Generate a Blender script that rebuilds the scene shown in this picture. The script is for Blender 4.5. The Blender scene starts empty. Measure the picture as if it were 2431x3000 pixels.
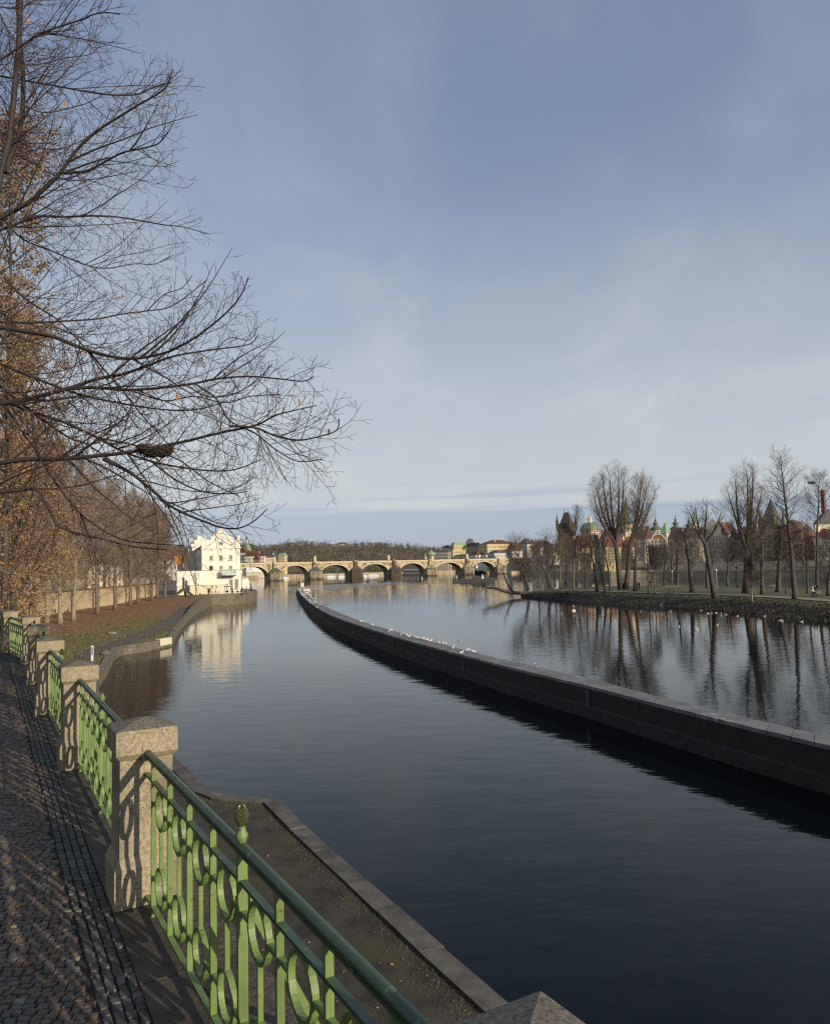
import bpy, math, random
from mathutils import Vector as V, Matrix, noise
R = math.radians
C = bpy.context.scene.collection
sc = bpy.context.scene
# ------------------------------------------------------------------ camera frame (the photograph's lens), used to turn measured points into places
FPX, CX, CY, HC = 2200., 1215.5, 1500., 8.0
TH = math.atan(160 / FPX); RO = R(1.3)
_F = V((0, math.cos(TH), math.sin(TH))); _R0 = V((1, 0, 0)); _U0 = V((0, -math.sin(TH), math.cos(TH)))
_R = _R0 * math.cos(RO) - _U0 * math.sin(RO); _U = _U0 * math.cos(RO) + _R0 * math.sin(RO)
def ray(px, py): return _F + _R * ((px - CX) / FPX) + _U * ((CY - py) / FPX)
def at(px, py, Y):
    r = ray(px, py); t = Y / r.y; return V((r.x * t, Y, HC + r.z * t))
def on(px, py, z):
    r = ray(px, py); t = (z - HC) / r.z; return V((r.x * t, r.y * t, z))
def kx(px, py=1640): r = ray(px, py); return r.x / r.y
cam = bpy.data.cameras.new('camera'); co = bpy.data.objects.new('camera', cam); C.objects.link(co); sc.camera = co
cam.sensor_fit = 'VERTICAL'; cam.sensor_height = 36; cam.lens = 36 * FPX / 3000; cam.clip_start = .05; cam.clip_end = 9000
co.matrix_world = Matrix(((_R.x, _U.x, -_F.x, 0), (_R.y, _U.y, -_F.y, 0), (_R.z, _U.z, -_F.z, HC), (0, 0, 0, 1)))
# ------------------------------------------------------------------ mesh builder
class MB:
    def __init__(s): s.v = []; s.f = []; s.m = []
    def add(s, vs, fs, mi=0):
        n = len(s.v); s.v.extend(vs); s.f.extend([tuple(i + n for i in f) for f in fs]); s.m.extend([mi] * len(fs)); return s
    def hexa(s, lo, hi, mi=0):          # lo, hi: four points each, counter-clockwise from above
        return s.add(list(lo) + list(hi), [(3, 2, 1, 0), (4, 5, 6, 7), (0, 1, 5, 4), (1, 2, 6, 5), (2, 3, 7, 6), (3, 0, 4, 7)], mi)
    def box(s, c, d, rz=0, mi=0, taper=1.0):
        x, y, z = d[0] / 2, d[1] / 2, d[2] / 2; k = math.cos(rz); q = math.sin(rz)
        def P(a, b, e, t=1): return (c[0] + (a * k - b * q) * t, c[1] + (a * q + b * k) * t, c[2] + e)
        return s.hexa([P(-x, -y, -z), P(x, -y, -z), P(x, y, -z), P(-x, y, -z)], [P(-x, -y, z, taper), P(x, -y, z, taper), P(x, y, z, taper), P(-x, y, z, taper)], mi)
    def prism(s, poly, z0, z1, mi=0):   # poly ccw in plan
        n = len(poly); vs = [(p[0], p[1], z0) for p in poly] + [(p[0], p[1], z1) for p in poly]
        return s.add(vs, [tuple(range(n - 1, -1, -1)), tuple(range(n, 2 * n))] + [(i, (i + 1) % n, n + (i + 1) % n, n + i) for i in range(n)], mi)
    def plate(s, poly, y0, y1, mi=0):   # poly in (x,z), thickness along y
        n = len(poly); vs = [(p[0], y0, p[1]) for p in poly] + [(p[0], y1, p[1]) for p in poly]
        return s.add(vs, [tuple(range(n)), tuple(range(2 * n - 1, n - 1, -1))] + [((i + 1) % n, i, n + i, n + (i + 1) % n) for i in range(n)], mi)
    def lathe(s, prof, n=12, c=(0, 0, 0), mi=0, sy=1):
        vs = []; fs = []
        for r, z in prof:
            for k in range(n):
                a = 2 * math.pi * (k + .5) / n; vs.append((c[0] + r * math.cos(a), c[1] + r * math.sin(a) * sy, c[2] + z))
        for i in range(len(prof) - 1):
            for k in range(n): fs.append((i * n + k, i * n + (k + 1) % n, (i + 1) * n + (k + 1) % n, (i + 1) * n + k))
        fs.append(tuple(range(n - 1, -1, -1))); fs.append(tuple((len(prof) - 1) * n + k for k in range(n)))
        return s.add(vs, fs, mi)
    def tube(s, pts, rads, n=6, mi=0, cap=True):
        m = len(pts); vs = []
        pts = [V(p) for p in pts]
        if not hasattr(rads, '__len__'): rads = [rads] * m
        t = pts[1] - pts[0]; ref = V((.31, .2, .93)) if abs(t.normalized().z) < .8 else V((.93, .31, .2))
        for i in range(m):
            t = pts[min(i + 1, m - 1)] - pts[max(i - 1, 0)]
            if t.length < 1e-9: t = V((0, 0, 1))
            a = t.cross(ref); a.normalize(); b = a.cross(t); b.normalize(); p = pts[i]; r = rads[i]
            for k in range(n):
                w = 6.2832 * k / n; vs.append(p + a * (r * math.cos(w)) + b * (r * math.sin(w)))
        fs = []
        for i in range(m - 1):
            for k in range(n): fs.append((i * n + (k + 1) % n, i * n + k, (i + 1) * n + k, (i + 1) * n + (k + 1) % n))
        if cap: fs.append(tuple(range(n))); fs.append(tuple((m - 1) * n + n - 1 - k for k in range(n)))
        return s.add(vs, fs, mi)
    def blob(s, c, r, seed=0, amp=.0, n=8, mi=0):
        vs = []; fs = []; h = max(4, n // 2 + 1)
        for i in range(h + 1):
            th = math.pi * i / h
            for k in range(n):
                a = 6.2832 * k / n; d = V((math.sin(th) * math.cos(a), math.sin(th) * math.sin(a), math.cos(th)))
                q = 1 + amp * noise.noise(d * 2 + V((seed, 0, 0))); vs.append((c[0] + d.x * r[0] * q, c[1] + d.y * r[1] * q, c[2] + d.z * r[2] * q))
        for i in range(h):
            for k in range(n): fs.append((i * n + k, (i + 1) * n + k, (i + 1) * n + (k + 1) % n, i * n + (k + 1) % n))
        return s.add(vs, fs, mi)
    def mesh(s, name, mats, smooth=False):
        me = bpy.data.meshes.new(name); me.from_pydata([tuple(p) for p in s.v], [], s.f)
        for m in (mats if isinstance(mats, (list, tuple)) else [mats]): me.materials.append(m)
        if len(me.materials) > 1: me.polygons.foreach_set('material_index', s.m)
        if smooth: me.polygons.foreach_set('use_smooth', [True] * len(me.polygons))
        me.update(); return me
    def build(s, name, mats, parent=None, smooth=False, loc=None, rz=0):
        return link(name, s.mesh(name, mats, smooth), parent, loc, rz)
def link(name, me, parent=None, loc=None, rz=0):
    o = bpy.data.objects.new(name, me); C.objects.link(o)
    if parent: o.parent = parent
    if loc is not None: o.location = loc
    if rz: o.rotation_euler.z = rz
    return o
def tag(o, label, cat, group=None):
    o['label'] = label; o['category'] = cat
    if group: o['group'] = group
    return o
def thing(name, label, cat, loc=(0, 0, 0), rz=0, group=None): return tag(link(name, None, None, loc, rz), label, cat, group)
def struct(o): o['kind'] = 'structure'; return o
def stuff(o, label=None, cat=None):
    o['kind'] = 'stuff'
    if label: tag(o, label, cat)
    return o
def dup(root, loc, rz, label=None, group=None, scale=None):
    r = root.copy(); C.objects.link(r); r.location = loc; r.rotation_euler = (0, 0, rz)
    if label: r['label'] = label
    if group: r['group'] = group
    if scale: r.scale = (scale,) * 3 if not hasattr(scale, '__len__') else scale
    for ch in root.children:
        c = ch.copy(); C.objects.link(c); c.parent = r
        for g in ch.children:
            d = g.copy(); C.objects.link(d); d.parent = c
    return r
def lerp(a, b, t): return a + (b - a) * t
def crom(pts, k=4):                     # smooth curve through points
    out = []; n = len(pts)
    for i in range(n - 1):
        p0 = pts[max(i - 1, 0)]; p1 = pts[i]; p2 = pts[i + 1]; p3 = pts[min(i + 2, n - 1)]
        for j in range(k):
            t = j / k; out.append(.5 * ((2 * p1) + (p2 - p0) * t + (2 * p0 - 5 * p1 + 4 * p2 - p3) * t * t + (3 * p1 - p0 - 3 * p2 + p3) * t ** 3))
    out.append(pts[-1]); return out
# ------------------------------------------------------------------ materials
def mat(name, c1, c2=None, sc_=4., rough=.8, bump=0., bs=None, st=(1, 1, 1), lo=.35, hi=.65, c3=None, s3=1., t3=(.55, .7), metal=0., spec=.5, bd=.02, rough2=None, c4=None, s4=3., t4=(.52, .7), st4=(1, 1, .35)):
    m = bpy.data.materials.new(name); m.use_nodes = True; nt = m.node_tree; N = nt.nodes; L = nt.links; b = N['Principled BSDF']
    b.inputs['Roughness'].default_value = rough; b.inputs['Metallic'].default_value = metal; b.inputs['Specular IOR Level'].default_value = spec
    b.inputs['Base Color'].default_value = (*c1, 1)
    geo = N.new('ShaderNodeNewGeometry'); mp = N.new('ShaderNodeMapping'); mp.inputs['Scale'].default_value = st; L.new(geo.outputs['Position'], mp.inputs['Vector'])
    def nz(scale, det=6):
        n = N.new('ShaderNodeTexNoise'); n.inputs['Scale'].default_value = scale; n.inputs['Detail'].default_value = det; n.inputs['Roughness'].default_value = .6; L.new(mp.outputs[0], n.inputs['Vector']); return n
    def rng(sock, a, c):
        r = N.new('ShaderNodeMapRange'); r.inputs['From Min'].default_value = a; r.inputs['From Max'].default_value = c; L.new(sock, r.inputs['Value']); return r.outputs[0]
    col = None
    if c2:
        n = nz(sc_); mx = N.new('ShaderNodeMix'); mx.data_type = 'RGBA'; L.new(rng(n.outputs['Fac'], lo, hi), mx.inputs['Factor']); mx.inputs[6].default_value = (*c1, 1); mx.inputs[7].default_value = (*c2, 1); col = mx.outputs[2]
        if rough2 is not None:
            rr = N.new('ShaderNodeMapRange'); L.new(n.outputs['Fac'], rr.inputs['Value']); rr.inputs['From Min'].default_value = lo; rr.inputs['From Max'].default_value = hi; rr.inputs['To Min'].default_value = rough; rr.inputs['To Max'].default_value = rough2; L.new(rr.outputs[0], b.inputs['Roughness'])
        if c3:
            n3 = nz(s3); m3 = N.new('ShaderNodeMix'); m3.data_type = 'RGBA'; L.new(rng(n3.outputs['Fac'], *t3), m3.inputs['Factor']); L.new(col, m3.inputs[6]); m3.inputs[7].default_value = (*c3, 1); col = m3.outputs[2]
        if c4:
            m4p = N.new('ShaderNodeMapping'); m4p.inputs['Scale'].default_value = st4; L.new(geo.outputs['Position'], m4p.inputs['Vector']); n4 = nz(s4); L.new(m4p.outputs[0], n4.inputs['Vector'])
            m4 = N.new('ShaderNodeMix'); m4.data_type = 'RGBA'; L.new(rng(n4.outputs['Fac'], *t4), m4.inputs['Factor']); L.new(col, m4.inputs[6]); m4.inputs[7].default_value = (*c4, 1); col = m4.outputs[2]
        L.new(col, b.inputs['Base Color'])
    if bump:
        n = nz(bs or sc_ * 2, 8); bp = N.new('ShaderNodeBump'); bp.inputs['Strength'].default_value = bump; bp.inputs['Distance'].default_value = bd; L.new(n.outputs['Fac'], bp.inputs['Height']); L.new(bp.outputs[0], b.inputs['Normal'])
    return m
def brickmat(name, c1, c2, mortar, w, h, rough=.85, bump=.4, axis='XZ', mort=.02, c3=None, s3=.4, t3=(.5, .7)):
    m = mat(name, c1, rough=rough); nt = m.node_tree; N = nt.nodes; L = nt.links; b = N['Principled BSDF']
    tc = N.new('ShaderNodeTexCoord'); sp = N.new('ShaderNodeSeparateXYZ'); cb = N.new('ShaderNodeCombineXYZ'); L.new(tc.outputs['Object'], sp.inputs[0])
    ad = N.new('ShaderNodeMath'); ad.operation = 'ADD'; L.new(sp.outputs['X'], ad.inputs[0]); L.new(sp.outputs['Y'], ad.inputs[1])
    L.new(ad.outputs[0], cb.inputs['X']); L.new(sp.outputs['Z'], cb.inputs['Y'])
    br = N.new('ShaderNodeTexBrick'); L.new(cb.outputs[0], br.inputs['Vector']); br.inputs['Scale'].default_value = 1; br.inputs['Brick Width'].default_value = w; br.inputs['Row Height'].default_value = h
    br.inputs['Mortar Size'].default_value = mort; br.inputs['Color1'].default_value = (*c1, 1); br.inputs['Color2'].default_value = (*c2, 1); br.inputs['Mortar'].default_value = (*mortar, 1)
    geo = N['Geometry']; n = N.new('ShaderNodeTexNoise'); n.inputs['Scale'].default_value = s3; n.inputs['Detail'].default_value = 8; n.inputs['Roughness'].default_value = .65; L.new(geo.outputs['Position'], n.inputs['Vector'])
    r = N.new('ShaderNodeMapRange'); r.inputs['From Min'].default_value = t3[0]; r.inputs['From Max'].default_value = t3[1]; L.new(n.outputs['Fac'], r.inputs['Value'])
    mx = N.new('ShaderNodeMix'); mx.data_type = 'RGBA'; L.new(r.outputs[0], mx.inputs['Factor']); L.new(br.outputs['Color'], mx.inputs[6]); mx.inputs[7].default_value = (*(c3 or mortar), 1); L.new(mx.outputs[2], b.inputs['Base Color'])
    bp = N.new('ShaderNodeBump'); bp.inputs['Strength'].default_value = bump; bp.inputs['Distance'].default_value = .03; L.new(n.outputs['Fac'], bp.inputs['Height']); L.new(bp.outputs[0], b.inputs['Normal'])
    return m
def watermat(name, sets, base=(.004, .0055, .0065)):
    m = bpy.data.materials.new(name); m.use_nodes = True; nt = m.node_tree; N = nt.nodes; L = nt.links; b = N['Principled BSDF']
    b.inputs['Base Color'].default_value = (*base, 1); b.inputs['Roughness'].default_value = .015; b.inputs['IOR'].default_value = 1.333; b.inputs['Specular IOR Level'].default_value = .25
    geo = N.new('ShaderNodeNewGeometry'); nrm = None
    for scale, det, st, rz, dist in sets:
        mp = N.new('ShaderNodeMapping'); mp.inputs['Scale'].default_value = st; mp.inputs['Rotation'].default_value = (0, 0, rz); L.new(geo.outputs['Position'], mp.inputs['Vector'])
        n = N.new('ShaderNodeTexNoise'); n.inputs['Scale'].default_value = scale; n.inputs['Detail'].default_value = det; n.inputs['Roughness'].default_value = .45; L.new(mp.outputs[0], n.inputs['Vector'])
        pn = N.new('ShaderNodeTexNoise'); pn.inputs['Scale'].default_value = .035; pn.inputs['Detail'].default_value = 3; pm = N.new('ShaderNodeMapping'); pm.inputs['Scale'].default_value = (1, .45, 1); L.new(geo.outputs['Position'], pm.inputs['Vector']); L.new(pm.outputs[0], pn.inputs['Vector']); pr = N.new('ShaderNodeMapRange'); pr.inputs['From Min'].default_value = .36; pr.inputs['From Max'].default_value = .66; pr.inputs['To Min'].default_value = .45; pr.inputs['To Max'].default_value = 1.45; L.new(pn.outputs['Fac'], pr.inputs['Value']); mu = N.new('ShaderNodeMath'); mu.operation = 'MULTIPLY'; L.new(n.outputs['Fac'], mu.inputs[0]); L.new(pr.outputs[0], mu.inputs[1])
        bp = N.new('ShaderNodeBump'); bp.inputs['Strength'].default_value = 1; bp.inputs['Distance'].default_value = dist; L.new(mu.outputs[0], bp.inputs['Height'])
        if nrm: L.new(nrm, bp.inputs['Normal'])
        nrm = bp.outputs[0]
    L.new(nrm, b.inputs['Normal']); return m
M = dict(
 granite=mat('granite', (.27, .225, .140), (.41, .345, .235), 55, .85, .5, 70, lo=.4, hi=.6, c3=(.10, .085, .06), s3=110, t3=(.56, .62), bd=.004, c4=(.16, .135, .09), s4=6, t4=(.47, .75)),
 granite_top=mat('dark_granite', (.13, .112, .085), (.21, .185, .145), 50, .9, .6, 60, lo=.4, hi=.6, c3=(.07, .06, .045), s3=80, t3=(.53, .62), bd=.004),  # darker granite for the sloping tops of the caps
 rail=mat('green_paint', (.130, .200, .055), (.185, .265, .085), 9, .5, .3, 30, c3=(.075, .085, .04), s3=22, t3=(.60, .70), c4=(.10, .14, .05), s4=5, t4=(.48, .72), bd=.003, spec=.4),
 handrail=mat('worn_highlit_green_paint', (.030, .066, .032), (.055, .100, .054), 9, .4, .35, 60, c3=(.17, .22, .19), s3=22, t3=(.60, .74), bd=.003),  # pale flecks: worn paint plus a bluish highlight put into the colour
 bronze=mat('bronzed_green', (.075, .12, .045), (.10, .10, .04), 30, .35, .3, 60, metal=.35, bd=.003),
 slab=mat('edging_slab', (.055, .045, .034), (.10, .082, .062), 5, .9, .7, 40, c3=(.03, .027, .02), s3=12),
 soil=mat('rubble_soil', (.05, .04, .028), (.13, .105, .075), 22, .95, 1, 30, c3=(.03, .03, .015), s3=3, bd=.03),
 joint=mat('joint_sand', (.028, .023, .018), (.05, .042, .033), 30, .95, .5, 80),
 moss=mat('mossy_concrete', (.028, .023, .016), (.075, .062, .045), 2.2, .9, 1, 26, lo=.38, hi=.66, c3=(.060, .056, .012), s3=1.1, t3=(.50, .66), bd=.012),
 kerb=mat('coping_stone', (.085, .076, .062), (.155, .14, .115), 3.5, .8, .7, 30, c3=(.05, .044, .036), s3=1.4, t3=(.5, .68), bd=.01),
 quayface=brickmat('quay_masonry', (.16, .14, .11), (.12, .105, .08), (.05, .045, .035), .9, .42),
 darkwall=brickmat('dark_masonry', (.016, .015, .0135), (.023, .021, .0185), (.009, .009, .008), 1.1, .5, c3=(.034, .032, .028), s3=1.6, t3=(.42, .62), bump=1),  # very dark stone tone with slightly paler patches
 walltop=mat('breakwater_top', (.13, .125, .12), (.22, .21, .20), .8, .8, .5, 16, c3=(.40, .39, .37), s3=.55, t3=(.59, .66)),
 rubblewall=brickmat('rubble_masonry', (.22, .19, .13), (.16, .14, .095), (.09, .08, .055), .6, .3, c3=(.08, .075, .05), s3=.8),
 litter=mat('leaf_litter_and_grass', (.105, .10, .034), (.15, .135, .052), 2., .95, .8, 14, bd=.05),
 dirt=mat('trodden_dirt', (.075, .055, .042), (.12, .09, .07), 1.2, .95, .6, 8),
 leaf=mat('dry_leaf', (.30, .13, .035), (.42, .22, .07), 3, .7),
 goldleaf=mat('golden_leaf', (.21, .125, .060), (.32, .215, .115), 1.5, .7, c3=(.15, .082, .040), s3=.5),
 bark=mat('grey_brown_bark', (.10, .08, .058), (.20, .165, .125), 5, .9, .7, 14, st=(1, 1, .3)),
 twig=mat('brown_twig', (.19, .138, .086), (.29, .212, .135), .6, .85),
 twig2=mat('warm_twig', (.20, .125, .062), (.28, .19, .10), .5, .85),
 midtwig=mat('mid_brown_twig', (.125, .098, .072), (.20, .158, .115), .5, .85),
 darkbark=mat('dark_bark', (.055, .045, .036), (.10, .085, .066), 5, .9, .6, 14, st=(1, 1, .3)),
 darktwig=mat('dark_twig', (.075, .06, .048), (.12, .10, .078), .5, .85),
 palebark=mat('pale_bark', (.22, .19, .14), (.33, .29, .22), 4, .9, .5, 14, st=(1, 1, .3)),
 linden=mat('linden_bark', (.030, .023, .020), (.055, .042, .035), 25, .8, .6, 60, bd=.005),
 lindentwig=mat('linden_twig', (.052, .030, .026), (.085, .050, .040), 8, .6),
 white=mat('lime_white', (.76, .72, .60), (.83, .79, .67), .5, .8, .1, 6, c3=(.66, .61, .49), s3=.35, t3=(.55, .72)),
 cream=mat('cream_render', (.66, .58, .42), (.74, .66, .50), .4, .85, .1, 5),
 yellow=mat('ochre_render', (.58, .45, .22), (.68, .54, .29), .35, .85, .1, 5),
 parkwall=mat('park_wall_render', (.50, .39, .23), (.60, .475, .29), .5, .9, .2, 5, c3=(.40, .30, .17), s3=.35, t3=(.55, .7)),
 pink=mat('pink_render', (.50, .30, .22), (.58, .37, .27), .5, .85),
 greywall=mat('grey_render', (.30, .27, .22), (.38, .34, .28), .4, .85),
 pale=mat('pale_render', (.55, .50, .42), (.63, .58, .49), .4, .85),
 brick=mat('red_sgraffito', (.28, .09, .05), (.36, .13, .07), 1.5, .85),
 darkbrick=mat('dark_red_brick', (.16, .075, .055), (.22, .10, .075), .8, .9),
 sandstone=mat('bridge_sandstone', (.40, .325, .205), (.54, .45, .31), .5, .9, .6, 3, c3=(.16, .12, .078), s3=.42, t3=(.46, .60), bd=.08),
 sand2=mat('pale_sandstone', (.49, .41, .27), (.61, .53, .37), .6, .9, .4, 3),
 blackstone=mat('blackened_sandstone', (.07, .058, .045), (.15, .12, .08), .5, .92, .5, 3, c3=(.24, .185, .11), s3=.3, t3=(.58, .68)),
 tile=mat('red_roof_tile', (.112, .046, .031), (.165, .066, .043), .6, .85, .3, 6),
 browntile=mat('brown_roof_tile', (.075, .040, .030), (.11, .055, .040), .6, .85, .3, 6),
 slate=mat('slate_roof', (.055, .058, .066), (.09, .093, .10), .7, .7, .2, 5),
 copper=mat('green_copper', (.20, .30, .17), (.28, .38, .24), .8, .65, c3=(.12, .22, .14), s3=.4),
 darkcopper=mat('dark_copper_roof', (.085, .11, .075), (.13, .155, .11), .8, .7),
 pane=mat('window_glass', (.03, .035, .04), rough=.12),
 frame=mat('window_frame', (.58, .54, .46), rough=.6),
 shutter=mat('grey_shutter', (.20, .19, .15), rough=.7),
 black=mat('black_iron', (.018, .018, .018), rough=.6),
 steel=mat('dark_steel', (.05, .05, .048), (.075, .073, .07), 1.5, .6),
 silver=mat('galvanised_steel', (.45, .45, .43), rough=.45, metal=.6),
 paint_white=mat('white_paint', (.80, .79, .75), rough=.5),
 paint_red=mat('red_paint', (.50, .05, .035), rough=.5),
 paint_blue=mat('dark_blue_paint', (.03, .05, .16), rough=.4),
 signblue=mat('pale_blue_board', (.30, .45, .60), rough=.5),
 canvas=mat('white_canvas', (.80, .77, .68), (.86, .83, .75), 2, .9),
 concrete=mat('concrete', (.26, .24, .21), (.36, .34, .30), .6, .9, .3, 8, c3=(.14, .13, .11), s3=.3),
 bankwall=mat('embankment_stone', (.33, .27, .175), (.43, .355, .24), .5, .9, .4, 3, st=(1, 1, .15), c3=(.18, .15, .11), s3=.6, t3=(.5, .66)),
 island=mat('island_lawn', (.070, .078, .024), (.105, .105, .036), .35, .95, .6, 6, c3=(.115, .088, .042), s3=.25, t3=(.5, .7), bd=.06),
 weeds=mat('dry_bank_weeds', (.024, .019, .012), (.050, .037, .022), 1.3, .95, 1, 7, bd=.12),
 gravel=mat('pale_gravel_path', (.24, .21, .16), (.32, .28, .22), 1, .95),
 ground=mat('town_ground', (.16, .14, .11), (.22, .20, .16), .1, .95),
 hill=mat('wooded_hillside', (.055, .045, .028), (.085, .07, .04), .03, .95, c3=(.075, .085, .03), s3=.012, t3=(.55, .65)),
 wood=mat('bare_wood', (.135, .108, .084), (.20, .162, .125), .035, .95, c3=(.10, .095, .045), s3=.02, t3=(.56, .68)),
 conifer=mat('conifer_green', (.030, .040, .026), (.052, .062, .038), .06, .95),
 gullwhite=mat('gull_white', (.82, .82, .80), rough=.8), gullgrey=mat('gull_grey', (.38, .39, .41), rough=.8), gullblack=mat('gull_black', (.03, .03, .03), rough=.7),
 skin=mat('skin', (.45, .28, .20), rough=.6), hair=mat('dark_hair', (.03, .022, .016), rough=.7),
 cdark=mat('dark_cloth', (.020, .020, .024), rough=.9), cnavy=mat('navy_cloth', (.03, .04, .08), rough=.9), cwhite=mat('white_cloth', (.72, .71, .68), rough=.9), cred=mat('rust_cloth', (.22, .07, .04), rough=.9), cgrey=mat('grey_cloth', (.10, .10, .10), rough=.9),
 stick=mat('nest_sticks', (.035, .026, .018), (.07, .05, .035), 30, .9),
 hull=mat('dark_hull', (.03, .032, .036), rough=.6), plinth=mat('plinth_concrete', (.12, .10, .075), (.20, .17, .125), 9, .95, .9, 26, c3=(.05, .05, .02), s3=5, bd=.02),
)
_g = bpy.data.materials.new('balcony_glass'); _g.use_nodes = True; _b = _g.node_tree.nodes['Principled BSDF']; _b.inputs['Base Color'].default_value = (.55, .65, .62, 1); _b.inputs['Roughness'].default_value = .08; _b.inputs['Alpha'].default_value = .45; M['glass'] = _g
# ------------------------------------------------------------------ light and sky
EL, AZ = R(17.5), math.atan2(.718, -.696)
sd = V((math.sin(AZ) * math.cos(EL), math.cos(AZ) * math.cos(EL), math.sin(EL)))
sl = bpy.data.lights.new('sun', 'SUN'); so = bpy.data.objects.new('sun', sl); C.objects.link(so)
sl.energy = 4.2; sl.angle = R(.53); sl.color = (1.0, .86, .68); so.rotation_euler = sd.to_track_quat('Z', 'Y').to_euler()
w = bpy.data.worlds.new('World'); sc.world = w; w.use_nodes = True; nt = w.node_tree; N = nt.nodes; L = nt.links
bg = N['Background']; sky = N.new('ShaderNodeTexSky'); sky.sky_type = 'NISHITA'; sky.sun_disc = False; sky.sun_elevation = EL; sky.sun_rotation = AZ; sky.air_density = 1.0; sky.dust_density = 1.2; sky.ozone_density = 1.6
def wm(op, a, b=None, c=None):
    n = N.new('ShaderNodeMath'); n.operation = op
    for i, q in enumerate((a, b, c)):
        if q is None: continue
        if hasattr(q, 'node'): L.new(q, n.inputs[i])
        else: n.inputs[i].default_value = q
    return n.outputs[0]
def wrng(x, a, b, c=0., d=1., smooth=True):
    n = N.new('ShaderNodeMapRange'); n.interpolation_type = 'SMOOTHSTEP' if smooth else 'LINEAR'
    L.new(x, n.inputs['Value'])
    for i, q in zip(('From Min', 'From Max', 'To Min', 'To Max'), (a, b, c, d)): n.inputs[i].default_value = q
    return n.outputs[0]
def wmix(f, a, b):
    n = N.new('ShaderNodeMix'); n.data_type = 'RGBA'
    if hasattr(f, 'node'): L.new(f, n.inputs['Factor'])
    else: n.inputs['Factor'].default_value = f
    for i, q in ((6, a), (7, b)):
        if hasattr(q, 'node'): L.new(q, n.inputs[i])
        else: n.inputs[i].default_value = (*q, 1)
    return n.outputs[2]
tc = N.new('ShaderNodeTexCoord'); sp = N.new('ShaderNodeSeparateXYZ'); L.new(tc.outputs['Generated'], sp.inputs[0])
zz = sp.outputs['Z']; den = wm('ADD', wm('MAXIMUM', zz, 0.), .16)
cb = N.new('ShaderNodeCombineXYZ'); L.new(wm('DIVIDE', sp.outputs['X'], den), cb.inputs['X']); L.new(wm('DIVIDE', sp.outputs['Y'], den), cb.inputs['Y'])
def wnoise(scale, det, st, rz, rough=.6):
    mp = N.new('ShaderNodeMapping'); mp.inputs['Scale'].default_value = st; mp.inputs['Rotation'].default_value = (0, 0, rz); L.new(cb.outputs[0], mp.inputs['Vector'])
    n = N.new('ShaderNodeTexNoise'); n.inputs['Scale'].default_value = scale; n.inputs['Detail'].default_value = det; n.inputs['Roughness'].default_value = rough; n.inputs['Distortion'].default_value = .4; L.new(mp.outputs[0], n.inputs['Vector']); return n.outputs['Fac']
n1 = wnoise(.55, 6, (1, .7, 1), .5, .5); n2 = wnoise(2.2, 7, (1, .6, 1), .9, .55)
veil = wm('MULTIPLY', wrng(n1, .38, .68), .55); wisp = wm('MULTIPLY', wrng(n2, .48, .78), .35)
SKYK = 1.0
# thin winter cloud: a veil over the blue that ends in a clear blue-grey strip low over the hills
azx = wm('DIVIDE', sp.outputs['X'], wm('MAXIMUM', sp.outputs['Y'], .05))
edge = wm('ADD', .0715, wm('MULTIPLY', wm('SUBTRACT', n2, .5), .008))
cs = N.new('ShaderNodeCombineXYZ'); L.new(wm('MULTIPLY', azx, 2.4), cs.inputs['X']); L.new(wm('MULTIPLY', wm('SUBTRACT', zz, wm('MULTIPLY', azx, .012)), 85.), cs.inputs['Y'])
ns = N.new('ShaderNodeTexNoise'); ns.inputs['Scale'].default_value = 1.; ns.inputs['Detail'].default_value = 4; L.new(cs.outputs[0], ns.inputs['Vector'])
streak = wm('MULTIPLY', wrng(ns.outputs['Fac'], .50, .66), wm('MULTIPLY', wrng(zz, .05, .075), wrng(zz, .085, .12, 1., 0.)))
above = wrng(wm('SUBTRACT', zz, edge), -.003, .006)
lowv = wrng(zz, .03, .56, 1., .0)
cover = wm('MULTIPLY', wm('ADD', wm('MULTIPLY', lowv, .66), wm('ADD', wm('MULTIPLY', wm('SUBTRACT', n1, .45), .20), wm('MULTIPLY', wrng(n2, .42, .80), .22))), above)
cover = wm('MINIMUM', wm('MAXIMUM', wm('ADD', wm('ADD', cover, .125), wm('MULTIPLY', wm('SUBTRACT', 1., above), .24)), .06), .92)
cover = wm('MULTIPLY', cover, wm('SUBTRACT', 1., wm('MULTIPLY', streak, .38)))
base = wmix(wrng(zz, .0, .30, .6, .30), sky.outputs[0], (2.45, 3.65, 6.35))
colr = wmix(cover, base, (6.15, 6.45, 6.5))
L.new(colr, bg.inputs['Color']); bg.inputs['Strength'].default_value = .102
sc.view_settings.view_transform = 'Standard'; sc.view_settings.look = 'None'; sc.view_settings.exposure = 0; sc.view_settings.gamma = 1
cy = sc.cycles; cy.max_bounces = 6; cy.diffuse_bounces = 3; cy.glossy_bounces = 3; cy.transparent_max_bounces = 8; cy.use_denoising = False; cy.pixel_filter_type = 'BLACKMAN_HARRIS'; cy.filter_width = 1.25; cy.sample_clamp_indirect = 6; cy.caustics_reflective = False; cy.caustics_refractive = False
rnd = random.Random(7)
PZ = 6.26                                             # promenade level
UD = V((-.494, .8695, 0)); WD = V((-.8695, -.494, 0))  # along the railing (away), across it (inland)
PK = [V((.169, 1.326, 0)), V((-1.525, 4.2, 0))] + [V((*on(a, b, 7.21).xy, 0)) for a, b in ((231, 1934), (147, 1866), (114, 1828), (91, 1802), (29, 1787))]
PK += [PK[6] + V((-2.2, 2.25, 0)), PK[6] + V((-4.9, 3.7, 0)), PK[6] + V((-7.8, 4.6, 0))]
PK.insert(0, PK[0] - UD * 3.3)                        # PK[0] stands beside the camera, out of frame
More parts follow.
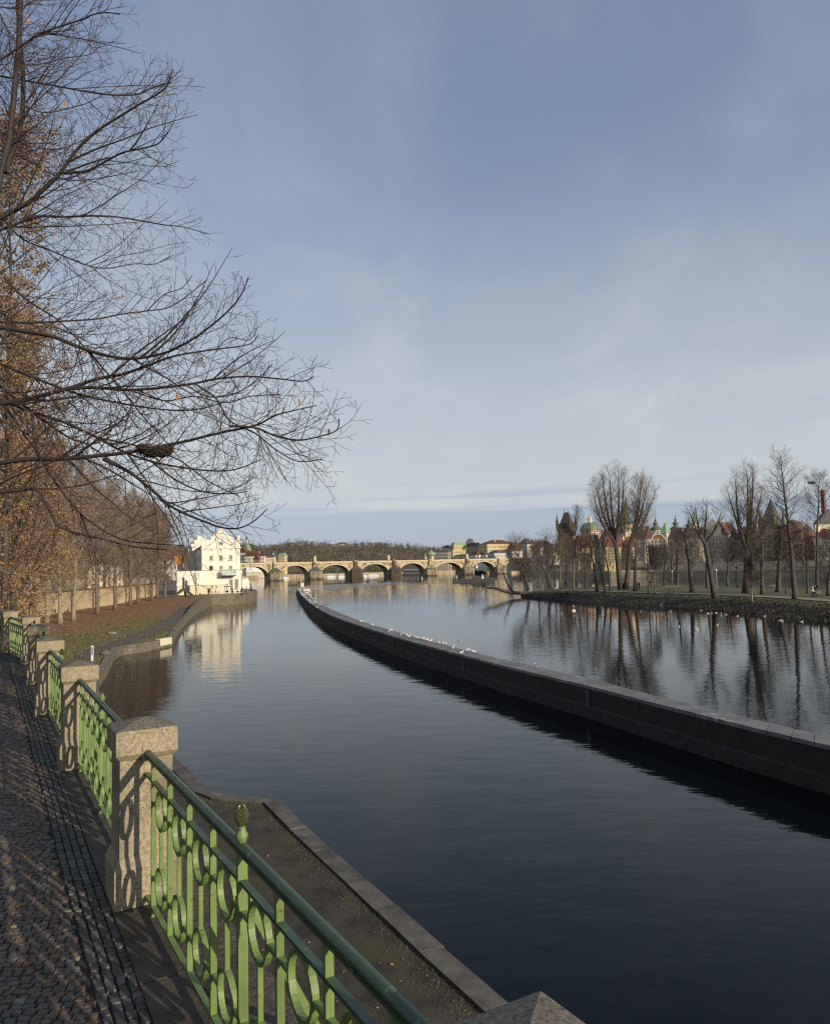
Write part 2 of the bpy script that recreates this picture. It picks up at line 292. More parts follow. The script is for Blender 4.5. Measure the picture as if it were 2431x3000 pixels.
post_lab = ['granite post nearest the camera, only its pointed cap seen at the bottom edge', 'large granite post with a lit face barred by railing shadows', 'weathered dark capped granite post, second beyond the pine cone finial',
 'third granite post counted from the pine cone finial, darkly weathered cap', 'fourth granite post along the railing, pale cap above the cobbles', 'fifth granite post along the railing, pale cap in front of bare trunks', 'farthest granite post in view, at the bend of the railing', 'granite post round the bend of the railing']
def post(i):
    p = PK[i]; d = (PK[min(i + 1, len(PK) - 1)] - PK[i - 1]).normalized(); rz = math.atan2(-d.y, -d.x)
    t = thing('granite_post', post_lab[min(i - 1, 7)], 'post', (p.x, p.y, PZ), rz, 'granite posts of the riverside railing')
    dz = 0
    b = MB(); b.box((0, 0, .09), (.325, .325, .22)); a = .1625; c = .134
    q = lambda r, z: [(-r, -r, z), (r, -r, z), (r, r, z), (-r, r, z)]
    b.hexa(q(a, .202), q(c + .003, .262)); b.build('base', M['granite'], t)
    b = MB(); b.hexa(q(.134, .263), q(.134, .755 + dz)); b.build('shaft', M['granite'], t)
    b = MB(); z0 = .757 + dz; rings = [q(.135, z0), q(.157, z0 + .028), q(.157, z0 + .145), q(.150, z0 + .152), q(.02, z0 + .190)]
    vs = [v for r in rings for v in r]; fs = [(3, 2, 1, 0), tuple(range(16, 20))]
    for k in range(4): fs += [(k * 4 + j, k * 4 + (j + 1) % 4, k * 4 + 4 + (j + 1) % 4, k * 4 + 4 + j) for j in range(4)]
    b.add(vs, fs); mb2 = MB()
    for s in (-1, 1): b.box((s * .150, 0, z0 + .03), (.03, .05, .075))
    o = b.build('cap', [M['granite'], M['granite_top']], t)
    o.data.polygons[1].material_index = 1
    for k in range(14, 18): o.data.polygons[k].material_index = 1
    return t
for i in range(1, len(PK)): post(i)
# ---- railing panels: flat bars, rings, a pine-cone finial over the middle bar
def ring_mesh(r):
    b = MB(); n = 28; w, th = .022, .015; vs = []; fs = []
    for k in range(n):
        a = 6.2832 * k / n
        for rr, y in ((r, -w / 2), (r, w / 2), (r - th, w / 2), (r - th, -w / 2)): vs.append((rr * math.cos(a), y, rr * math.sin(a)))
    for k in range(n):
        for j in range(4): fs.append((k * 4 + j, k * 4 + (j + 1) % 4, ((k + 1) % n) * 4 + (j + 1) % 4, ((k + 1) % n) * 4 + j))
    b.add(vs, fs); return b.mesh('ring', M['rail'])
RING = ring_mesh(.097)
def cone_finial(t, x, z, broken):
    FS = .76; b = MB(); b.lathe([(.020, 0), (.022, .012), (.028, .022), (.030, .034), (.026, .044), (.019, .050), (.021, .056), (.016, .062), (.018, .068), (.013, .074)], 14)
    if broken: b.lathe([(.013, .074), (.010, .078)], 14)
    f = b.build('finial', M['rail'], t, True, (x, 0, z)); f.scale = (FS, FS, .80)
    if not broken:
        b = MB(); n = 9
        prof = [(.014, .072)] + [(.028 * math.sin(math.pi * (.16 + .80 * q)) ** .75, .074 + .082 * q) for q in [i / 13 for i in range(14)]]; b.lathe(prof, 16)
        for k in range(11):
            q = k / 10.5; rr = .028 * math.sin(math.pi * (.17 + .79 * q)) ** .75; zc = .080 + .073 * q
            for j in range(n):
                a = 6.2832 * (j + .5 * (k % 2)) / n; ca, sa = math.cos(a), math.sin(a); wd = rr * .36
                P = lambda r_, s_, z_: (ca * r_ - sa * s_, sa * r_ + ca * s_, z_)
                b.add([P(rr - .001, 0, zc - .009), P(rr + .001, wd, zc), P(rr + .0065, 0, zc + .006), P(rr + .001, -wd, zc), P(rr - .004, 0, zc + .013)], [(0, 1, 2), (0, 2, 3), (1, 4, 2), (2, 4, 3)])
        b.build('pine_cone', M['bronze'], f, False)
pan_lab = ['near green railing panel with an intact pine cone finial', 'green railing panel whose finial has lost its cone', 'green railing panel seen edge on between the second and third posts', 'green railing panel between the third and fourth posts from the camera', 'green railing panel between the fourth and fifth posts from the camera', 'green railing panel seen broadside at the bend of the railing', 'green railing panel just past the bend, cut by the left frame edge', 'green railing panel beyond the bend']
def panel(i):
    a, c = PK[i + 1], PK[i]; d = (c - a); Lt = d.length; d.normalize(); p = a + d * .135; Ln = Lt - .27
    t = thing('railing_panel', pan_lab[min(i, 8) - 1] if i else 'green railing panel beside the camera', 'railing', (p.x, p.y, PZ), math.atan2(d.y, d.x), 'green railing panels between the granite posts')
    b = MB(); pts = [(x, 0, .790) for x in (-.01, Ln * .33, Ln * .66, Ln + .01)]
    n = 14; vs = []; fs = []
    for q in pts:
        for k in range(n):
            w_ = 6.2832 * k / n; vs.append((q[0], .0185 * math.cos(w_), q[2] + .0150 * math.sin(w_)))
    for m in range(3):
        for k in range(n): fs.append((m * n + k, m * n + (k + 1) % n, (m + 1) * n + (k + 1) % n, (m + 1) * n + k))
    b.add(vs, fs); b.build('handrail', M['handrail'], t, True)
    b = MB(); b.box((Ln / 2, 0, .769), (Ln, .024, .012)); b.build('under_rail', M['handrail'], t)
    for z in (.675, .055):
        b = MB(); b.box((Ln / 2, 0, z), (Ln, .025, .012)); b.build('cross_rail', M['handrail'] if z > .3 else M['rail'], t)
    nb = 9; x0 = .18 if i == 1 else .13; bay = .365 if i == 1 else (Ln - 2 * x0) / (nb - 1)
    xs = [x0 + k * bay for k in range(nb) if x0 + k * bay < Ln - .03]
    thin = MB(); thin.box((0, 0, .4115), (.017, .024, .699)); thin_me = thin.mesh('bar', M['rail'])
    mid = MB(); mid.box((0, 0, .385), (.020, .034, .755)); mid_me = mid.mesh('bar', M['rail'])
    con = MB(); con.box((0, 0, .385), (.012, .018, .192)); con_me = con.mesh('connector', M['rail'])
    hor = MB()
    hl = (bay - .194) / 2 - .005
    hor.box((0, 0, 0), (hl, .019, .014)); hor_me = hor.mesh('stub', M['rail'])
    for k, x in enumerate(xs):
        link('bar', mid_me if k == 4 else thin_me, t, (x, 0, 0))
        if k in (0, 4, 8):
            f = MB(); f.box((0, 0, .005), (.03, .03, .088)); f.build('foot', M['rail'], t, False, (x, .002, 0))
        if k + 1 < len(xs):
            xm = x + bay / 2
            for z in (.573, .207):
                link('ring', RING, t, (xm, 0, z))
                for sgn in (-1, 1): link('stub', hor_me, t, (xm + sgn * (.097 + hl / 2), 0, z))
            link('connector', con_me, t, (xm, 0, .005))
    xm = xs[4]
    cone_finial(t, xm, .801, i == 2)
    b = MB(); b.hexa([(xm - .006, .36, -.12), (xm + .006, .36, -.12), (xm + .006, .40, -.12), (xm - .006, .40, -.12)], [(xm - .006, .027, .56), (xm + .006, .027, .56), (xm + .006, .027, .62), (xm - .006, .027, .62)]); b.build('brace', M['rail'], t)
    return t
for i in range(0, 9): panel(i)
# ---- promenade: setts laid stone by stone in the part one can see, sand bed and flat sheet beyond
def railpt(u, w_): return PK[2] + UD * u + WD * w_
inl = [p + WD * 0 for p in PK]
bl = MB(); edge_ = [railpt(-14, -.30)] + [p + V((.26, .15, 0)) for p in PK] + [PK[-1] + V((-20, 8, 0))]
back = [railpt(-14, 22), PK[-1] + V((-22, -12, 0))]
poly = edge_ + [PK[-1] + V((-22, -14, 0)), railpt(-14, 24)]
bl.add([(p.x, p.y, PZ - .012) for p in poly], [tuple(range(len(poly)))]); struct(bl.build('path', M['joint']))
st = MB(); cols = 6
def sett(c, ax, ay, hx, hy, z, mi):
    j = lambda: rnd.uniform(-.0035, .0035); tlt = rnd.uniform(-.0025, .0025); t2 = rnd.uniform(-.0025, .0025)
    lo = []; hi = []
    for sx, sy in ((-1, -1), (1, -1), (1, 1), (-1, 1)):
        jx, jy = j(), j(); q = c + ax * (sx * hx + jx) + ay * (sy * hy + jy); h = c + ax * (sx * hx * .88 + jx) + ay * (sy * hy * .86 + jy)
        lo.append((q.x, q.y, PZ - .02)); hi.append((h.x, h.y, PZ + z + tlt * sx + t2 * sy))
    md = [(lerp(a[0], b[0], .25), lerp(a[1], b[1], .25), b[2] - .005) for a, b in zip(lo, hi)]
    st.add(lo + md + hi, [(0, 1, 5, 4), (1, 2, 6, 5), (2, 3, 7, 6), (3, 0, 4, 7), (4, 5, 9, 8), (5, 6, 10, 9), (6, 7, 11, 10), (7, 4, 8, 11), (8, 9, 10, 11)], mi)
ex = V((math.cos(.06), math.sin(.06), 0)); ey = V((-math.sin(.06), math.cos(.06), 0))
y = 2.0
while y < 19:
    hy = rnd.uniform(.0150, .0185); x = -13 + rnd.uniform(0, .05)
    while x < .6:
        hx = rnd.uniform(.016, .026); c = ex * (x + hx) + ey * (y + .012 * math.sin(x * 5 + y * .7)); x += 2 * hx + .0055
        q = c - PK[2]; w_ = q.dot(WD); lim = 2.0 if c.y > 3 else 2.6
        if w_ < .36 or w_ > lim + .03 * c.y: continue
        if c.y > 12 and w_ < .36 + (c.y - 12) * .05: continue
        if c.x < -.60 * c.y - .35: continue
        k = rnd.random(); g = noise.noise(V((c.x * .8, c.y * .8, 0)))
        mi = 0 if k < .42 else 1 if k < .70 else 2 if k < .85 else 3 if k < .955 else 4
        sett(c, ex, ey, hx, hy, rnd.uniform(-.004, .006) + .006 * g, mi)
    y += 2 * hy + .0055
for r_ in range(4):
    u = -3.4
    while u < 13.5:
        hu = rnd.uniform(.018, .03); sett(railpt(u + hu, .187 + .0435 * r_ + .004 * math.sin(u * 2)), UD, WD, hu, .0185, rnd.uniform(-.004, .004), 5 if rnd.random() < .8 else 2); u += 2 * hu + .005
setts = [mat('reddish_sett', (.100, .073, .056), (.142, .104, .081), 18, .62, .4, 90, rough2=.5, bd=.004), mat('violet_grey_sett', (.084, .069, .058), (.12, .096, .081), 18, .62, .4, 90, bd=.004), mat('grey_sett', (.092, .084, .072), (.135, .124, .107), 20, .6, .4, 90, bd=.004),
         mat('rust_sett', (.145, .085, .05), (.18, .115, .07), 20, .65, .4, 90, bd=.004), mat('pale_sett', (.20, .18, .13), (.24, .215, .165), 20, .65, .4, 90, bd=.004), mat('dark_sett', (.052, .049, .042), (.078, .074, .064), 18, .65, .5, 80, c3=(.04, .045, .022), s3=4, bd=.004)]
struct(st.build('cobblestones', setts))
sb = MB(); u = -4.
while u < 13.5:
    ln = rnd.uniform(.9, 1.4)
    a, b_, c, d = railpt(u + .004, .164), railpt(u + ln - .004, .164), railpt(u + ln - .004, -.02), railpt(u + .004, -.02); z = PZ + .008 + rnd.uniform(-.004, .004)
    sb.hexa([(p.x, p.y, PZ - .1) for p in (d, c, b_, a)], [(p.x, p.y, z) for p in (d, c, b_, a)]); u += ln
struct(sb.build('edging', M['slab']))
pl = MB(); pts = [railpt(-5, -.13)] + [p + V((.115, .065, 0)) for p in PK[1:]]
nsub = 14; gv = []; gf = []; row = []
for k in range(len(pts) - 1):
    for j in range(nsub):
        q = pts[k].lerp(pts[k + 1], j / nsub); row.append(q)
for q in row:
    for e in range(5):
        w_ = .14 - e * .085; p = q + WD * w_; gv.append((p.x, p.y, PZ - .012 + .032 * (e in (1, 2, 3)) + .035 * noise.noise(V((p.x * 7, p.y * 7, 3)))))
for k in range(len(row) - 1):
    for e in range(4): gf.append((k * 5 + e, k * 5 + e + 1, k * 5 + 5 + e + 1, k * 5 + 5 + e))
pl.add(gv, gf); struct(pl.build('railing_footing', M['soil'], None, True))
lf = MB()
def leafquad(b, p, s, mi=0, flat=.35):
    a = rnd.uniform(0, 6.28); ax = V((math.cos(a), math.sin(a), rnd.uniform(-flat, flat))) * s; ay = V((-math.sin(a), math.cos(a), rnd.uniform(-flat, flat))) * s * .6
    b.add([p - ax, p - ay + V((0, 0, s * .15)), p + ax, p + ay], [(0, 1, 2, 3)], mi)
for k in range(46):
    p = railpt(rnd.uniform(-3, 9), rnd.uniform(-.12, .9)); leafquad(lf, p + V((0, 0, PZ + .014)), rnd.uniform(.006, .014), 0 if rnd.random() < .6 else 1)
# ---- lower quay below the railing
QZ = 3.2
K = [V((3.4, 3.9)), V((2.2, 6.2)), V((.94, 8.57)), V((.24, 9.86)), V((-1.0, 12.24)), V((-2.14, 14.4)), V((-3.02, 16.15)), V((-4.30, 16.58)), V((-4.71, 17.01)), V((-6.44, 20.05)), V((-7.3, 21.5)), V((-11.5, 23.5))]
K = [V((p.x, p.y, 0)) for p in K]
def offs(pts, d):
    out = []
    for i, p in enumerate(pts):
        t = (pts[min(i + 1, len(pts) - 1)] - pts[max(i - 1, 0)]).normalized(); out.append(p + V((-t.y, t.x, 0)) * d)
    return out
Ki = offs(K, .33)
q = MB(); wallline = [railpt(-9, -.30)] + [p + V((.26, .15, 0)) for p in PK[1:8]]
poly = [p for p in Ki] + wallline[::-1]
q.add([(p.x, p.y, QZ - .03 - .00) for p in poly], [tuple(range(len(poly)))]); struct(q.build('quay', M['moss']))
for k in range(110):
    t_ = rnd.random(); p = railpt(rnd.uniform(-4, 10), -rnd.uniform(.6, 3.6)); leafquad(lf, p + V((0, 0, QZ - .015)), rnd.uniform(.012, .035), 0 if rnd.random() < .5 else 1)
stuff(lf.build('fallen_leaves', [M['leaf'], M['pale']]), 'small dry leaves scattered on the cobbles and the lower quay', 'leaves')
kb = MB()
for i in range(len(K) - 1):
    a, b_, c, d = K[i], K[i + 1], Ki[i + 1], Ki[i]; ln = (b_ - a).length; n = max(1, round(ln / 1.25))
    for j in range(n):
        t0, t1 = j / n + .004, (j + 1) / n - .004; dz = rnd.uniform(-.012, .012); o_ = rnd.uniform(-.018, .018); nn = V((b_ - a).yxz).normalized(); nn = V((nn.x, -nn.y, 0))
        lo = [a.lerp(b_, t0) + nn * o_, d.lerp(c, t0), d.lerp(c, t1), a.lerp(b_, t1) + nn * o_]
        lo = [lo[0], lo[3], lo[2], lo[1]]; ch = .018
        kb.hexa([(p.x, p.y, QZ - .28) for p in lo], [(p.x, p.y, QZ - .01 + dz) for p in lo])
        hi = [lo[0] - nn * ch, lo[1] - nn * ch, lo[2], lo[3]]; kb.hexa([(p.x, p.y, QZ - .0099 + dz) for p in lo], [(p.x, p.y, QZ + .012 + dz) for p in hi])
struct(kb.build('kerb', M['kerb']))
ms = MB()
for k in range(4200):
    i = rnd.randrange(0, len(Ki) - 1); f = rnd.random(); p = Ki[i].lerp(Ki[i + 1], f); nn = (Ki[i] - K[i]).normalized(); off_ = abs(rnd.gauss(0, .16)) if rnd.random() < .55 else rnd.uniform(0, 3.4)
    if off_ > .4 and noise.noise(V((p.x * 1.3 + off_ * 1.1, p.y * 1.3, 4))) < .12: continue
    p = p + nn * (off_ + .01); s_ = rnd.uniform(.006, .022); a = rnd.uniform(0, 6.28); z = QZ - .03
    ms.add([(p.x + s_ * math.cos(a), p.y + s_ * math.sin(a), z), (p.x + s_ * math.cos(a + 2.1), p.y + s_ * math.sin(a + 2.1), z), (p.x + s_ * math.cos(a + 4.2), p.y + s_ * math.sin(a + 4.2), z), (p.x, p.y, z + s_ * rnd.uniform(.5, 1.1))], [(0, 1, 3), (1, 2, 3), (2, 0, 3)], 0 if rnd.random() < .7 else 1)
stuff(ms.build('moss', [mat('olive_moss', (.045, .045, .014), (.080, .072, .024), 3), mat('grit', (.05, .042, .03), (.11, .095, .07), 9)]), 'olive moss and grit along the kerb of the lower quay', 'moss')
def wallstrip(b, line, z0, z1, th=.4, mi=0, side=1):
    inn = offs(line, th * side); n = len(line); zt = z1 if hasattr(z1, '__len__') else [z1] * n
    vs = [(p.x, p.y, z0) for p in line] + [(p.x, p.y, z) for p, z in zip(line, zt)] + [(p.x, p.y, z) for p, z in zip(inn, zt)] + [(p.x, p.y, z0) for p in inn]; fs = []
    for i in range(n - 1):
        for k in range(3): fs.append((k * n + i, k * n + i + 1, (k + 1) * n + i + 1, (k + 1) * n + i))
    fs += [(0, n, 2 * n, 3 * n), (n - 1, 4 * n - 1, 3 * n - 1, 2 * n - 1)]
    b.add(vs, fs, mi); return b
b = MB(); wallstrip(b, offs(K, .03), -1.5, QZ - .285, .5); tag(b.build('quay_wall', M['quayface']), 'stone quay wall dropping from the mossy lower quay into the water', 'wall')
b = MB(); wallstrip(b, wallline + [PK[-1] + V((-18, 8, 0))], 0, PZ - .03, .5); tag(b.build('embankment_wall', M['quayface']), 'retaining wall below the green railing above the lower quay', 'wall')
# ---- breakwater
Lp = [(869, 1724.6), (876.6, 1736.7), (896.8, 1757), (921, 1775), (969, 1802), (1038, 1827), (1151, 1863), (1268, 1896), (1356, 1919), (1500, 1956), (1721, 2009), (1911, 2058), (2172, 2123), (2431, 2184)]
Rp = [(882.7, 1726.4), (894, 1737), (914, 1753.5), (937, 1769), (985, 1791), (1058, 1819), (1166, 1852), (1281, 1883), (1373, 1907), (1518, 1941), (1744, 1993), (1930, 2041), (2190, 2103), (2431, 2159)]
TOP = 1.63
Lw = [V((*on(a, c, TOP).xy, 0)) for a, c in Lp]; Rw = [V((*on(a, c, TOP).xy, 0)) for a, c in Rp]
Lw = crom(Lw, 4) + [V((16.4, 20, 0)), V((21, 8, 0))]; Rw = [p + (p - q_).normalized() * max(0, 1.25 - (p - q_).length) for q_, p in zip(Lw, crom(Rw, 4) + [V((17.6, 20.6, 0)), V((22.2, 8.4, 0))])]
n = len(Lw); bw = thing('breakwater', 'long dark curving breakwater wall dividing the river, gulls along its top', 'breakwater')
b = MB(); fs = []; vs = []
for z, ln in ((-1.5, Lw), (TOP - .16, Lw), (TOP - .16, Rw), (-1.5, Rw)): vs += [(p.x, p.y, z) for p in ln]
for i in range(n - 1):
    for k in (0, 2): fs.append((k * n + i + 1, k * n + i, (k + 1) * n + i, (k + 1) * n + i + 1))
fs += [(0, n, 2 * n, 3 * n), (n - 1, 4 * n - 1, 3 * n - 1, 2 * n - 1)]
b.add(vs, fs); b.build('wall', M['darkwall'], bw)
b = MB()
for i in range(n - 1):
    k_ = 3 if (Lw[i + 1] - Lw[i]).length > 4 else 1
    for j in range(k_):
        t0, t1 = j / k_, (j + 1) / k_; ins = (1 - .03 / max((Lw[i + 1] - Lw[i]).length, .1))
        P = [Lw[i].lerp(Lw[i + 1], t0 + (1 - ins)), Rw[i].lerp(Rw[i + 1], t0 + (1 - ins)), Rw[i].lerp(Rw[i + 1], t1), Lw[i].lerp(Lw[i + 1], t1)]; dz = rnd.uniform(-.006, .006)
        o_ = [(P[0] - P[1]).normalized() * rnd.uniform(.002, .022), (P[1] - P[0]).normalized() * rnd.uniform(.0, .03)]
        P = [P[0] + o_[0], P[1] + o_[1], P[2] + o_[1], P[3] + o_[0]]; P = P[::-1] if (P[1] - P[0]).cross(P[2] - P[1]).z < 0 else P
        b.hexa([(p.x, p.y, TOP - .158) for p in P], [(p.x, p.y, TOP + dz) for p in P])
b.build('coping', M['walltop'], bw)
b = MB(); pr_ = [(0, .03), (.10, .0), (.16, 0)]; ft = []
for i in range(n):
    t_ = (Lw[min(i + 1, n - 1)] - Lw[max(i - 1, 0)]).normalized(); o_ = V((t_.y, -t_.x, 0)); o_ = o_ if (Lw[i] + o_ - Rw[i]).length > (Lw[i] - Rw[i]).length else -o_; ft.append(o_)
vs = []
for i in range(n): 
    for e, z in ((.003, .62), (.13, .55), (.20, -.4)): q = Lw[i] + ft[i] * (e + .03 * noise.noise(V((i * .7, z * 3, 0)))) if e > .01 else Lw[i] + ft[i] * e; vs.append((q.x, q.y, z + .05 * noise.noise(V((i * .9, z, 5)))))
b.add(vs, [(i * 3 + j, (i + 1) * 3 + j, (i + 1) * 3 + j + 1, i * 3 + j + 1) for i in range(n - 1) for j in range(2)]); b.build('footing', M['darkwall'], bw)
for px, py in ((1721, 2030), (1356, 1938), (1152, 1884)):
    pi = min(range(n - 3), key=lambda i: abs(kx(px, py) - Lw[i].x / Lw[i].y)); d = (Lw[pi + 1] - Lw[pi]).normalized(); p = Lw[pi]; nn = V((d.y, -d.x, 0)); nn = nn if nn.x < 0 else -nn
    b = MB(); rz = math.atan2(d.y, d.x); b.box((p.x + nn.x * .02, p.y + nn.y * .02, 1.0), (.34, .10, .8), rz); b.build('mooring_niche', M['steel'], bw)
# ---- water
wl = MB(); wl.add([(-1500, -60, 0), (1500, -60, 0), (1500, 1400, 0), (-1500, 1400, 0)], [(0, 1, 2, 3)])
struct(wl.build('water', watermat('channel_water', [(.45, 2, (1, 2.0, 1), .12, .019), (2.0, 3, (1, 1.9, 1), -.15, .0048)])))
WEIR = [V((*on(a, c, .9).xy, 0)) for a, c in ((893, 1731), (940, 1728), (1000, 1724), (1090, 1718.5), (1180, 1714), (1260, 1710), (1328, 1707))]
FARP = [V((50, 345, 0)), V((81, 405, 0)), V((79, 340, 0)), V((108, 319, 0)), V((129, 290, 0)), V((163, 238, 0)), V((207, 166, 0)), V((272, 60, 0)), V((272, -20, 0))]
poly = [(p + r_) * .5 for p, r_ in zip(Lw[2:], Rw[2:])]
poly = [V((p.x, p.y, 0)) for p in WEIR] + FARP + [V((60, -20, 0))] + poly[::-1]
up = MB(); up.add([(p.x, p.y, .9) for p in poly], [tuple(range(len(poly)))[::1]]); o = up.build('water', watermat('pool_water', [(.40, 2, (1, 1.8, 1), .1, .014), (1.9, 3, (1, 1.6, 1), -.2, .0060)])); struct(o)
if o.data.polygons[0].normal.z < 0: o.data.flip_normals()
rp = MB(); far = [p + V((-30, 90, 0)) for p in WEIR]; nW = len(WEIR)
rp.add([(p.x - .4, p.y + .6, .86) for p in WEIR] + [(p.x - 1, p.y + 3.0, .02) for p in WEIR] + [(p.x, p.y, .012) for p in far], [(k * nW + i, k * nW + i + 1, (k + 1) * nW + i + 1, (k + 1) * nW + i) for k in range(2) for i in range(nW - 1)])
struct(rp.build('rippled_water', watermat('weir_ripples', [(.35, 3, (1, 1.5, 1), .2, .10), (1.6, 4, (1, 1.3, 1), -.2, .06)], (.02, .026, .034))))
b = MB(); b.add([(p.x, p.y, .905) for p in WEIR] + [(p.x - .4, p.y + .6, .905) for p in WEIR], [(i, i + 1, nW + i + 1, nW + i) for i in range(nW - 1)]); b.add([(-1500, 1500, -4), (1500, 1500, -4), (1500, -60, -4), (-1500, -60, -4)], [(3, 2, 1, 0)]); struct(b.build('riverbed', M['steel']))
# ------------------------------------------------------------------ trees
class Twigs:                            # fast three-sided twigs
    def __init__(s): s.v = []; s.f = []
    def add(s, pts, rads):
        m = len(pts); n0 = len(s.v)
        for i in range(m):
            t = pts[min(i + 1, m - 1)] - pts[max(i - 1, 0)]
            if t.length_squared < 1e-12: t = V((0, 0, 1))
            ref = V((.3, .9, .2)) if abs(t.y) < abs(t.x) + abs(t.z) else V((.9, .2, .3))
            a = t.cross(ref).normalized() * rads[i]; b = a.cross(t).normalized() * rads[i]; p = pts[i]
            s.v += [p + a, p - a * .5 + b * .866, p - a * .5 - b * .866]
        for i in range(m - 1):
            o = n0 + i * 3; s.f += [(o, o + 1, o + 4, o + 3), (o + 1, o + 2, o + 5, o + 4), (o + 2, o, o + 3, o + 5)]
    def build(s, name, m, parent=None, loc=None):
        me = bpy.data.meshes.new(name); me.from_pydata([tuple(p) for p in s.v], [], s.f); me.materials.append(m); me.update()
        return link(name, me, parent, loc)
def perp(d, a):
    x = d.cross(V((.21, .34, .91)) if abs(d.z) < .9 else V((1, 0, 0))).normalized(); y = d.cross(x).normalized()
    return x * math.cos(a) + y * math.sin(a)
def bend(p, d, L_, n, up, wob, r):
    pts = [p]; d = d.normalized(); st = L_ / n
    for i in range(n):
        d = (d + V((r.uniform(-wob, wob), r.uniform(-wob, wob), r.uniform(-wob, wob) + up))).normalized(); p = p + d * st; pts.append(p)
    return pts
def pick(pts, t):
    x = t * (len(pts) - 1); i = min(int(x), len(pts) - 2); return pts[i].lerp(pts[i + 1], x - i), (pts[i + 1] - pts[i]).normalized()
def bare_tree(h, rt, seed, lean=(0, 0), cb=.3, spread=4., n1=22, n2=8, n3=8, el=(40, 70), up1=.12, up3=.06, tl=1.1, tr=.02, prof=None, fork=None, wob=.12, droop=0., mats=('bark', 'twig'), leaves=0, leafmat=None, leafsize=.12, inner=None):
    """trunk and limbs in one mesh, the fine twigs in another; returns (trunk MB, Twigs, leaf MB)"""
    r = random.Random(seed); tk = MB(); tw = Twigs(); lv = MB() if leaves else None
    prof = prof or (lambda q: math.sin(math.pi * (.12 + .80 * q)) ** .8)
    stems = []
    if fork:
        fz, tips = fork                     # height of the fork, list of tip offsets (x, y, z)
        base = [V((lean[0] * k * .5, lean[1] * k * .5, fz * k)) for k in (0, .33, .66, 1)]
        base[1] += V((r.uniform(-.1, .1), r.uniform(-.1, .1), 0))
        tk.tube(base, [rt * 1.35, rt * 1.05, rt, rt * .95], 9)
        for tp in tips:
            e = V(tp); s = base[-1]; m = s.lerp(e, .45) + V(((e.x - s.x) * .18, (e.y - s.y) * .18, 0)) + V((r.uniform(-.3, .3), r.uniform(-.3, .3), 0))
            pts = crom([s - V((0, 0, .3)), m, e], 5); stems.append((pts, rt * .72, .15))
    else:
        pts = []; n = 9
        for k in range(n + 1):
            q = k / n; pts.append(V((lean[0] * q ** 1.3 + r.uniform(-1, 1) * wob * .6 * min(q * 2, 1), lean[1] * q ** 1.3 + r.uniform(-1, 1) * wob * .6 * min(q * 2, 1), h * q)))
        pts = crom(pts, 2); stems.append((pts, rt, cb))
    for pts, r0, c0 in stems:
        n = len(pts); rad = [max(.02, r0 * ((1 - k / (n - 1)) ** .85 * .93 + .04) * (1.35 if k == 0 and not fork else 1)) for k in range(n)]
        tk.tube(pts, rad, 8); nn = max(4, n1 // len(stems))
        for i in range(nn):
            q = c0 + (1 - c0) * ((i + r.random()) / nn) ** .92; q = min(q, .985); p, d = pick(pts, q); u = (q - c0) / (1 - c0)
            a = i * 2.4 + r.uniform(-.5, .5); e = R(lerp(el[0], el[1], u) + r.uniform(-10, 10))
            dr = V((math.cos(a) * math.cos(e), math.sin(a) * math.cos(e), math.sin(e))); ln = spread * prof(u) * r.uniform(.7, 1.12); rr = min(rad[min(int(q * (n - 1)), n - 1)] * .55, .010 + ln * .0155)
            b = bend(p, dr, ln, 5, up1, .16, r); tk.tube(b, [rr, rr * .8, rr * .62, rr * .46, rr * .32, rr * .16], 5, cap=False)
            f_ = min(1, .25 + .75 * ln / max(spread, .1)); m2 = max(2, round(n2 * f_)); m3 = max(3, round(n3 * (.45 + .55 * f_)))
            for j in range(m2):
                qq = .18 + .8 * (j + r.random()) / m2; p2, d2 = pick(b, min(qq, .99)); pd = perp(d2, r.uniform(0, 6.28)); dd = (d2 * .75 + pd * .8 + V((0, 0, .15))); l2 = ln * .46 * (1.05 - .55 * qq) * r.uniform(.7, 1.3) + .3
                c = bend(p2, dd, l2, 3, up3 - droop * .5, .2, r); r2 = max(tr * .9, rr * .34); tw.add(c, [r2, r2 * .75, r2 * .5, tr * .5])
                for k in range(m3):
                    q3 = .12 + .88 * (k + r.random()) / m3; p3, d3 = pick(c, min(q3, .99)); dd3 = d3 * .7 + perp(d3, r.uniform(0, 6.28)) * .75 + V((0, 0, .12 - droop)); l3 = tl * r.uniform(.5, 1.2) * (.4 + .6 * f_)
                    t3 = bend(p3, dd3, l3, 2, up3 - droop, .22, r); tw.add(t3, [tr * .8, tr * .6, tr * .28])
                    if leaves:
                        for _ in range(leaves):
                            lp = pick(t3, r.random())[0] + V((r.uniform(-.15, .15), r.uniform(-.15, .15), r.uniform(-.2, .05))); s = leafsize * r.uniform(.6, 1.3); ax = perp(V((0, 0, 1)), r.uniform(0, 6.28)); ax = (ax + V((0, 0, r.uniform(-1.2, .4)))).normalized() * s; ay = ax.cross(V((r.uniform(-1, 1), r.uniform(-1, 1), r.uniform(-.4, 1)))).normalized() * s * .55
                            lv.add([lp - ax, lp - ay, lp + ax, lp + ay], [(0, 1, 2, 3)])
    return tk, tw, lv
_cache = {}
def tree(name, label, base, group=None, mats=('bark', 'twig'), leafmat='goldleaf', rz=0, cat='tree', **kw):
    t = thing(name, label, cat, base, rz, group); tk, tw, lv = bare_tree(**kw)
    tk.build('trunk', M[mats[0]], t, True); tw.build('crown', M[mats[1]], t)
    if lv and lv.v: lv.build('leaves', M[leafmat], t)
    return t
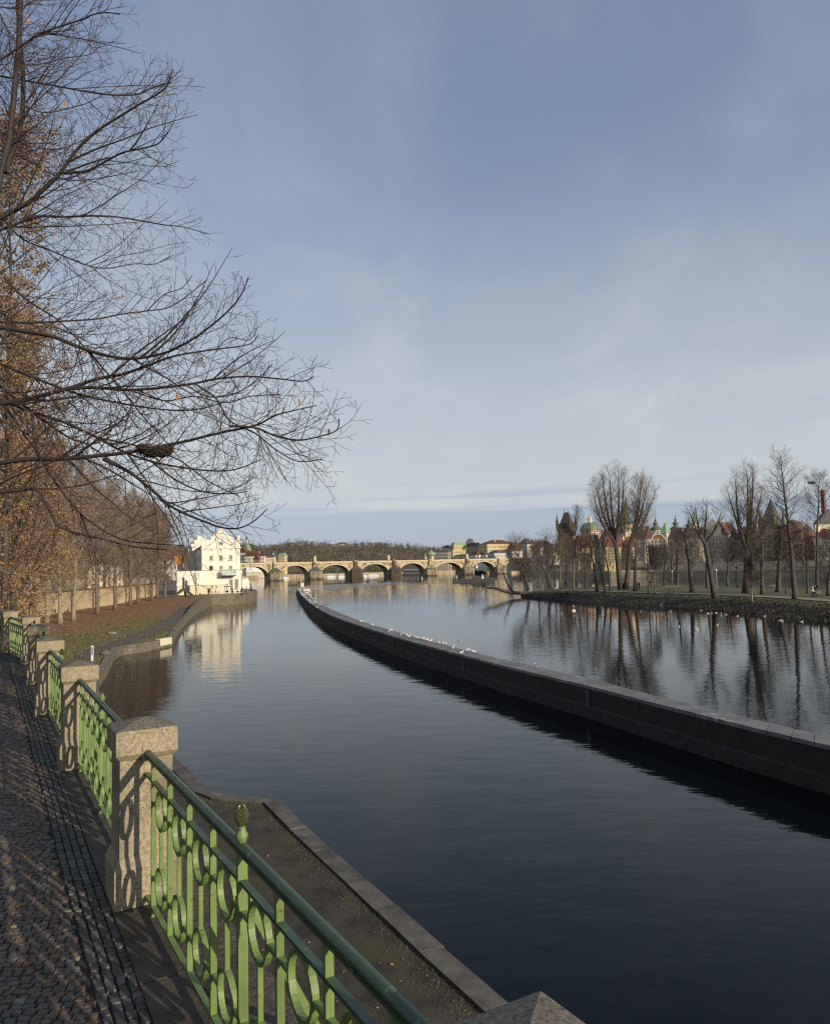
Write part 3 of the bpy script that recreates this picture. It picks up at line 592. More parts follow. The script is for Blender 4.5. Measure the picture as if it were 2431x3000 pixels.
# ------------------------------------------------------------------ the big linden whose boughs hang into the picture (trunk beside the frame)
def linden():
    r = random.Random(21); t = thing('linden_tree', 'large bare linden reaching dark twiggy boughs over the river from the left', 'tree', (-7.6, 8.6, PZ))
    O = V((-7.6, 8.6, PZ)); tk = MB(); tw = Twigs(); lv = MB(); spots = []
    trunk = [V((-7.6, 8.6, PZ - .1)), V((-7.5, 8.6, 8.)), V((-7.35, 8.65, 10)), V((-7.2, 8.7, 12.2)), V((-7.3, 8.8, 15)), V((-7.4, 8.8, 18.5))]
    tk.tube(crom(trunk, 4), [.42 - .014 * k for k in range(21)], 14)
    k1 = 1 / 1.578
    B = [  # points (in photo pixels), depth at root and tip, radius at root and tip
     ([(-40, 1050), (20, 740), (45, 640), (62, 480), (78, 330), (90, 200), (92, 100), (100, -60)], 9, 9.2, .05, .035, 0),
     ([(30, 800), (45, 740), (85, 640), (105, 520), (110, 380), (95, 205), (88, 60), (84, -60)], 9, 9.6, .04, .03, 0),
     ([(-30, 300), (95, 215), (180, 160), (270, 125), (380, 90), (430, 68), (490, 58), (555, 66)], 9, 8.2, .025, .006, 0),
     ([(-30, 345), (130, 375), (300, 405), (450, 432), (560, 440), (640, 435), (720, 400), (790, 385)], 9.4, 8.8, .024, .006, 0),
     ([(-40, 1030), (110, 950), (200, 880), (280, 800), (350, 700), (450, 605), (560, 535), (640, 485), (720, 440), (775, 395), (800, 320)], 9, 8.2, .055, .006, 0),
     ([(280, 800), (400, 790), (500, 740), (570, 705), (650, 688), (730, 665), (770, 620), (790, 595)], 8.7, 8.0, .024, .005, 0),
     ([(-40, 1080), (120, 1020), (200, 1000), (300, 1003), (420, 998), (540, 1003), (650, 1020), (760, 1040), (850, 1050), (970, 1083)], 9.5, 9.6, .04, .005, 0),
     ([(-30, 25), (60, 40), (130, 20), (200, -30)], 9, 9, .015, .006, 0),
     ([(-30, 590), (60, 640), (160, 680), (260, 690), (360, 660), (480, 600)], 10, 10.6, .02, .006, 0),
     ([(-30, 690), (80, 715), (180, 770), (300, 830), (420, 830), (540, 810), (640, 790)], 9.6, 10.2, .024, .006, 0),
     ([(0, 60), (40, 150), (60, 260), (150, 300), (300, 270), (420, 250), (470, 200)], 10, 10.2, .018, .005, 0),
     ([(100, 480), (200, 520), (320, 500), (420, 470), (500, 420)], 9, 9.6, .016, .005, 0),
     ([(-30, 960), (100, 1100), (240, 1160), (400, 1225), (500, 1240), (620, 1220), (720, 1220), (800, 1180)], 9.8, 10.2, .022, .005, 0),
     ([(-30, 245), (120, 270), (250, 295), (350, 335), (450, 370), (580, 395), (700, 385), (800, 355), (900, 300), (980, 240), (1050, 180), (1110, 110), (1150, 20)], 9, 7.8, .055, .006, 800),
     ([(-30, 225), (150, 230), (300, 222), (450, 212), (560, 190), (680, 175), (800, 150), (960, 30)], 9.4, 9.4, .028, .006, 800),
     ([(-30, 605), (100, 590), (220, 560), (330, 530), (450, 490), (560, 470), (680, 430), (770, 395), (850, 375), (1000, 352), (1150, 330), (1195, 285)], 9, 8.6, .062, .005, 800),
     ([(330, 530), (450, 530), (600, 540), (750, 530), (900, 510), (1000, 490), (1150, 478), (1300, 490), (1400, 500), (1450, 480)], 8.9, 7.6, .035, .005, 800),
     ([(-30, 882), (120, 862), (300, 858), (450, 845), (600, 828), (720, 805), (850, 780), (950, 755), (1060, 730), (1180, 705), (1270, 660), (1340, 640), (1465, 612)], 8.6, 7.4, .058, .005, 800),
     ([(1060, 708), (1180, 715), (1280, 755), (1380, 772), (1470, 757), (1555, 728), (1568, 672)], 7.8, 7.3, .02, .005, 800),
     ([(-30, 570), (150, 640), (300, 690), (450, 760), (560, 820), (700, 870), (850, 900), (1000, 915), (1100, 905), (1210, 860)], 9.2, 8.0, .045, .005, 800),
     ([(480, 860), (600, 920), (700, 1000), (780, 1070), (850, 1110), (950, 1150), (1020, 1175), (1100, 1180), (1170, 1150), (1235, 1090)], 8.4, 7.4, .034, .005, 800),
     ([(-30, 1012), (80, 1005), (170, 1000), (240, 1110), (270, 1165), (350, 1200), (480, 1230), (620, 1265), (780, 1280)], 8.4, 8.6, .055, .008, 800),
     ([(-30, 405), (150, 480), (280, 530), (400, 570), (550, 600), (700, 625), (850, 635), (960, 620), (1050, 590)], 9.2, 8.6, .034, .006, 800),
     ([(-30, 490), (100, 600), (200, 680), (320, 760), (400, 790), (520, 870), (640, 950), (720, 1060), (800, 1180), (850, 1290)], 9.6, 9.2, .03, .006, 800),
     ([(20, 20), (120, 120), (260, 210), (380, 330), (480, 470), (560, 600), (640, 720)], 10, 9.4, .022, .006, 800),
     ([(150, 640), (170, 800), (240, 940), (330, 1060), (420, 1150), (560, 1230), (700, 1250), (850, 1260)], 9, 8.8, .03, .006, 800),
     ([(280, 1150), (250, 1240), (240, 1300), (215, 1310)], 8.4, 8.3, .013, .005, 800),
     ([(700, 870), (820, 960), (940, 1010), (1060, 1020), (1140, 1010)], 8.2, 7.8, .018, .005, 800),
     ([(900, 510), (1000, 580), (1060, 680), (1180, 740), (1280, 820), (1380, 870), (1490, 860)], 8, 7.4, .017, .005, 800),
     ([(1000, 360), (1060, 300), (1150, 310), (1190, 260)], 8.6, 8.4, .01, .004, 800),
     ([(680, 175), (760, 100), (840, 70), (890, 10)], 9.2, 9.2, .012, .005, 800),
     ([(850, 510), (960, 570), (1080, 560), (1180, 500), (1260, 420)], 8.2, 8, .014, .005, 800),
     ([(1060, 700), (1080, 600), (1110, 510)], 7.7, 7.6, .010, .004, 800),
     ([(600, 540), (760, 590), (900, 570), (1040, 600), (1160, 570), (1300, 560)], 8.6, 8, .014, .005, 800),
     ([(450, 760), (640, 800), (820, 860), (960, 960), (1100, 1030)], 8.8, 8.3, .018, .005, 800),
    ]
    def side(par, r_par, s0, s1, step, L0, lev):
        n = max(2, int((s1 - s0) / step)); sg = r.choice((-1, 1)); tot = sum((par[i + 1] - par[i]).length for i in range(len(par) - 1)); n = max(2, int(tot * (s1 - s0) / step))
        for i in range(n):
            q = s0 + (s1 - s0) * (i + r.random() * .8) / n; p, d = pick(par, min(q, .995)); sg = -sg
            out = V((d.z, r.uniform(-.6, .6), -d.x)) * sg                          # mostly across the bough, some towards and away from the river
            dd = d * r.uniform(.7, 1.1) + out.normalized() * r.uniform(.55, 1.0) + V((r.uniform(-.2, .2), r.uniform(-.5, .5), r.uniform(-.3, .15))); ln = L0 * (1.10 - .86 * q) * r.uniform(.55, 1.25)
            if ln < .05: continue
            m = 5 if lev == 0 else 3; b = bend(p, dd, ln, m, r.uniform(-.06, .16), .13 if lev < 2 else .20, r)
            r0 = min(r_par * .6, .0022 + ln * .0055); tw.add(b, [r0 + (.0019 - r0) * k / m for k in range(m + 1)])
            if lev < 2: side(b, r0, .18, .98, (.115, .095)[lev], (.44, .18)[lev] * (.55 + .45 * ln), lev + 1)
            elif r.random() < .5: tw.add([b[-1], b[-1] + (b[-1] - b[-2]).normalized() * .010], [.0038, .0025])
            if lev == 1 and r.random() < .004: spots.append(b[-1])
    for pts, d0, d1, r0, r1, oy in B:
        n = len(pts); P = [at(x * k1, (y * k1 + oy) if oy else y * k1, lerp(d0, d1, (i / (n - 1)) ** 1.2)) for i, (x, y) in enumerate(pts)]
        if pts[0][0] < 5:                                                          # carry the bough back to the trunk
            d_ = (P[0] - P[1]).normalized(); q_ = P[0] + d_ * .9; P.insert(0, q_); z = min(max(q_.z - .7, 8.2), 17.5); P.insert(0, V((-7.3, 8.7, z)))
        S = crom(P, 5); m = len(S); r0 *= .68; rad = [r0 + (r1 - r0) * (k / (m - 1)) ** .7 for k in range(m)]
        tk.tube(S, rad, 7, cap=False); first = .20 if pts[0][0] < 5 else .08
        if m > 28:
            tot_ = sum((S[j + 1] - S[j]).length for j in range(m - 1))
            for k in range(5):
                q_ = r.uniform(.08, .58); p_, d_ = pick(S, q_); o_ = V((d_.z, r.uniform(-.8, .8), -d_.x)) * r.choice((-1, 1)); b_ = bend(p_, d_ + o_.normalized() * r.uniform(.35, .8), min(r.uniform(1.0, 1.9), .62 * (1 - q_) * tot_), 9, r.uniform(-.03, .07), .11, r); rr_ = r0 * .36
                tk.tube(b_, [rr_ + (.003 - rr_) * (j / 9) for j in range(10)], 5, cap=False); side(b_, rr_ * .6, .08, .95, .14, .5, 1)
        side(S, (r0 + r1) / 2, first, .97, .130, 1.05 if m > 25 else .7, 0)
    tk.build('trunk', M['linden'], t, True, -O); tw.build('crown', M['lindentwig'], t, -O)
    fixed = [((135, 95), 0), ((300, 480), 0), ((200, 775), 0), ((160, 1250), 0), ((565, 1370), 0), ((750, 440), 0), ((565, 110), 800), ((630, 180), 800), ((240, 540), 800), ((605, 605), 800), ((970, 790), 800), ((1040, 470), 800), ((1285, 465), 800), ((1385, 595), 800), ((1100, 1130), 800), ((935, 400), 800), ((820, 570), 800), ((390, 730), 800), ((495, 750), 800), ((130, 935), 800), ((1520, 735), 800), ((680, 570), 800)]
    for (x, y), oy in fixed:
        p = at(x * k1, y * k1 + oy, 8.3)
        for _ in range(2):
            s = r.uniform(.03, .055); ax = V((r.uniform(-.35, .35), r.uniform(-.35, .35), -1)).normalized() * s; ay = V((r.uniform(-1, 1), r.uniform(-1, 1), 0)).normalized() * s * .33
            lv.add([p - ax, p - ay * 1.3, p + ax, p + ay], [(0, 1, 2), (0, 2, 3)])
    p = at(533, 1635, 7.9)                                                         # the bunch of dry leaves on the lowest bough
    for _ in range(12):
        s = r.uniform(.04, .075); q = p + V((r.uniform(-.04, .04), r.uniform(-.04, .04), r.uniform(-.05, .05))); ax = V((r.uniform(-.6, .6), r.uniform(-.4, .4), -1)).normalized() * s; ay = V((r.uniform(-1, 1), r.uniform(-1, 1), r.uniform(-.3, .3))).normalized() * s * .35
        lv.add([q - ax, q - ay * 1.3, q + ax, q + ay], [(0, 1, 2), (0, 2, 3)])
    tw2 = Twigs(); S = crom([at(850 * k1, 1290 * k1 + 800, 8.0), at(537, 1612, 7.9), at(532, 1628, 7.9)], 4); tk2 = MB()
    lv.build('leaves', M['leaf'], t, False, -O)
linden()
def nest(label, c, s, n=520):
    r = random.Random(5); tw = Twigs()
    for k in range(n):
        a = r.uniform(0, 6.28); q = r.random() ** .5; z = r.uniform(-.5, .35); rr = s * (1 - .9 * max(0, -z - .1)) * (.35 + .6 * q); p = V((math.cos(a) * rr, math.sin(a) * rr, z * s * .62)); d = V((-math.sin(a), math.cos(a), r.uniform(-.5, .5))) + V((r.uniform(-.7, .7), r.uniform(-.7, .7), 0)); d.normalize(); l = s * r.uniform(.3, .75)
        tw.add([p - d * l * .5, p + V((0, 0, s * .03)), p + d * l * .5], [s * .018, s * .02, s * .012])
    o = tw.build('bird_nest', M['stick'], None, c); tag(o, label, 'nest'); return o
nest('bird nest of dark sticks lodged on a bough of the near linden', at(455, 1320, 8.15), .20)
# ------------------------------------------------------------------ people: one continuous body grown over a posed skeleton
_pc = {}
def person_mesh(key, top, legs, pose=0, hair='hair', bag=False):
    if key in _pc: return _pc[key]
    vs = []; es = []; rad = []
    def J(p, r, par=None):
        vs.append(p); rad.append(r)
        if par is not None: es.append((par, len(vs) - 1))
        return len(vs) - 1
    st = .16 if pose == 1 else .03
    pel = J((0, 0, .92), .15); wai = J((0, 0, 1.08), .13, pel); che = J((0, -.01, 1.30), .165, wai); nb = J((0, -.01, 1.44), .10, che); nk = J((0, -.02, 1.52), .055, nb); hd = J((0, -.04, 1.62), .085, nk); J((0, -.035, 1.71), .07, hd)
    for s in (-1, 1):
        hp = J((s * .095, 0, .86), .10, pel); kn = J((s * .105, -s * st * .7 - .01, .48), .068, hp); an = J((s * .11, -s * st * 1.6 + .02, .09), .045, kn); J((s * .12, -s * st * 1.6 - .12, .035), .04, an)
        sh = J((s * .19, -.01, 1.40), .068, che)
        if pose == 2: el_ = J((s * .24, -.08, 1.16), .05, sh); wr = J((s * .12, -.26, 1.22), .035, el_)
        else: el_ = J((s * .27, s * st * .6, 1.13), .05, sh); wr = J((s * .27, s * st * 1.1 - .08, .90), .036, el_)
        J((vs[wr][0], vs[wr][1] - .04, vs[wr][2] - .08), .032, wr)
    me = bpy.data.meshes.new('person'); me.from_pydata(vs, es, []); ob = bpy.data.objects.new('tmp', me); C.objects.link(ob)
    sk = ob.modifiers.new('s', 'SKIN'); sb_ = ob.modifiers.new('b', 'SUBSURF'); sb_.levels = 1
    for i, sv in enumerate(me.skin_vertices[0].data): sv.radius = (rad[i], rad[i]); sv.use_root = (i == 0)
    dg = bpy.context.evaluated_depsgraph_get(); out = bpy.data.meshes.new_from_object(ob.evaluated_get(dg)); bpy.data.objects.remove(ob)
    out.materials.clear()
    for m in (M[top], M[legs], M['skin'], M[hair], M['cdark']): out.materials.append(m)
    for p in out.polygons:
        c = p.center; p.use_smooth = True
        p.material_index = 4 if c.z < .09 else 1 if c.z < .86 and abs(c.x) < .2 else (2 if c.y < -.035 and c.z < 1.68 and c.z > 1.5 else 3) if c.z > 1.52 else 2 if c.z > 1.49 or (abs(c.x) > .2 and c.z < .87) else 0
    _pc[key] = out; return out
def person(label, p, rz=0, top='cdark', legs='cdark', pose=0, s=1.0, group=None):
    me = person_mesh((top, legs, pose), top, legs, pose); o = link('person', me, None, p, rz); o.scale = (s, s, s); return tag(o, label, 'person', group)
def cafe_set():
    t = link('cafe_table', None); b = MB(); b.lathe([(.38, .72), (.38, .75)], 12); b.build('table_top', M['cdark'], t); b = MB(); b.lathe([(.24, 0), (.24, .03), (.035, .05), (.035, .718)], 8); b.build('leg', M['black'], t); return t
def cafe_chair():
    t = link('cafe_chair', None); b = MB(); b.box((0, 0, .45), (.42, .42, .04)); b.build('seat', M['cdark'], t); b = MB(); b.box((0, .2, .72), (.4, .03, .32)); b.build('backrest', M['cdark'], t)
    for sx in (-1, 1):
        for sy in (-1, 1): b = MB(); b.box((sx * .18, sy * .18, .215 if sy < 0 else .28), (.03, .03, .43 if sy < 0 else .56)); b.build('leg', M['black'], t)
    return t
# ------------------------------------------------------------------ left bank
EB = [(-9.4, 25.6), (-14.8, 36.8), (-21.2, 50.2), (-24.6, 60.2), (-28.7, 72.6), (-27.8, 76.3), (-26.7, 82.5), (-30.6, 96.7), (-35.8, 117.2), (-41.7, 142.8), (-48.0, 176.8)]
def ex_(y):
    for (x0, y0), (x1, y1) in zip(EB, EB[1:]):
        if y <= y1: return x0 + (x1 - x0) * max(0, (y - y0)) / (y1 - y0)
    return EB[-1][0] - (y - EB[-1][1]) * .25
def sstep(a, b, x): t = min(max((x - a) / (b - a), 0), 1); return t * t * (3 - 2 * t)
def bankz(x, y):
    d = max(ex_(y) - x, 0); z0 = .80; z = z0 + min(d, 20) * .062 + .12 * noise.noise(V((x * .15, y * .15, 0))) * min(d / 4, 1)
    return lerp(z, 2.36, sstep(150, 172, y))
def on_bank(px, py):
    r = ray(px, py); t = 40
    while t < 260:
        p = V((0, 0, HC)) + r * t
        if p.z < bankz(p.x, p.y): break
        t += .25
    return V((p.x, p.y, bankz(p.x, p.y)))
ds = [0, .5, 1.2, 2, 3, 4, 5, 6, 7, 8, 9.5, 11, 13, 15, 17, 20, 24, 30, 40, 60, 110]
b = MB(); ys = [24 + 2.5 * k for k in range(84)]
vs = [(ex_(y) - d - .3, y, bankz(ex_(y) - d, y)) for y in ys for d in ds]; n = len(ds)
b.add(vs, [(i * n + j + 1, i * n + j, (i + 1) * n + j, (i + 1) * n + j + 1) for i in range(len(ys) - 1) for j in range(n - 1)])
me = b.mesh('bank', M['litter'], True); bank = struct(link('bank', me))
att = me.attributes.new('litter', 'FLOAT', 'POINT')
for i, p in enumerate(me.vertices):
    y = p.co.y; d = ex_(y) - p.co.x; att.data[i].value = sstep(8, 13, d + (y - 75) * .13 + 3 * noise.noise(V((p.co.x * .2, y * .2, 5))))
nt_ = M['litter'].node_tree; a_ = nt_.nodes.new('ShaderNodeAttribute'); a_.attribute_name = 'litter'; mx = nt_.nodes.new('ShaderNodeMix'); mx.data_type = 'RGBA'; pb = nt_.nodes['Principled BSDF']; old = pb.inputs['Base Color'].links[0].from_socket
geo_ = nt_.nodes['Geometry']; nn_ = nt_.nodes.new('ShaderNodeTexNoise'); nn_.inputs['Scale'].default_value = 1.6; nn_.inputs['Detail'].default_value = 8; nn_.inputs['Roughness'].default_value = .75; nt_.links.new(geo_.outputs['Position'], nn_.inputs['Vector'])
rm = nt_.nodes.new('ShaderNodeValToRGB'); rm.color_ramp.elements[0].color = (.11, .060, .030, 1); rm.color_ramp.elements[1].color = (.34, .185, .085, 1); rm.color_ramp.elements[0].position = .38; rm.color_ramp.elements[1].position = .66; nt_.links.new(nn_.outputs['Fac'], rm.inputs['Fac'])
ad = nt_.nodes.new('ShaderNodeMath'); ad.operation = 'MULTIPLY_ADD'; nt_.links.new(nn_.outputs['Fac'], ad.inputs[0]); ad.inputs[1].default_value = .7; nt_.links.new(a_.outputs['Fac'], ad.inputs[2])
r2_ = nt_.nodes.new('ShaderNodeMapRange'); nt_.links.new(ad.outputs[0], r2_.inputs['Value']); r2_.inputs['From Min'].default_value = .62; r2_.inputs['From Max'].default_value = .95
nt_.links.new(r2_.outputs[0], mx.inputs['Factor']); nt_.links.new(old, mx.inputs[6]); nt_.links.new(rm.outputs[0], mx.inputs[7]); nt_.links.new(mx.outputs[2], pb.inputs['Base Color'])
pth = crom([on_bank(x / 2.17, 1500 + y / 2.17) for x, y in ((470, 975), (560, 912), (700, 855), (800, 818), (900, 785), (1000, 742), (1075, 700), (1140, 655), (1200, 610))], 4)
b = MB(); vs = []
for i, p in enumerate(pth):
    w_ = .75 + .2 * math.sin(i * 1.3) + i * .02
    for s in (-1, -.33, .33, 1): x = p.x + s * w_; vs.append((x, p.y + s * .25, bankz(x, p.y) + .05 - .035 * abs(s)))
b.add(vs, [(i * 4 + j, i * 4 + j + 1, i * 4 + 5 + j, i * 4 + 4 + j) for i in range(len(pth) - 1) for j in range(3)]); struct(b.build('footpath', M['dirt']))
lf = MB(); rnd = random.Random(3)
for k in range(7000):
    y = 66 + 110 * rnd.random() ** 1.2; d = rnd.uniform(3, 24) ; x = ex_(y) - d
    if rnd.random() > sstep(3, 9, d + (y - 75) * .13): continue
    leafquad(lf, V((x, y, bankz(x, y) + .04)), rnd.uniform(.05, .11), 0 if rnd.random() < .6 else 1, .6)
stuff(lf.build('leaf_litter', [M['leaf'], mat('brown_leaf', (.12, .06, .025), (.20, .10, .04), 2)]), 'orange brown leaf litter under the row of bare trees', 'leaves')
gr = MB()
for k in range(5200):
    y = 58 + 62 * rnd.random() ** 1.3; d = rnd.uniform(.3, 11); x = ex_(y) - d - .2; p = V((x, y, bankz(x, y) - .01)); a = rnd.uniform(0, 6.28); w_ = rnd.uniform(.05, .1); hh = rnd.uniform(.06, .16)
    gr.add([p + V((math.cos(a) * w_, math.sin(a) * w_, 0)), p - V((math.cos(a) * w_, math.sin(a) * w_, 0)), p + V((rnd.uniform(-.06, .06), rnd.uniform(-.06, .06), hh))], [(0, 1, 2)])
stuff(gr.build('grass', mat('winter_grass', (.105, .10, .034), (.15, .138, .052), .4)), 'short winter grass along the edge of the left bank', 'grass')
E1 = [V((x, y, 0)) for x, y in EB[2:]]
wl_ = [V((x, y, 0)) for x, y in EB[:2]] + E1[:5]; b = MB(); wallstrip(b, crom(wl_, 3), -1.5, .93, .5); t = b.build('low_bank_wall', M['rubblewall']); tag(t, 'low stone wall edging the grass bank in the left foreground water', 'wall')
b = MB(); pp = E1[4] + (E1[3] - E1[4]) * .02; q_ = E1[4] + (E1[3] - E1[4]) * .42; d_ = (q_ - pp).normalized(); nl = V((d_.y, -d_.x, 0)) 
for j in range(3):
    c0 = pp.lerp(q_, j / 3 + .01); c1 = pp.lerp(q_, (j + 1) / 3 - .01); o_ = V((.04, -.012, 0)); i_ = V((-.5, .1, 0))
    b.hexa([(p.x, p.y, .25) for p in (c1 + i_, c0 + i_, c0 + o_, c1 + o_)][::1], [(p.x, p.y, .96) for p in (c1 + i_, c0 + i_, c0 + o_, c1 + o_)])
b.build('repaired_block', M['cream'], t)['label'] = 'new pale blocks at the end of the low wall'
wl2 = crom(E1[4:], 4); zt = [.93 if p.y < 112 else lerp(.93, 2.62, sstep(112, 172, p.y)) for p in wl2]
b = MB(); wallstrip(b, wl2, -1.5, zt, .55); tag(b.build('curved_bank_wall', M['rubblewall']), 'curving stone wall that climbs along the bank to the white mill terrace', 'wall')
TZ = 2.32; TE = [V((-48, 176.8, 0)), V((-43.9, 179.5, 0)), V((-42.3, 184, 0)), V((-41.5, 189, 0)), V((-42, 198, 0)), V((-46.3, 215.6, 0)), V((-54, 226, 0))]
b = MB(); wallstrip(b, crom(TE, 3), -1.5, TZ + .22, .45); tag(b.build('terrace_wall', M['rubblewall']), 'rough stone river wall round the cafe terrace of the white mill', 'wall')
b = MB(); poly = [(p.x - .2, p.y, TZ) for p in TE] + [(-90, 226, TZ), (-90, 177, TZ)]; b.add(poly, [tuple(range(len(poly)))]); struct(b.build('terrace', M['gravel']))
# park wall behind the trees
PW = [V((-47.5, 84, 0)), V((-53, 105, 0)), V((-57.3, 127, 0)), V((-60.5, 155, 0)), V((-62.3, 181, 0))]
t = thing('park_wall', 'long ochre park wall behind the row of bare trees', 'wall'); b = MB(); wallstrip(b, crom(PW, 4), .5, 5.2, .4); b.build('wall', M['parkwall'], t); b = MB(); wallstrip(b, [p + V((.06, 0, 0)) for p in crom(PW, 4)], 5.2, 5.42, .52); b.build('coping', M['tile'], t)
# ------------------------------------------------------------------ trees of the left bank
def T(px, py): return on_bank(px, py)
gold = dict(mats=('darkbark', 'twig2'))
tree('hornbeam_tree', 'tall hornbeam keeping golden brown leaves, largest at the left edge', V((-16.9, 31, .9)), h=25.5, rt=.17, seed=31, cb=.10, spread=6.2, n1=66, n2=10, n3=7, el=(25, 65), tl=.9, tr=.008, leaves=14, leafsize=.066, prof=lambda q: (1 - .58 * q) * min(1, .22 + q * 3.2) * (.8 + .3 * math.sin(q * 17)), **gold)
tree('hornbeam_tree', 'shorter hornbeam with golden leaves behind the boughs, before the bare row', T(42, 1850) if False else V((-24.6, 46, bankz(-24.6, 46))), h=21, rt=.28, seed=32, cb=.12, spread=6.2, n1=56, n2=9, n3=7, el=(25, 65), tl=1.0, tr=.009, leaves=11, leafsize=.080, prof=lambda q: (1 - .62 * q) * min(1, .25 + q * 3.2), **gold)
tree('hornbeam_tree', 'rust brown leafy hornbeam low at the left edge above the far posts', V((-36.5, 64, bankz(-36.5, 64))), h=17, rt=.25, seed=33, cb=.08, spread=6, n1=50, n2=9, n3=7, el=(20, 60), tl=1.2, tr=.011, leaves=8, leafsize=.095, droop=.22, **gold)
rowt = [(138, 1825, 21.5, 'first pale trunk of the bare tree row, beside the last posts'), (177, 1827, 22, 'forked pale trunk second in the bare tree row'), (216, 1818, 21, 'thick flared trunk third in the bare tree row'),
        (286, 1800, 21, 'bare tree fourth in the row on the leaf littered bank'), (339, 1788, 20.5, 'slim bare tree fifth in the row on the leaf littered bank'), (382, 1775, 20.5, 'sixth bare tree of the row, pale trunk on the littered slope'),
        (405, 1769, 20, 'seventh bare tree of the row, close behind the sixth'), (445, 1760, 19.5, 'eighth bare tree of the row before the dark sculpture'), (461, 1753, 18.5, 'ninth bare tree of the row, near the dark sculpture'), (484, 1751, 17, 'last bare tree of the row, next to the dark sculpture')]
for i, (px, py, h, lb) in enumerate(rowt):
    tree('bare_tree', lb, T(px, py), 'bare trees in the row along the left bank', (('palebark' if i < 3 else 'bark'), 'twig'), h=h, rt=.30 if i < 3 else .36, seed=100 + i, cb=.10, spread=6.2, n1=52, n2=10, n3=9, el=(30, 72), up1=.12, tl=1.45, tr=.015 + i * .0010, lean=(random.Random(i).uniform(-1, 1), 0), wob=.25)
back = [(60, 1800, 22, 'bare tree at the far left behind the golden leaves'), (98, 1797, 21, 'bare tree behind the first trunks of the row, far left'), (250, 1790, 22, 'bare tree in the rear row behind the third and fourth trunks'), (312, 1783, 22, 'bare tree in the rear row before the ochre wall, between fourth and fifth'), (362, 1772, 21, 'bare tree in the rear row behind the fifth and sixth trunks'), (424, 1760, 20, 'rear bare tree between the seventh and eighth trunks'), (20, 1795, 20, 'bare tree cut by the left edge behind the last post')]
for i, (px, py, h, lb) in enumerate(back):
    p = T(px, py) + V((-5, 3, 0)) * (1 if px > 200 else 0); p.z = bankz(p.x, p.y)
    tree('bare_tree', lb, p, 'bare trees in the rear row of the left bank', ('bark', 'twig' if i % 2 else 'twig2'), h=h, rt=.3, seed=140 + i, cb=.08, spread=6.2, n1=46, n2=10, n3=9, el=(30, 70), up1=.12, tl=1.5, tr=.017, wob=.25)
tree('shrub', 'small bare shrub before the white terrace building', V((*at(574, 1735, 182).xy, TZ)), None, ('darkbark', 'darktwig'), cat='shrub', h=4.4, rt=.09, seed=77, cb=.25, spread=1.6, n1=14, n2=5, n3=4, el=(45, 70), tl=.5, tr=.02)
# benches and lamps under the trees, a marker post near the water
def bench(name, label, p, rz, group=None):
    t = thing(name, label, 'bench', p, rz, group); b = MB()
    for k in range(3): b.box((0, -.18 + .16 * k, .45), (1.7, .12, .04))
    b.build('seat', M['bark'], t); b = MB()
    for k in range(2): b.box((0, .27 + .03 * k, .62 + .16 * k), (1.7, .03, .11))
    b.build('backrest', M['bark'], t)
    for s in (-1, 1):
        b = MB(); b.box((s * .65, -.15, .21), (.06, .06, .43)); b.box((s * .65, .24, .38), (.06, .06, .76)); b.box((s * .65, .05, .41), (.06, .36, .05)); b.build('leg', M['black'], t)
    return t
bench('park_bench', 'park bench under the first trees of the left bank', T(158, 1800), -1.2, 'benches under the left bank trees'); bench('park_bench', 'park bench beside the third trunk of the left row', T(195, 1800), -1.3, 'benches under the left bank trees')
def lamp(label, p, h, group=None):
    t = thing('street_lamp', label, 'lamp', p, 0, group); b = MB(); b.lathe([(.12, 0), (.12, .5), (.07, .6), (.05, h * .9), (.06, h * .92), (.03, h * .93)], 8); b.build('pole', M['black'], t)
    b = MB(); b.lathe([(.08, h * .93), (.19, h * .99), (.17, h), (.05, h * 1.03), (.02, h * 1.06)], 8); b.build('lantern', M['pane'], t); return t
lamp('black park lamp post before the ochre wall', T(200, 1793) + V((-2, 1, 0)), 4.6)
p = on(271, 1934, .95); t = thing('marker_post', 'slim white marker post with a dark blue face on the grass bank', 'post', (p.x, p.y, .85)); b = MB(); b.box((0, 0, .64), (.17, .10, 1.28)); b.build('post', M['paint_white'], t); b = MB(); b.box((.01, -.055, .85), (.09, .012, .62)); b.build('panel', M['paint_blue'], t)
p = on_bank(309, 1920); b = MB(); b.blob((p.x, p.y, p.z + .12), (.42, .3, .28), 4, .5, 10); tag(b.build('tree_stump', M['bark'], None, True), 'low brown stump on the grass beside the marker post', 'stump')
p = on_bank(328, 1858); b = MB(); b.blob((p.x, p.y, p.z + .08), (.55, .35, .2), 9, .5, 10); tag(b.build('boulder', M['concrete'], None, True), 'pale grey stone lying in the grass of the left bank', 'stone')
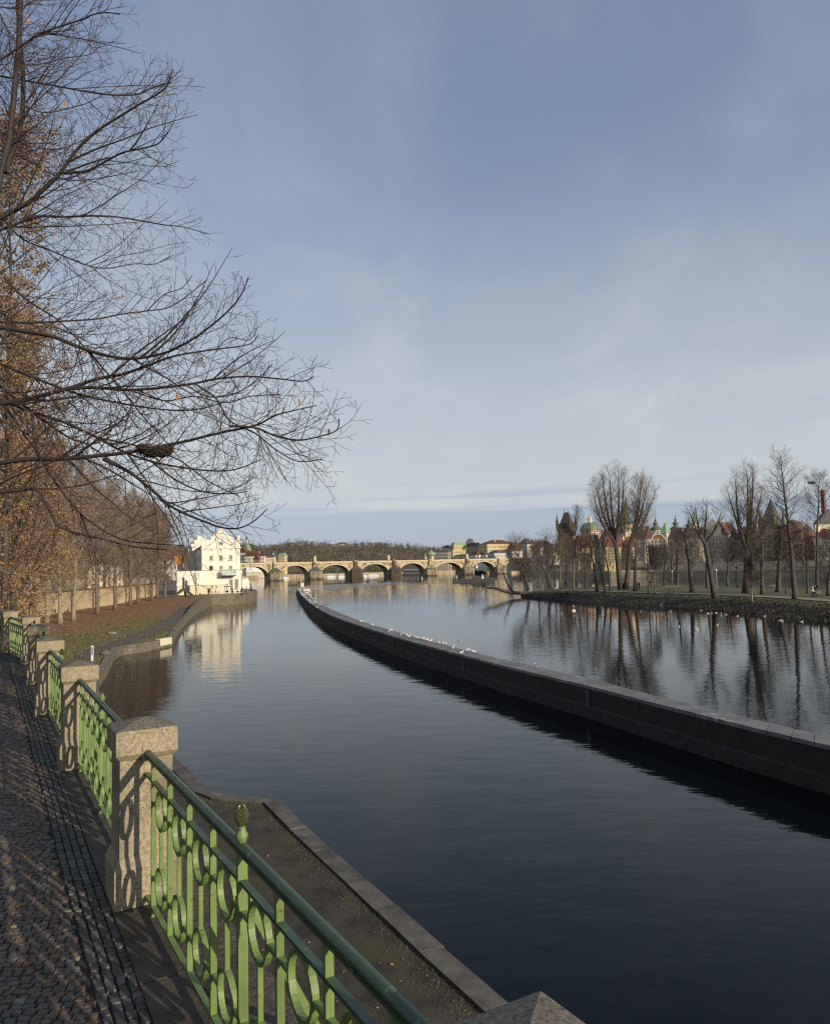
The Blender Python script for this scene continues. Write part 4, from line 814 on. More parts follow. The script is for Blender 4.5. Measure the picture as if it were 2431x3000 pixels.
# dark steel sculpture
o = on(537, 1749, 2.36); t = thing('sculpture', 'dark steel sculpture of slanted slabs and two uprights by the mill', 'sculpture', (o.x, o.y, 2.36), .15); k = o.y / 2200
def slab(b, p0, p1, w_, th):
    p0, p1 = V(p0), V(p1); d = (p1 - p0).normalized(); s = V((d.z, 0, -d.x)) * w_ * .5
    b.hexa([(p0 - s)[:], (p0 + s)[:], ((p0 + s) + V((0, th, 0)))[:], ((p0 - s) + V((0, th, 0)))[:]], [(p1 - s)[:], (p1 + s)[:], ((p1 + s) + V((0, th, 0)))[:], ((p1 - s) + V((0, th, 0)))[:]])
for nm, a, c, w_ in (('leg', (-2.3, 0, 0), (.25, .1, 1.95), .62), ('leg', (2.3, 0, 0), (-.05, -.1, 1.95), .62), ('leg', (.3, 2.2, 0), (.1, .5, 1.9), .6), ('upright', (.05, 0, 1.6), (.05, 0, 4.4), .42), ('upright', (.62, .2, 1.1), (.66, .2, 3.6), .42), ('upright', (1.1, .3, .8), (1.12, .3, 2.6), .5)):
    b = MB(); slab(b, a, c, w_, .35); b.build(nm, M['steel'], t)
# ------------------------------------------------------------------ the white mill
ROT = R(22); c_, s_ = math.cos(ROT), math.sin(ROT); k0, k1_ = kx(591.5), kx(704.0); D0 = 190.; X0 = k0 * D0; W = (k1_ * D0 - X0) / (c_ - k1_ * s_)
def lx(cx): return (cx - 245) / 880 * W
def lz(cy_): return at(648, 1530 + cy_ / 7.89, D0 + W * s_ * .5).z - TZ
mill = thing('mill_house', 'tall white stepped gable mill house standing by the river', 'building', (X0, D0, TZ), ROT)
out = [(245, -1), (1125, -1), (1125, 305), (1103, 305), (1103, 325), (1082, 325), (1082, 305), (1056, 305), (1056, 400), (1045, 425), (1010, 430), (985, 400), (962, 388), (958, 352), (915, 352), (910, 320), (870, 320), (866, 286), (830, 286), (825, 252), (790, 252), (785, 218), (745, 218), (740, 180), (722, 168), (722, 100), (700, 100), (700, 88), (676, 88), (676, 100), (655, 100), (655, 168), (640, 185), (635, 216), (595, 216), (590, 250), (555, 250), (550, 286), (512, 286), (508, 324), (468, 324), (460, 388), (430, 404), (395, 430), (350, 420), (332, 400), (332, 300), (312, 300), (312, 320), (290, 320), (290, 300), (266, 300), (266, 318), (245, 318)]
b = MB(); b.plate([(lx(x), 0 if y < 0 else lz(y)) for x, y in out], 0, .55); b.build('gable_wall', M['white'], mill)
ze = lz(600); b = MB(); b.hexa([(0, .552, 0), (W, .552, 0), (W, 19, 0), (0, 19, 0)], [(0, .552, ze), (W, .552, ze), (W, 19, ze), (0, 19, ze)]); b.build('wall', M['white'], mill)
zr = lz(300); b = MB(); b.add([(-.4, .56, ze), (W + .4, .56, ze), (W / 2, .56, zr), (-.4, 19.3, ze), (W + .4, 19.3, ze), (W / 2, 19.3, zr)], [(0, 1, 2), (5, 4, 3), (0, 2, 5, 3), (1, 4, 5, 2), (0, 3, 4, 1)]); b.build('roof', M['browntile'], mill)
b = MB(); b.box((W / 2, -.09, lz(598)), (W + .5, .18, .22)); b.build('cornice', M['white'], mill)
for sg, (xa, xb) in ((1, (255, 685)), (-1, (1118, 700))):
    b = MB(); xa, xb, za, zb = lx(xa), lx(xb), lz(588), lz(322); b.hexa([(min(xa, xb), -.16, za if xa < xb else zb), (max(xa, xb), -.16, zb if xa < xb else za), (max(xa, xb), -.002, zb if xa < xb else za), (min(xa, xb), -.002, za if xa < xb else zb)], [(min(xa, xb), -.16, (za if xa < xb else zb) + .22), (max(xa, xb), -.16, (zb if xa < xb else za) + .22), (max(xa, xb), -.002, (zb if xa < xb else za) + .22), (min(xa, xb), -.002, (za if xa < xb else zb) + .22)]); b.build('pediment_moulding', M['white'], mill)
def discring(b, x, z, r0, r1, y0, y1, n=24):
    vs = []; fs = []
    for k in range(n):
        a = 6.2832 * k / n
        for r_, y in ((r0, y0), (r1, y0), (r1, y1), (r0, y1)): vs.append((x + r_ * math.cos(a), y, z + r_ * math.sin(a)))
    for k in range(n):
        for j in range(4): fs.append((k * 4 + j, ((k + 1) % n) * 4 + j, ((k + 1) % n) * 4 + (j + 1) % 4, k * 4 + (j + 1) % 4))
    b.add(vs, fs)
b = MB(); discring(b, lx(690), lz(488), .36, .5, -.10, -.002); oc = b.build('oculus', M['greywall'], mill); b = MB(); discring(b, lx(690), lz(488), .0, .355, -.04, -.003); b.box((lx(690), -.06, lz(488)), (.7, .03, .07)); b.box((lx(690), -.06, lz(488)), (.07, .028, .7)); b.build('pane', M['shutter'], oc)
def window(parent, x, z, w_, h, y=0, fm='frame', nm='window', axis=0, leaves_=0):
    b = MB(); t_ = .07; dpt = .10
    def bx(cx, cz, sx, sz, y0, y1, mi):
        c = (cx, y + (y0 + y1) / 2, cz); d = (sx, abs(y1 - y0), sz)
        if axis: c = (y - (y0 + y1) / 2, cx, cz); d = (abs(y1 - y0), sx, sz)
        b.box(c, d, 0, mi)
    for sg in (-1, 1): bx(x + sg * (w_ / 2 - t_ / 2), z, t_, h, -dpt, -.002, 0)
    for sg in (-1, 1): bx(x, z + sg * (h / 2 - t_ / 2), w_ - 2 * t_ - .004, t_, -dpt, -.002, 0)
    bx(x, z, .05, h - 2 * t_ - .004, -.07, -.03, 0)
    bx(x, z, w_ - 2 * t_ - .004, h - 2 * t_ - .004, -.028, -.003, 1)
    bx(x, z - h / 2 - .06, w_ + .2, .08, -.16, -.002, 0)
    return b.build(nm, [M[fm], M['pane'] if not leaves_ else M['shutter']], parent)
for cx in (460, 685, 908): window(mill, lx(cx), (lz(762) + lz(882)) / 2, .86, lz(762) - lz(882), leaves_=1)
for cx in (685, 905): window(mill, lx(cx), (lz(1003) + lz(1090)) / 2, .8, lz(1003) - lz(1090), leaves_=1)
b = MB(); b.box((lx(908), -.22, lz(878)), (1.15, .4, .16)); b.build('window_ledge', M['white'], mill)
b = MB(); b.box((lx(457), -.01, (lz(1008) + lz(1105)) / 2), (lx(500) - lx(415), .016, lz(1008) - lz(1105))); b.build('dark_opening', M['black'], mill)
for cx in (462, 686, 908):
    b = MB(); b.box((lx(cx), -.012, lz(642)), (.66, .02, .24)); b.box((lx(cx), -.02, lz(642)), (.09, .02, .24), 0, 1); b.build('attic_slit', [M['black'], M['white']], mill)
for y_ in (3, 6.5, 10, 13.5):
    for z_ in (7.5, 11): window(mill, y_, z_, 1.0, 1.7, 0, axis=1, leaves_=1) if False else None
side = MB()
for y_ in (3.2, 7, 11, 15):
    for z_ in (lz(1050), lz(830)):
        b = MB(); b.box((-.03, y_, z_), (.05, .9, 1.5)); b.build('side_window', M['shutter'], mill)
# wing behind on the left, with its own stepped gable and the glass stair tower
wg = thing('mill_wing', 'shaded grey wing with stepped gable behind the white mill house', 'building', (X0 - 2.4, D0 + 14, TZ), ROT)
b = MB(); b.box((-1.5, 6, 5.6), (7, 11, 11.2)); b.build('wall', M['pale'], wg); b = MB(); b.plate([(-5, 11.20), (2, 11.20), (2, 12.20), (1.2, 12.20), (1.2, 13.20), (.4, 13.20), (.4, 14.30), (-.4, 14.30), (-.4, 15.40), (-2.6, 15.40), (-2.6, 14.30), (-3.4, 14.30), (-3.4, 13.20), (-4.2, 13.20), (-4.2, 12.20), (-5, 12.20)], .5, 1); b.build('stepped_gable', M['white'], wg)
b = MB(); b.add([(-5.3, 1.01, 11.21), (2.3, 1.01, 11.21), (-1.5, 1.01, 14.20), (-5.3, 11.6, 11.21), (2.3, 11.6, 11.21), (-1.5, 11.6, 14.20)], [(0, 1, 2), (5, 4, 3), (0, 2, 5, 3), (1, 4, 5, 2), (0, 3, 4, 1)]); b.build('roof', M['browntile'], wg)
gt = thing('stair_tower', 'slim glazed stair tower rising left of the white mill house', 'tower', (*at(566, 1740, 206).xy, TZ), ROT); b = MB(); b.box((0, 0, 7.5), (2.2, 2.2, 15.0)); b.build('glazing', M['glass'], gt); b = MB()
for sx in (-1, 1):
    for sy in (-1, 1): b.box((sx * 1.15, sy * 1.15, 7.6), (.09, .09, 15.2))
for z_ in (3, 6, 9, 12, 15.1): b.box((0, -1.16, z_), (2.2, .06, .08)); b.box((0, 1.16, z_), (2.2, .06, .08))
b.build('frame', M['steel'], gt)
# terrace building in front with its glass balcony
YF = -3.2; xl = lx(-330); za = lz(1112)
an = thing('terrace_building', 'low white terrace building with a glass balcony before the mill house', 'building', (X0, D0, TZ), ROT)
b = MB(); b.box(((xl + W + .05) / 2, (YF - .02) / 2 - .01, za / 2), (W + .05 - xl, -YF - .02, za)); b.build('wall', M['white'], an)
b = MB(); b.box(((xl + W + .2) / 2, YF / 2 - .08, za + .06), (W + .3 - xl, -YF - .1, .12)); b.build('roof_edge', M['darkcopper'], an)
b = MB(); zl = lz(1445); b.box(((xl + lx(755)) / 2, YF - .45, zl / 2), (lx(755) - xl, .88, zl)); b.build('lower_wall', M['cream'], an); b = MB(); b.box(((xl + lx(755)) / 2, YF - .46, zl + .05), (lx(755) - xl + .1, 1.0, .1)); b.build('lower_coping', M['greywall'], an)
b = MB(); b.box(((lx(480) + W) / 2, YF - .05, lz(1222)), (W - lx(480), .09, .1)); b.build('string_course', M['white'], an)
bx0, bx1, zb0, zb1 = lx(632), lx(955), lz(1225), lz(1112)
ba = MB(); ba.box(((bx0 + bx1) / 2, YF - 1.0, zb0 - .1), (bx1 - bx0, 1.98, .2)); bal = ba.build('balcony', M['steel'], an)
for cx, cy2, sx, sy in ((.5, -2.0, bx1 - bx0, .03), (0, -1.0, .03, 1.96), (1, -1.0, .03, 1.96)):
    b = MB(); b.box((lerp(bx0, bx1, cx), YF + cy2, (zb0 + zb1) / 2), (sx, sy, zb1 - zb0)); b.build('glass_panel', M['glass'], bal)
b = MB()
for q in (0, .33, .66, 1): b.box((lerp(bx0, bx1, q), YF - 2.02, (zb0 + zb1) / 2), (.06, .06, zb1 - zb0))
b.box(((bx0 + bx1) / 2, YF - 2.02, zb1), (bx1 - bx0, .07, .06)); b.build('frame', M['steel'], bal)
b = MB(); z_ = (lz(1183) + lz(1228)) / 2; b.box(((lx(715) + bx1) / 2, YF - 2.075, z_), (bx1 - lx(715), .04, lz(1183) - lz(1228)))
for k in range(11): b.box((lx(715) + (k + .6) * (bx1 - lx(715)) / 11.3, YF - 2.10, z_ - .03), (.13, .012, .2 + .06 * (k % 3)), 0, 1)
b.build('signboard', [M['signblue'], M['paint_white']], bal)
for cx, cy2 in ((870, 1400), (995, 1390)): window(an, lx(cx), (lz(1320) + lz(1560)) / 2, .9, lz(1320) - lz(1560), YF, leaves_=1)
b = MB(); b.tube([(lx(1110), YF - .12, 0), (lx(1110), YF - .12, lz(1180))], .06, 6); b.build('drainpipe', M['silver'], an)
# folded parasols and terrace furniture
def terr(cx, cy_, py_off=0): p = on(560 + cx / 7.89, 1530 + cy_ / 7.89, TZ); p = p if p.y > 182 else at(560 + cx / 7.89, 1530 + cy_ / 7.89, 182); return V((p.x, p.y, TZ))
pl_ = [(815, 1640, 2.7, 1, 'first folded white parasol from the left on the mill terrace'), (865, 1650, 2.8, 1, 'second folded white parasol from the left on the mill terrace'), (925, 1640, 3.0, 1, 'third folded white parasol from the left on the mill terrace'), (985, 1640, 3.0, 1, 'fourth folded white parasol, before the drainpipe of the terrace building'), (1050, 1640, 3.0, 1, 'fifth folded white parasol at the corner of the terrace building'), (1100, 1640, 3.0, 1, 'sixth folded white parasol at the terrace corner'), (1150, 1620, 2.9, 1.3, 'folded white parasol just past the terrace building corner'), (1225, 1600, 3.6, 1.9, 'large bulging folded white parasol on the terrace point'), (1290, 1590, 3.7, 1.9, 'outermost large folded white parasol on the terrace point')]
def parasol(h, k):
    t = link('parasol', None); r = random.Random(int(h * 10)); b = MB(); b.lathe([(.25, 0), (.25, .08), (.03, .1), (.03, h)], 8); b.build('pole', M['silver'], t)
    n = 16; prof = [(.06, .55), (.22, .8), (.34, 1.3), (.30, h - .9), (.16, h - .3), (.03, h + .05)]; vs = []; fs = []
    for i, (r_, z) in enumerate(prof):
        for j in range(n): q = r_ * k * (1 + .22 * (j % 2 * 2 - 1) * (1 - i / 6)); a = 6.2832 * j / n; vs.append((q * math.cos(a), q * math.sin(a), z))
    for i in range(len(prof) - 1):
        for j in range(n): fs.append((i * n + j, i * n + (j + 1) % n, (i + 1) * n + (j + 1) % n, (i + 1) * n + j))
    b = MB(); b.add(vs, fs); b.build('folded_canopy', M['canvas'], t); return t
for cx, cy_, h, k, lb in pl_:
    p = terr(cx, cy_); t = parasol(h, k); t.location = (p.x, p.y, TZ); tag(t, lb, 'parasol', 'folded parasols on the mill terrace')
# ------------------------------------------------------------------ terrace life (needs the people)
rnd = random.Random(12)
for k, (cx, cy_, lb, tp, po) in enumerate([(400, 1690, 'person in dark clothes by the shrub at the left of the mill terrace', 'cdark', 2), (430, 1690, 'person in a rust coat beside the terrace entrance', 'cred', 0), (1175, 1690, 'person in dark clothes standing before the large folded parasols', 'cdark', 0), (1390, 1600, 'person in dark clothes at the outer tip of the mill terrace', 'cdark', 0), (950, 1690, 'person in navy standing among the terrace tables', 'cnavy', 0)]):
    p = terr(cx, cy_); person(lb, (p.x, p.y, TZ), rnd.uniform(0, 6), tp, 'cdark', po, 1.0)
tb = cafe_set(); ch = cafe_chair(); spots = [(560, 1705), (640, 1705), (820, 1700), (900, 1695), (1000, 1690), (1080, 1690), (1240, 1660), (1330, 1625)]
for k, (cx, cy_) in enumerate(spots):
    p = terr(cx, cy_); lb = 'dark round cafe table on the mill terrace, number of a loose row'
    o = tb if k == 0 else dup(tb, p, 0); o.location = (p.x, p.y, TZ); tag(o, 'small dark cafe table on the terrace edge of the white mill', 'table', 'cafe tables on the mill terrace')
    for j in range(2):
        a = rnd.uniform(0, 6.28); c = ch if k + j == 0 else dup(ch, p, a); c.location = (p.x + .7 * math.cos(a + 1.57 + j * 3.1), p.y + .7 * math.sin(a + 1.57 + j * 3.1), TZ); c.rotation_euler.z = a + j * 3.1; tag(c, 'dark cafe chair beside a table on the mill terrace', 'chair', 'cafe chairs on the mill terrace')
tl_ = thing('terrace_lamp', 'x', 'lamp'); b = MB(); b.lathe([(.12, 0), (.04, .1), (.035, 1.75), (.03, 1.76)], 8); b.build('pole', M['black'], tl_); b = MB(); b.lathe([(.06, 1.76), (.26, 1.85), (.24, 2.0), (.05, 2.1)], 10); b.build('heater_head', M['black'], tl_)
for k, (cx, cy_, lb) in enumerate([(490, 1690, 'mushroom topped black terrace lamp, first from the left'), (545, 1695, 'leaning mushroom topped black terrace lamp, second from the left'), (785, 1690, 'mushroom topped black terrace lamp before the first parasol'), (865, 1685, 'mushroom topped black terrace lamp among the folded parasols'), (1375, 1600, 'mushroom topped black terrace lamp at the tip of the terrace')]):
    p = terr(cx, cy_); o = tl_ if k == 0 else dup(tl_, p, 0); o.location = (p.x, p.y, TZ); o['label'] = lb; o['group'] = 'lamps on the mill terrace'; o.rotation_euler = (0, .25 if k == 1 else 0, 0)
# ------------------------------------------------------------------ old stone bridge
BR = R(30); bc, bs = math.cos(BR), math.sin(BR); A0 = at(805, 1690, 556); A0.z = 0
def sof(px, py=1690): k = kx(px, py); return (k * A0.y - A0.x) / (bc - k * bs)
ps = [sof(x) for x in (805, 922, 1041, 1155, 1260, 1368)]; sp_ = (ps[-1] - ps[0]) / 5
ps = [ps[0] - sp_ * .97] + ps + [ps[-1] + sp_, ps[-1] + 2 * sp_]; PT = 13.4; DK = 12.4; BW = 9.5; pw = 4.6
br = thing('stone_bridge', 'long sandstone arch bridge with pointed piers and statues across the river', 'bridge', (A0.x, A0.y, 0), BR)
s0, s1 = ps[0] - 30, ps[-1] + 30
poly = [(s0, 2), (s0, -1)]; arches = []
pol = [(s0, -1.5)]
for i in range(len(ps)):
    pol += [(ps[i] - pw, -1.5)] if False else []
for i in range(len(ps) - 1):
    a, c = ps[i] + pw * 1.0, ps[i + 1] - pw * 1.0; arches.append((a, c))
for a, c in arches:
    pol += [(a, -1.5)]; m_ = (a + c) / 2; hw = (c - a) / 2; z0, z1 = 1.6, 10.8; n = 20
    for k in range(n + 1):
        q = math.pi * (1 - k / n); pol.append((m_ + hw * math.cos(q), z0 + (z1 - z0) * math.sin(q) ** .80))
    pol += [(c, -1.5)]
pol += [(s1, -1.5), (s1, DK), (s0, DK)]
b = MB(); b.plate(pol, 0, BW); b.build('arch_wall', M['sandstone'], br)
for a, c in arches:
    b = MB(); m_ = (a + c) / 2; hw = (c - a) / 2; n = 16; vs = []
    for k in range(n + 1):
        q = math.pi * (1 - k / n); x, z = math.cos(q), math.sin(q) ** .80
        for e, y in ((0.02, -.14), (1.0, -.14), (1.0, -.003), (.02, -.003)): vs.append((m_ + (hw + e * .9) * x, y, 1.6 + (9.2 + e * .85) * z))
    b.add(vs, [(k * 4 + j, k * 4 + (j + 1) % 4, k * 4 + 4 + (j + 1) % 4, k * 4 + 4 + j) for k in range(n) for j in range(4)]); b.build('arch_ring', M['sand2'], br)
for y in (0, BW):
    b = MB(); b.box(((s0 + s1) / 2, y + (.15 if y == 0 else -.15), (DK + PT) / 2 + .002), (s1 - s0, .42, PT - DK)); b.build('parapet', M['sand2'], br)
b = MB(); b.box(((s0 + s1) / 2, -.08, DK - .05), (s1 - s0, .26, .22)); b.build('string_course', M['sand2'], br)
for i, s in enumerate(ps):
    dark = i in (3, 4)
    mt = M['blackstone'] if dark else M['sandstone']; P5 = [(s - pw, 0), (s - pw, -3.4), (s + .6, -8.6), (s + pw, -4.4), (s + pw, 0)]
    b = MB(); b.prism(P5, -1.5, 6.4); pr = b.build('pier', mt, br)
    b = MB(); b.prism([(x + (x - s) * .10, y * 1.06) for x, y in P5], -1.5, .9); b.build('plinth', M['blackstone'], pr)
    ap = (s + .1, -1.1, 10.2); b = MB(); q = [(x + (x - s) * .05, y * 1.04, 6.4) for x, y in P5]; b.add(q + [ap, (s + .1, -.01, 10.2)], [(0, 1, 5), (1, 2, 5), (2, 3, 5), (3, 4, 5), (4, 6, 5), (0, 5, 6), (4, 3, 2, 1, 0)]); b.build('pier_roof', M['darkcopper'] if i < 3 else mt, pr)
    b = MB(); b.box((s - .1, -.85, 9.9), (2.6, 1.7, 7.0)); b.build('pilaster', mt if i != 6 else M['blackstone'], pr)
    b = MB(); b.box((s - .1, -.8, PT + .2), (3.0, 1.9, .4)); b.build('pedestal_slab', M['sand2'], pr)
    for k in range(4):
        b = MB(); x = s + 2.2 + k * 1.15; b.tube([(x, -7.2 + k * 1.1, -1), (x - .9, -4.2 + k * 1.1 * .6, 4.4)], .28, 6); b.build('ice_beam', M['bark'], pr)
def statue(label, px, kind, mt, seed):
    s = sof(px, 1645); r = random.Random(seed); t = thing('statue', label, 'statue', (A0.x + s * bc - .8 * -bs * -1, A0.y + s * bs - .8 * bc, PT + .4), BR, 'baroque statues along the bridge parapet')
    b = MB(); b.box((0, 0, .8), (1.7, 1.3, 1.6)); b.box((0, 0, 1.68), (2.0, 1.6, .18)); b.build('pedestal', M[mt], t); b = MB(); n = (1, 3, 1, 2)[kind]
    for k in range(n):
        x = (k - (n - 1) / 2) * .75; h = 2.7 if k == n // 2 else 2.0; b.lathe([(.42, 1.77), (.46, 2.2), (.34, 1.77 + h * .45), (.42, 1.77 + h * .68), (.30, 1.77 + h * .76), (.12, 1.77 + h * .80), (.19, 1.77 + h * .88), (.15, 1.77 + h * .97), (.02, 1.77 + h)], 8, (x, r.uniform(-.1, .1), 0))
        b.tube([(x - .3, 0, 1.77 + h * .68), (x - .62, -.25, 1.77 + h * .5), (x - .5, -.5, 1.77 + h * .66)], .1, 5); b.tube([(x + .3, 0, 1.77 + h * .68), (x + .62, -.1, 1.77 + h * .8), (x + .72, -.2, 1.77 + h * 1.02)], .09, 5)
    if kind == 2: b.box((.1, .15, 4.6), (.14, .14, 3.6)); b.box((.1, .15, 5.4), (1.5, .14, .14))
    if kind == 3: b.blob((0, 0, 2.2), (1.1, .6, .5), seed, .5)
    b.build('figure', M[mt], t); return t
for i, (px, kd, mt, lb) in enumerate([(807, 3, 'sand2', 'pale statue group above the leftmost bridge pier'), (914, 0, 'blackstone', 'dark single statue left of the lit one above the second pier'), (925, 1, 'sand2', 'brightly lit statue group above the second bridge pier'), (1035, 1, 'blackstone', 'blackened statue group above the third bridge pier'), (1140, 1, 'sand2', 'tall pale statue group on the left of the fourth pier'), (1154, 2, 'blackstone', 'dark crucifix statue on the right of the fourth pier'), (1248, 0, 'sand2', 'slim pale statue left of the fifth bridge pier'), (1259, 0, 'blackstone', 'slim dark statue above the fifth bridge pier'), (1355, 3, 'blackstone', 'dark statue group above the left of the sixth pier'), (1370, 1, 'sand2', 'pale statue group above the right of the sixth pier')]): statue(lb, px, kd, mt, i)
b = MB(); rnd = random.Random(4); cmats = ['cdark', 'cnavy', 'cgrey', 'cred', 'cwhite']
for k in range(230):
    s = rnd.uniform(s0 + 20, s1 - 10); y = rnd.uniform(1, 5.5) if rnd.random() < .7 else rnd.uniform(.6, 1.2); h = rnd.uniform(1.6, 1.85); m_ = rnd.choice((0, 0, 0, 1, 2, 2, 3, 4)); z = DK + .01
    b.lathe([(.16, 0), (.2, h * .45), (.24, h * .6), (.2, h * .8), (.07, h * .85)], 6, (s, y, z), m_); b.lathe([(.08, h * .85), (.11, h * .93), (.03, h)], 6, (s, y, z), 5)
stuff(b.build('crowd', [M[x] for x in cmats] + [M['hair']], None, True, (A0.x, A0.y, 0), BR), 'crowd of tiny walkers along the bridge deck', 'crowd')
LB = [('bridge_lamp', sof(x, 1645)) for x in (1120, 1210, 1320)]
for k, (nm, s) in enumerate(LB): lamp(['lamp post on the bridge left of the fourth pier', 'lamp post on the bridge between fourth and fifth piers', 'lamp post on the bridge between fifth and sixth piers'][k], (A0.x + s * bc - 2 * bs, A0.y + s * bs + 2 * bc, DK), 5.5, 'lamps on the bridge')
# gulls
def gull_mesh(fly=False, swim=False):
    b = MB(); z = .16 if not swim else .05
    b.lathe([(.01, -.24), (.05, -.17), (.085, -.04), (.09, .06), (.06, .15), (.02, .19)], 8); b.v = [V((p[0], p[2], p[1] * .9 + z + p[2] * .25)) for p in b.v]
    b.blob((0, .20, z + .13), (.045, .055, .045), 0, 0, 6); b.lathe([(.014, 0), (.003, .05)], 5, (0, 0, 0), 2); b.v[-10:] = [V((p[0], .24 + p[2], z + .125 + p[1])) for p in b.v[-10:]]
    b.add([V((.085, .1, z + .06)), V((.10, -.08, z + .02)), V((.02, -.36, z + .0)), V((.03, -.05, z + .11))], [(0, 1, 2, 3), (3, 2, 1, 0)], 1); b.add([V((-.085, .1, z + .06)), V((-.10, -.08, z + .02)), V((-.02, -.36, z + .0)), V((-.03, -.05, z + .11))], [(3, 2, 1, 0), (0, 1, 2, 3)], 1)
    if fly:
        for s in (-1, 1): b.add([V((s * .06, .1, z + .05)), V((s * .3, .12, z + .2)), V((s * .62, -.04, z + .14)), V((s * .3, -.06, z + .17)), V((s * .06, -.1, z + .03))], [(0, 1, 3, 4), (1, 2, 3), (4, 3, 1, 0), (3, 2, 1)], 1)
    elif not swim:
        for s in (-1, 1): b.tube([(s * .03, .02, 0), (s * .03, .02, z)], .008, 4, 2)
    return b.mesh('gull', [M['gullwhite'], M['gullgrey'], M['gullblack']], True)
G1, G2, G3 = gull_mesh(), gull_mesh(swim=True), gull_mesh(fly=True)
def gull(me, label, p, group, s=.8): o = link('gull', me, None, p, rnd.uniform(0, 6.28)); o.scale = (s, s, s); return tag(o, label, 'gull', group)
pos = [(425 + 115 * (i / 22) ** 1.2, 545 + 200 * (i / 22)) for i in range(23)] + [(590 + 10 * i, 760 + 13 * i) for i in range(3)] + [(560 + 28 * i, 535 + 28 * i) for i in range(9)] + [(690 + 22 * i, 665 + 22 * i) for i in range(6)] + [(640, 830), (690, 880), (735, 840), (740, 880), (750, 945), (800, 950), (845, 960), (850, 1010), (885, 940), (830, 820), (860, 860), (880, 880), (920, 910), (950, 940), (620, 640), (600, 680), (640, 650), (660, 690), (580, 690), (720, 860), (815, 930), (905, 955), (960, 1095), (1080, 1010), (1050, 1000)]
for x, y in pos:
    p = on(840 + x / 10.85, 1680 + y / 10.85, TOP + .012); gull(G1, 'white gull packed among others on the far tip of the breakwater', p, 'gulls crowding the tip of the breakwater')
for x, y in ((640, 425), (722, 452), (838, 500), (858, 490), (925, 527), (938, 515), (968, 524), (982, 535), (995, 525), (1023, 545), (1035, 540), (1050, 547), (1068, 550), (1088, 553), (1115, 561), (1143, 568), (1208, 585), (1228, 588), (1256, 593), (1305, 625), (1313, 610), (1370, 656), (1412, 637), (1455, 648)):
    p = on(800 + x / 2.48, 1650 + y / 2.48 + 1.5, TOP + .012); gull(G1, 'white gull standing well spaced along the middle of the breakwater', p, 'gulls along the middle of the breakwater')
gull(G1, 'lone white gull on the nearer stretch of the breakwater', on(1570, 1956.5, TOP + .012), None)
for x, y in ((1220, 197), (1236, 198), (1248, 197), (1258, 196), (1218, 243), (1145, 262), (1150, 268), (1222, 273), (945, 360), (1438, 317), (1350, 563)):
    gull(G2, 'gull floating on the open pool beyond the breakwater', on(800 + x / 2.48, 1650 + y / 2.48, .9), 'gulls floating on the open pool')
for x, y in ((205, 1510), (500, 1500), (565, 1530), (600, 1528), (640, 1524), (685, 1530), (690, 1550), (735, 1540), (848, 1555), (1103, 1557), (1255, 1598), (1270, 1604), (1462, 1610), (455, 1685), (655, 1640), (290, 1655)):
    gull(G2, 'white gull floating on the dark reflections below the island bank', on(1900 + x / 3.27, 1330 + y / 3.27, .9), 'gulls floating below the island bank')
for x, y in ((575, 1455), (1115, 1530), (1372, 1430), (1675, 1430)): gull(G2, 'white gull floating near the red and white buoy', on(1480 + x / 3.472, 1380 + y / 3.472, .9), 'gulls near the buoy')
for k, (x, y, d) in enumerate(((790, 595, 228), (840, 600, 232), (860, 640, 215), (975, 615, 230), (1085, 600, 235), (1030, 680, 210), (1100, 740, 200), (1095, 905, 165))): p = at(840 + x / 10.85, 1680 + y / 10.85, d); gull(G3, 'gull in flight low over the pool beside the breakwater tip', p, 'gulls flying beside the breakwater tip', 1.0)
# signs on the tip of the breakwater
p = on(876, 1729, TOP); t = thing('signal_mast', 'slim signal mast with lamps at the very tip of the breakwater', 'mast', (p.x, p.y, TOP)); b = MB(); b.tube([(0, 0, 0), (0, 0, 3.1)], .10, 8); b.build('pole', M['concrete'], t); b = MB(); b.box((.02, -.1, 2.35), (.34, .3, .75)); b.box((.02, -.1, 1.15), (.3, .28, .4)); b.build('signal_lamp', M['black'], t); b = MB(); b.lathe([(.09, 3.1), (.12, 3.2), (.02, 3.36)], 8); b.build('cap', M['black'], t); b = MB(); b.box((0, 0, .35), (.9, .7, .7)); b.build('plinth', M['concrete'], t)
p = on(886, 1729.5, TOP); t = thing('white_board', 'white back of a square signboard on two legs, breakwater tip', 'sign', (p.x, p.y, TOP)); b = MB(); b.box((0, 0, 1.65), (.95, .05, 1.2)); b.build('panel', M['paint_white'], t)
for sx in (-.36, .36): b = MB(); b.box((sx, .06, 1.1 if sx > 0 else 1.7), (.09, .06, 2.2 if sx > 0 else 3.4)); b.build('leg', M['paint_white'], t)
p = on(899.5, 1736, TOP); t = thing('arrow_sign', 'white arrow sign with red top and bottom bands, pointing right', 'sign', (p.x, p.y, TOP)); S_ = p.y / 2200; zc = 8 - (1728.5 - 1667) * S_ - TOP; hw = 9.0 * S_; hh = 6.6 * S_
b = MB(); b.plate([(-hw, zc - hh), (hw * .55, zc - hh), (hw * 1.15, zc), (hw * .55, zc + hh), (-hw, zc + hh)], -.03, .03); b.build('panel', M['paint_white'], t)
for sg in (-1, 1): b = MB(); b.box((-.16 * hw, -.036, zc + sg * hh * .60), (hw * 1.45, .01, hh * .42)); b.build('band', M['paint_red'], t)
for sx in (-.5, .35): b = MB(); b.box((sx * hw, .07, zc / 2), (.08, .06, zc)); b.build('leg', M['silver'], t)
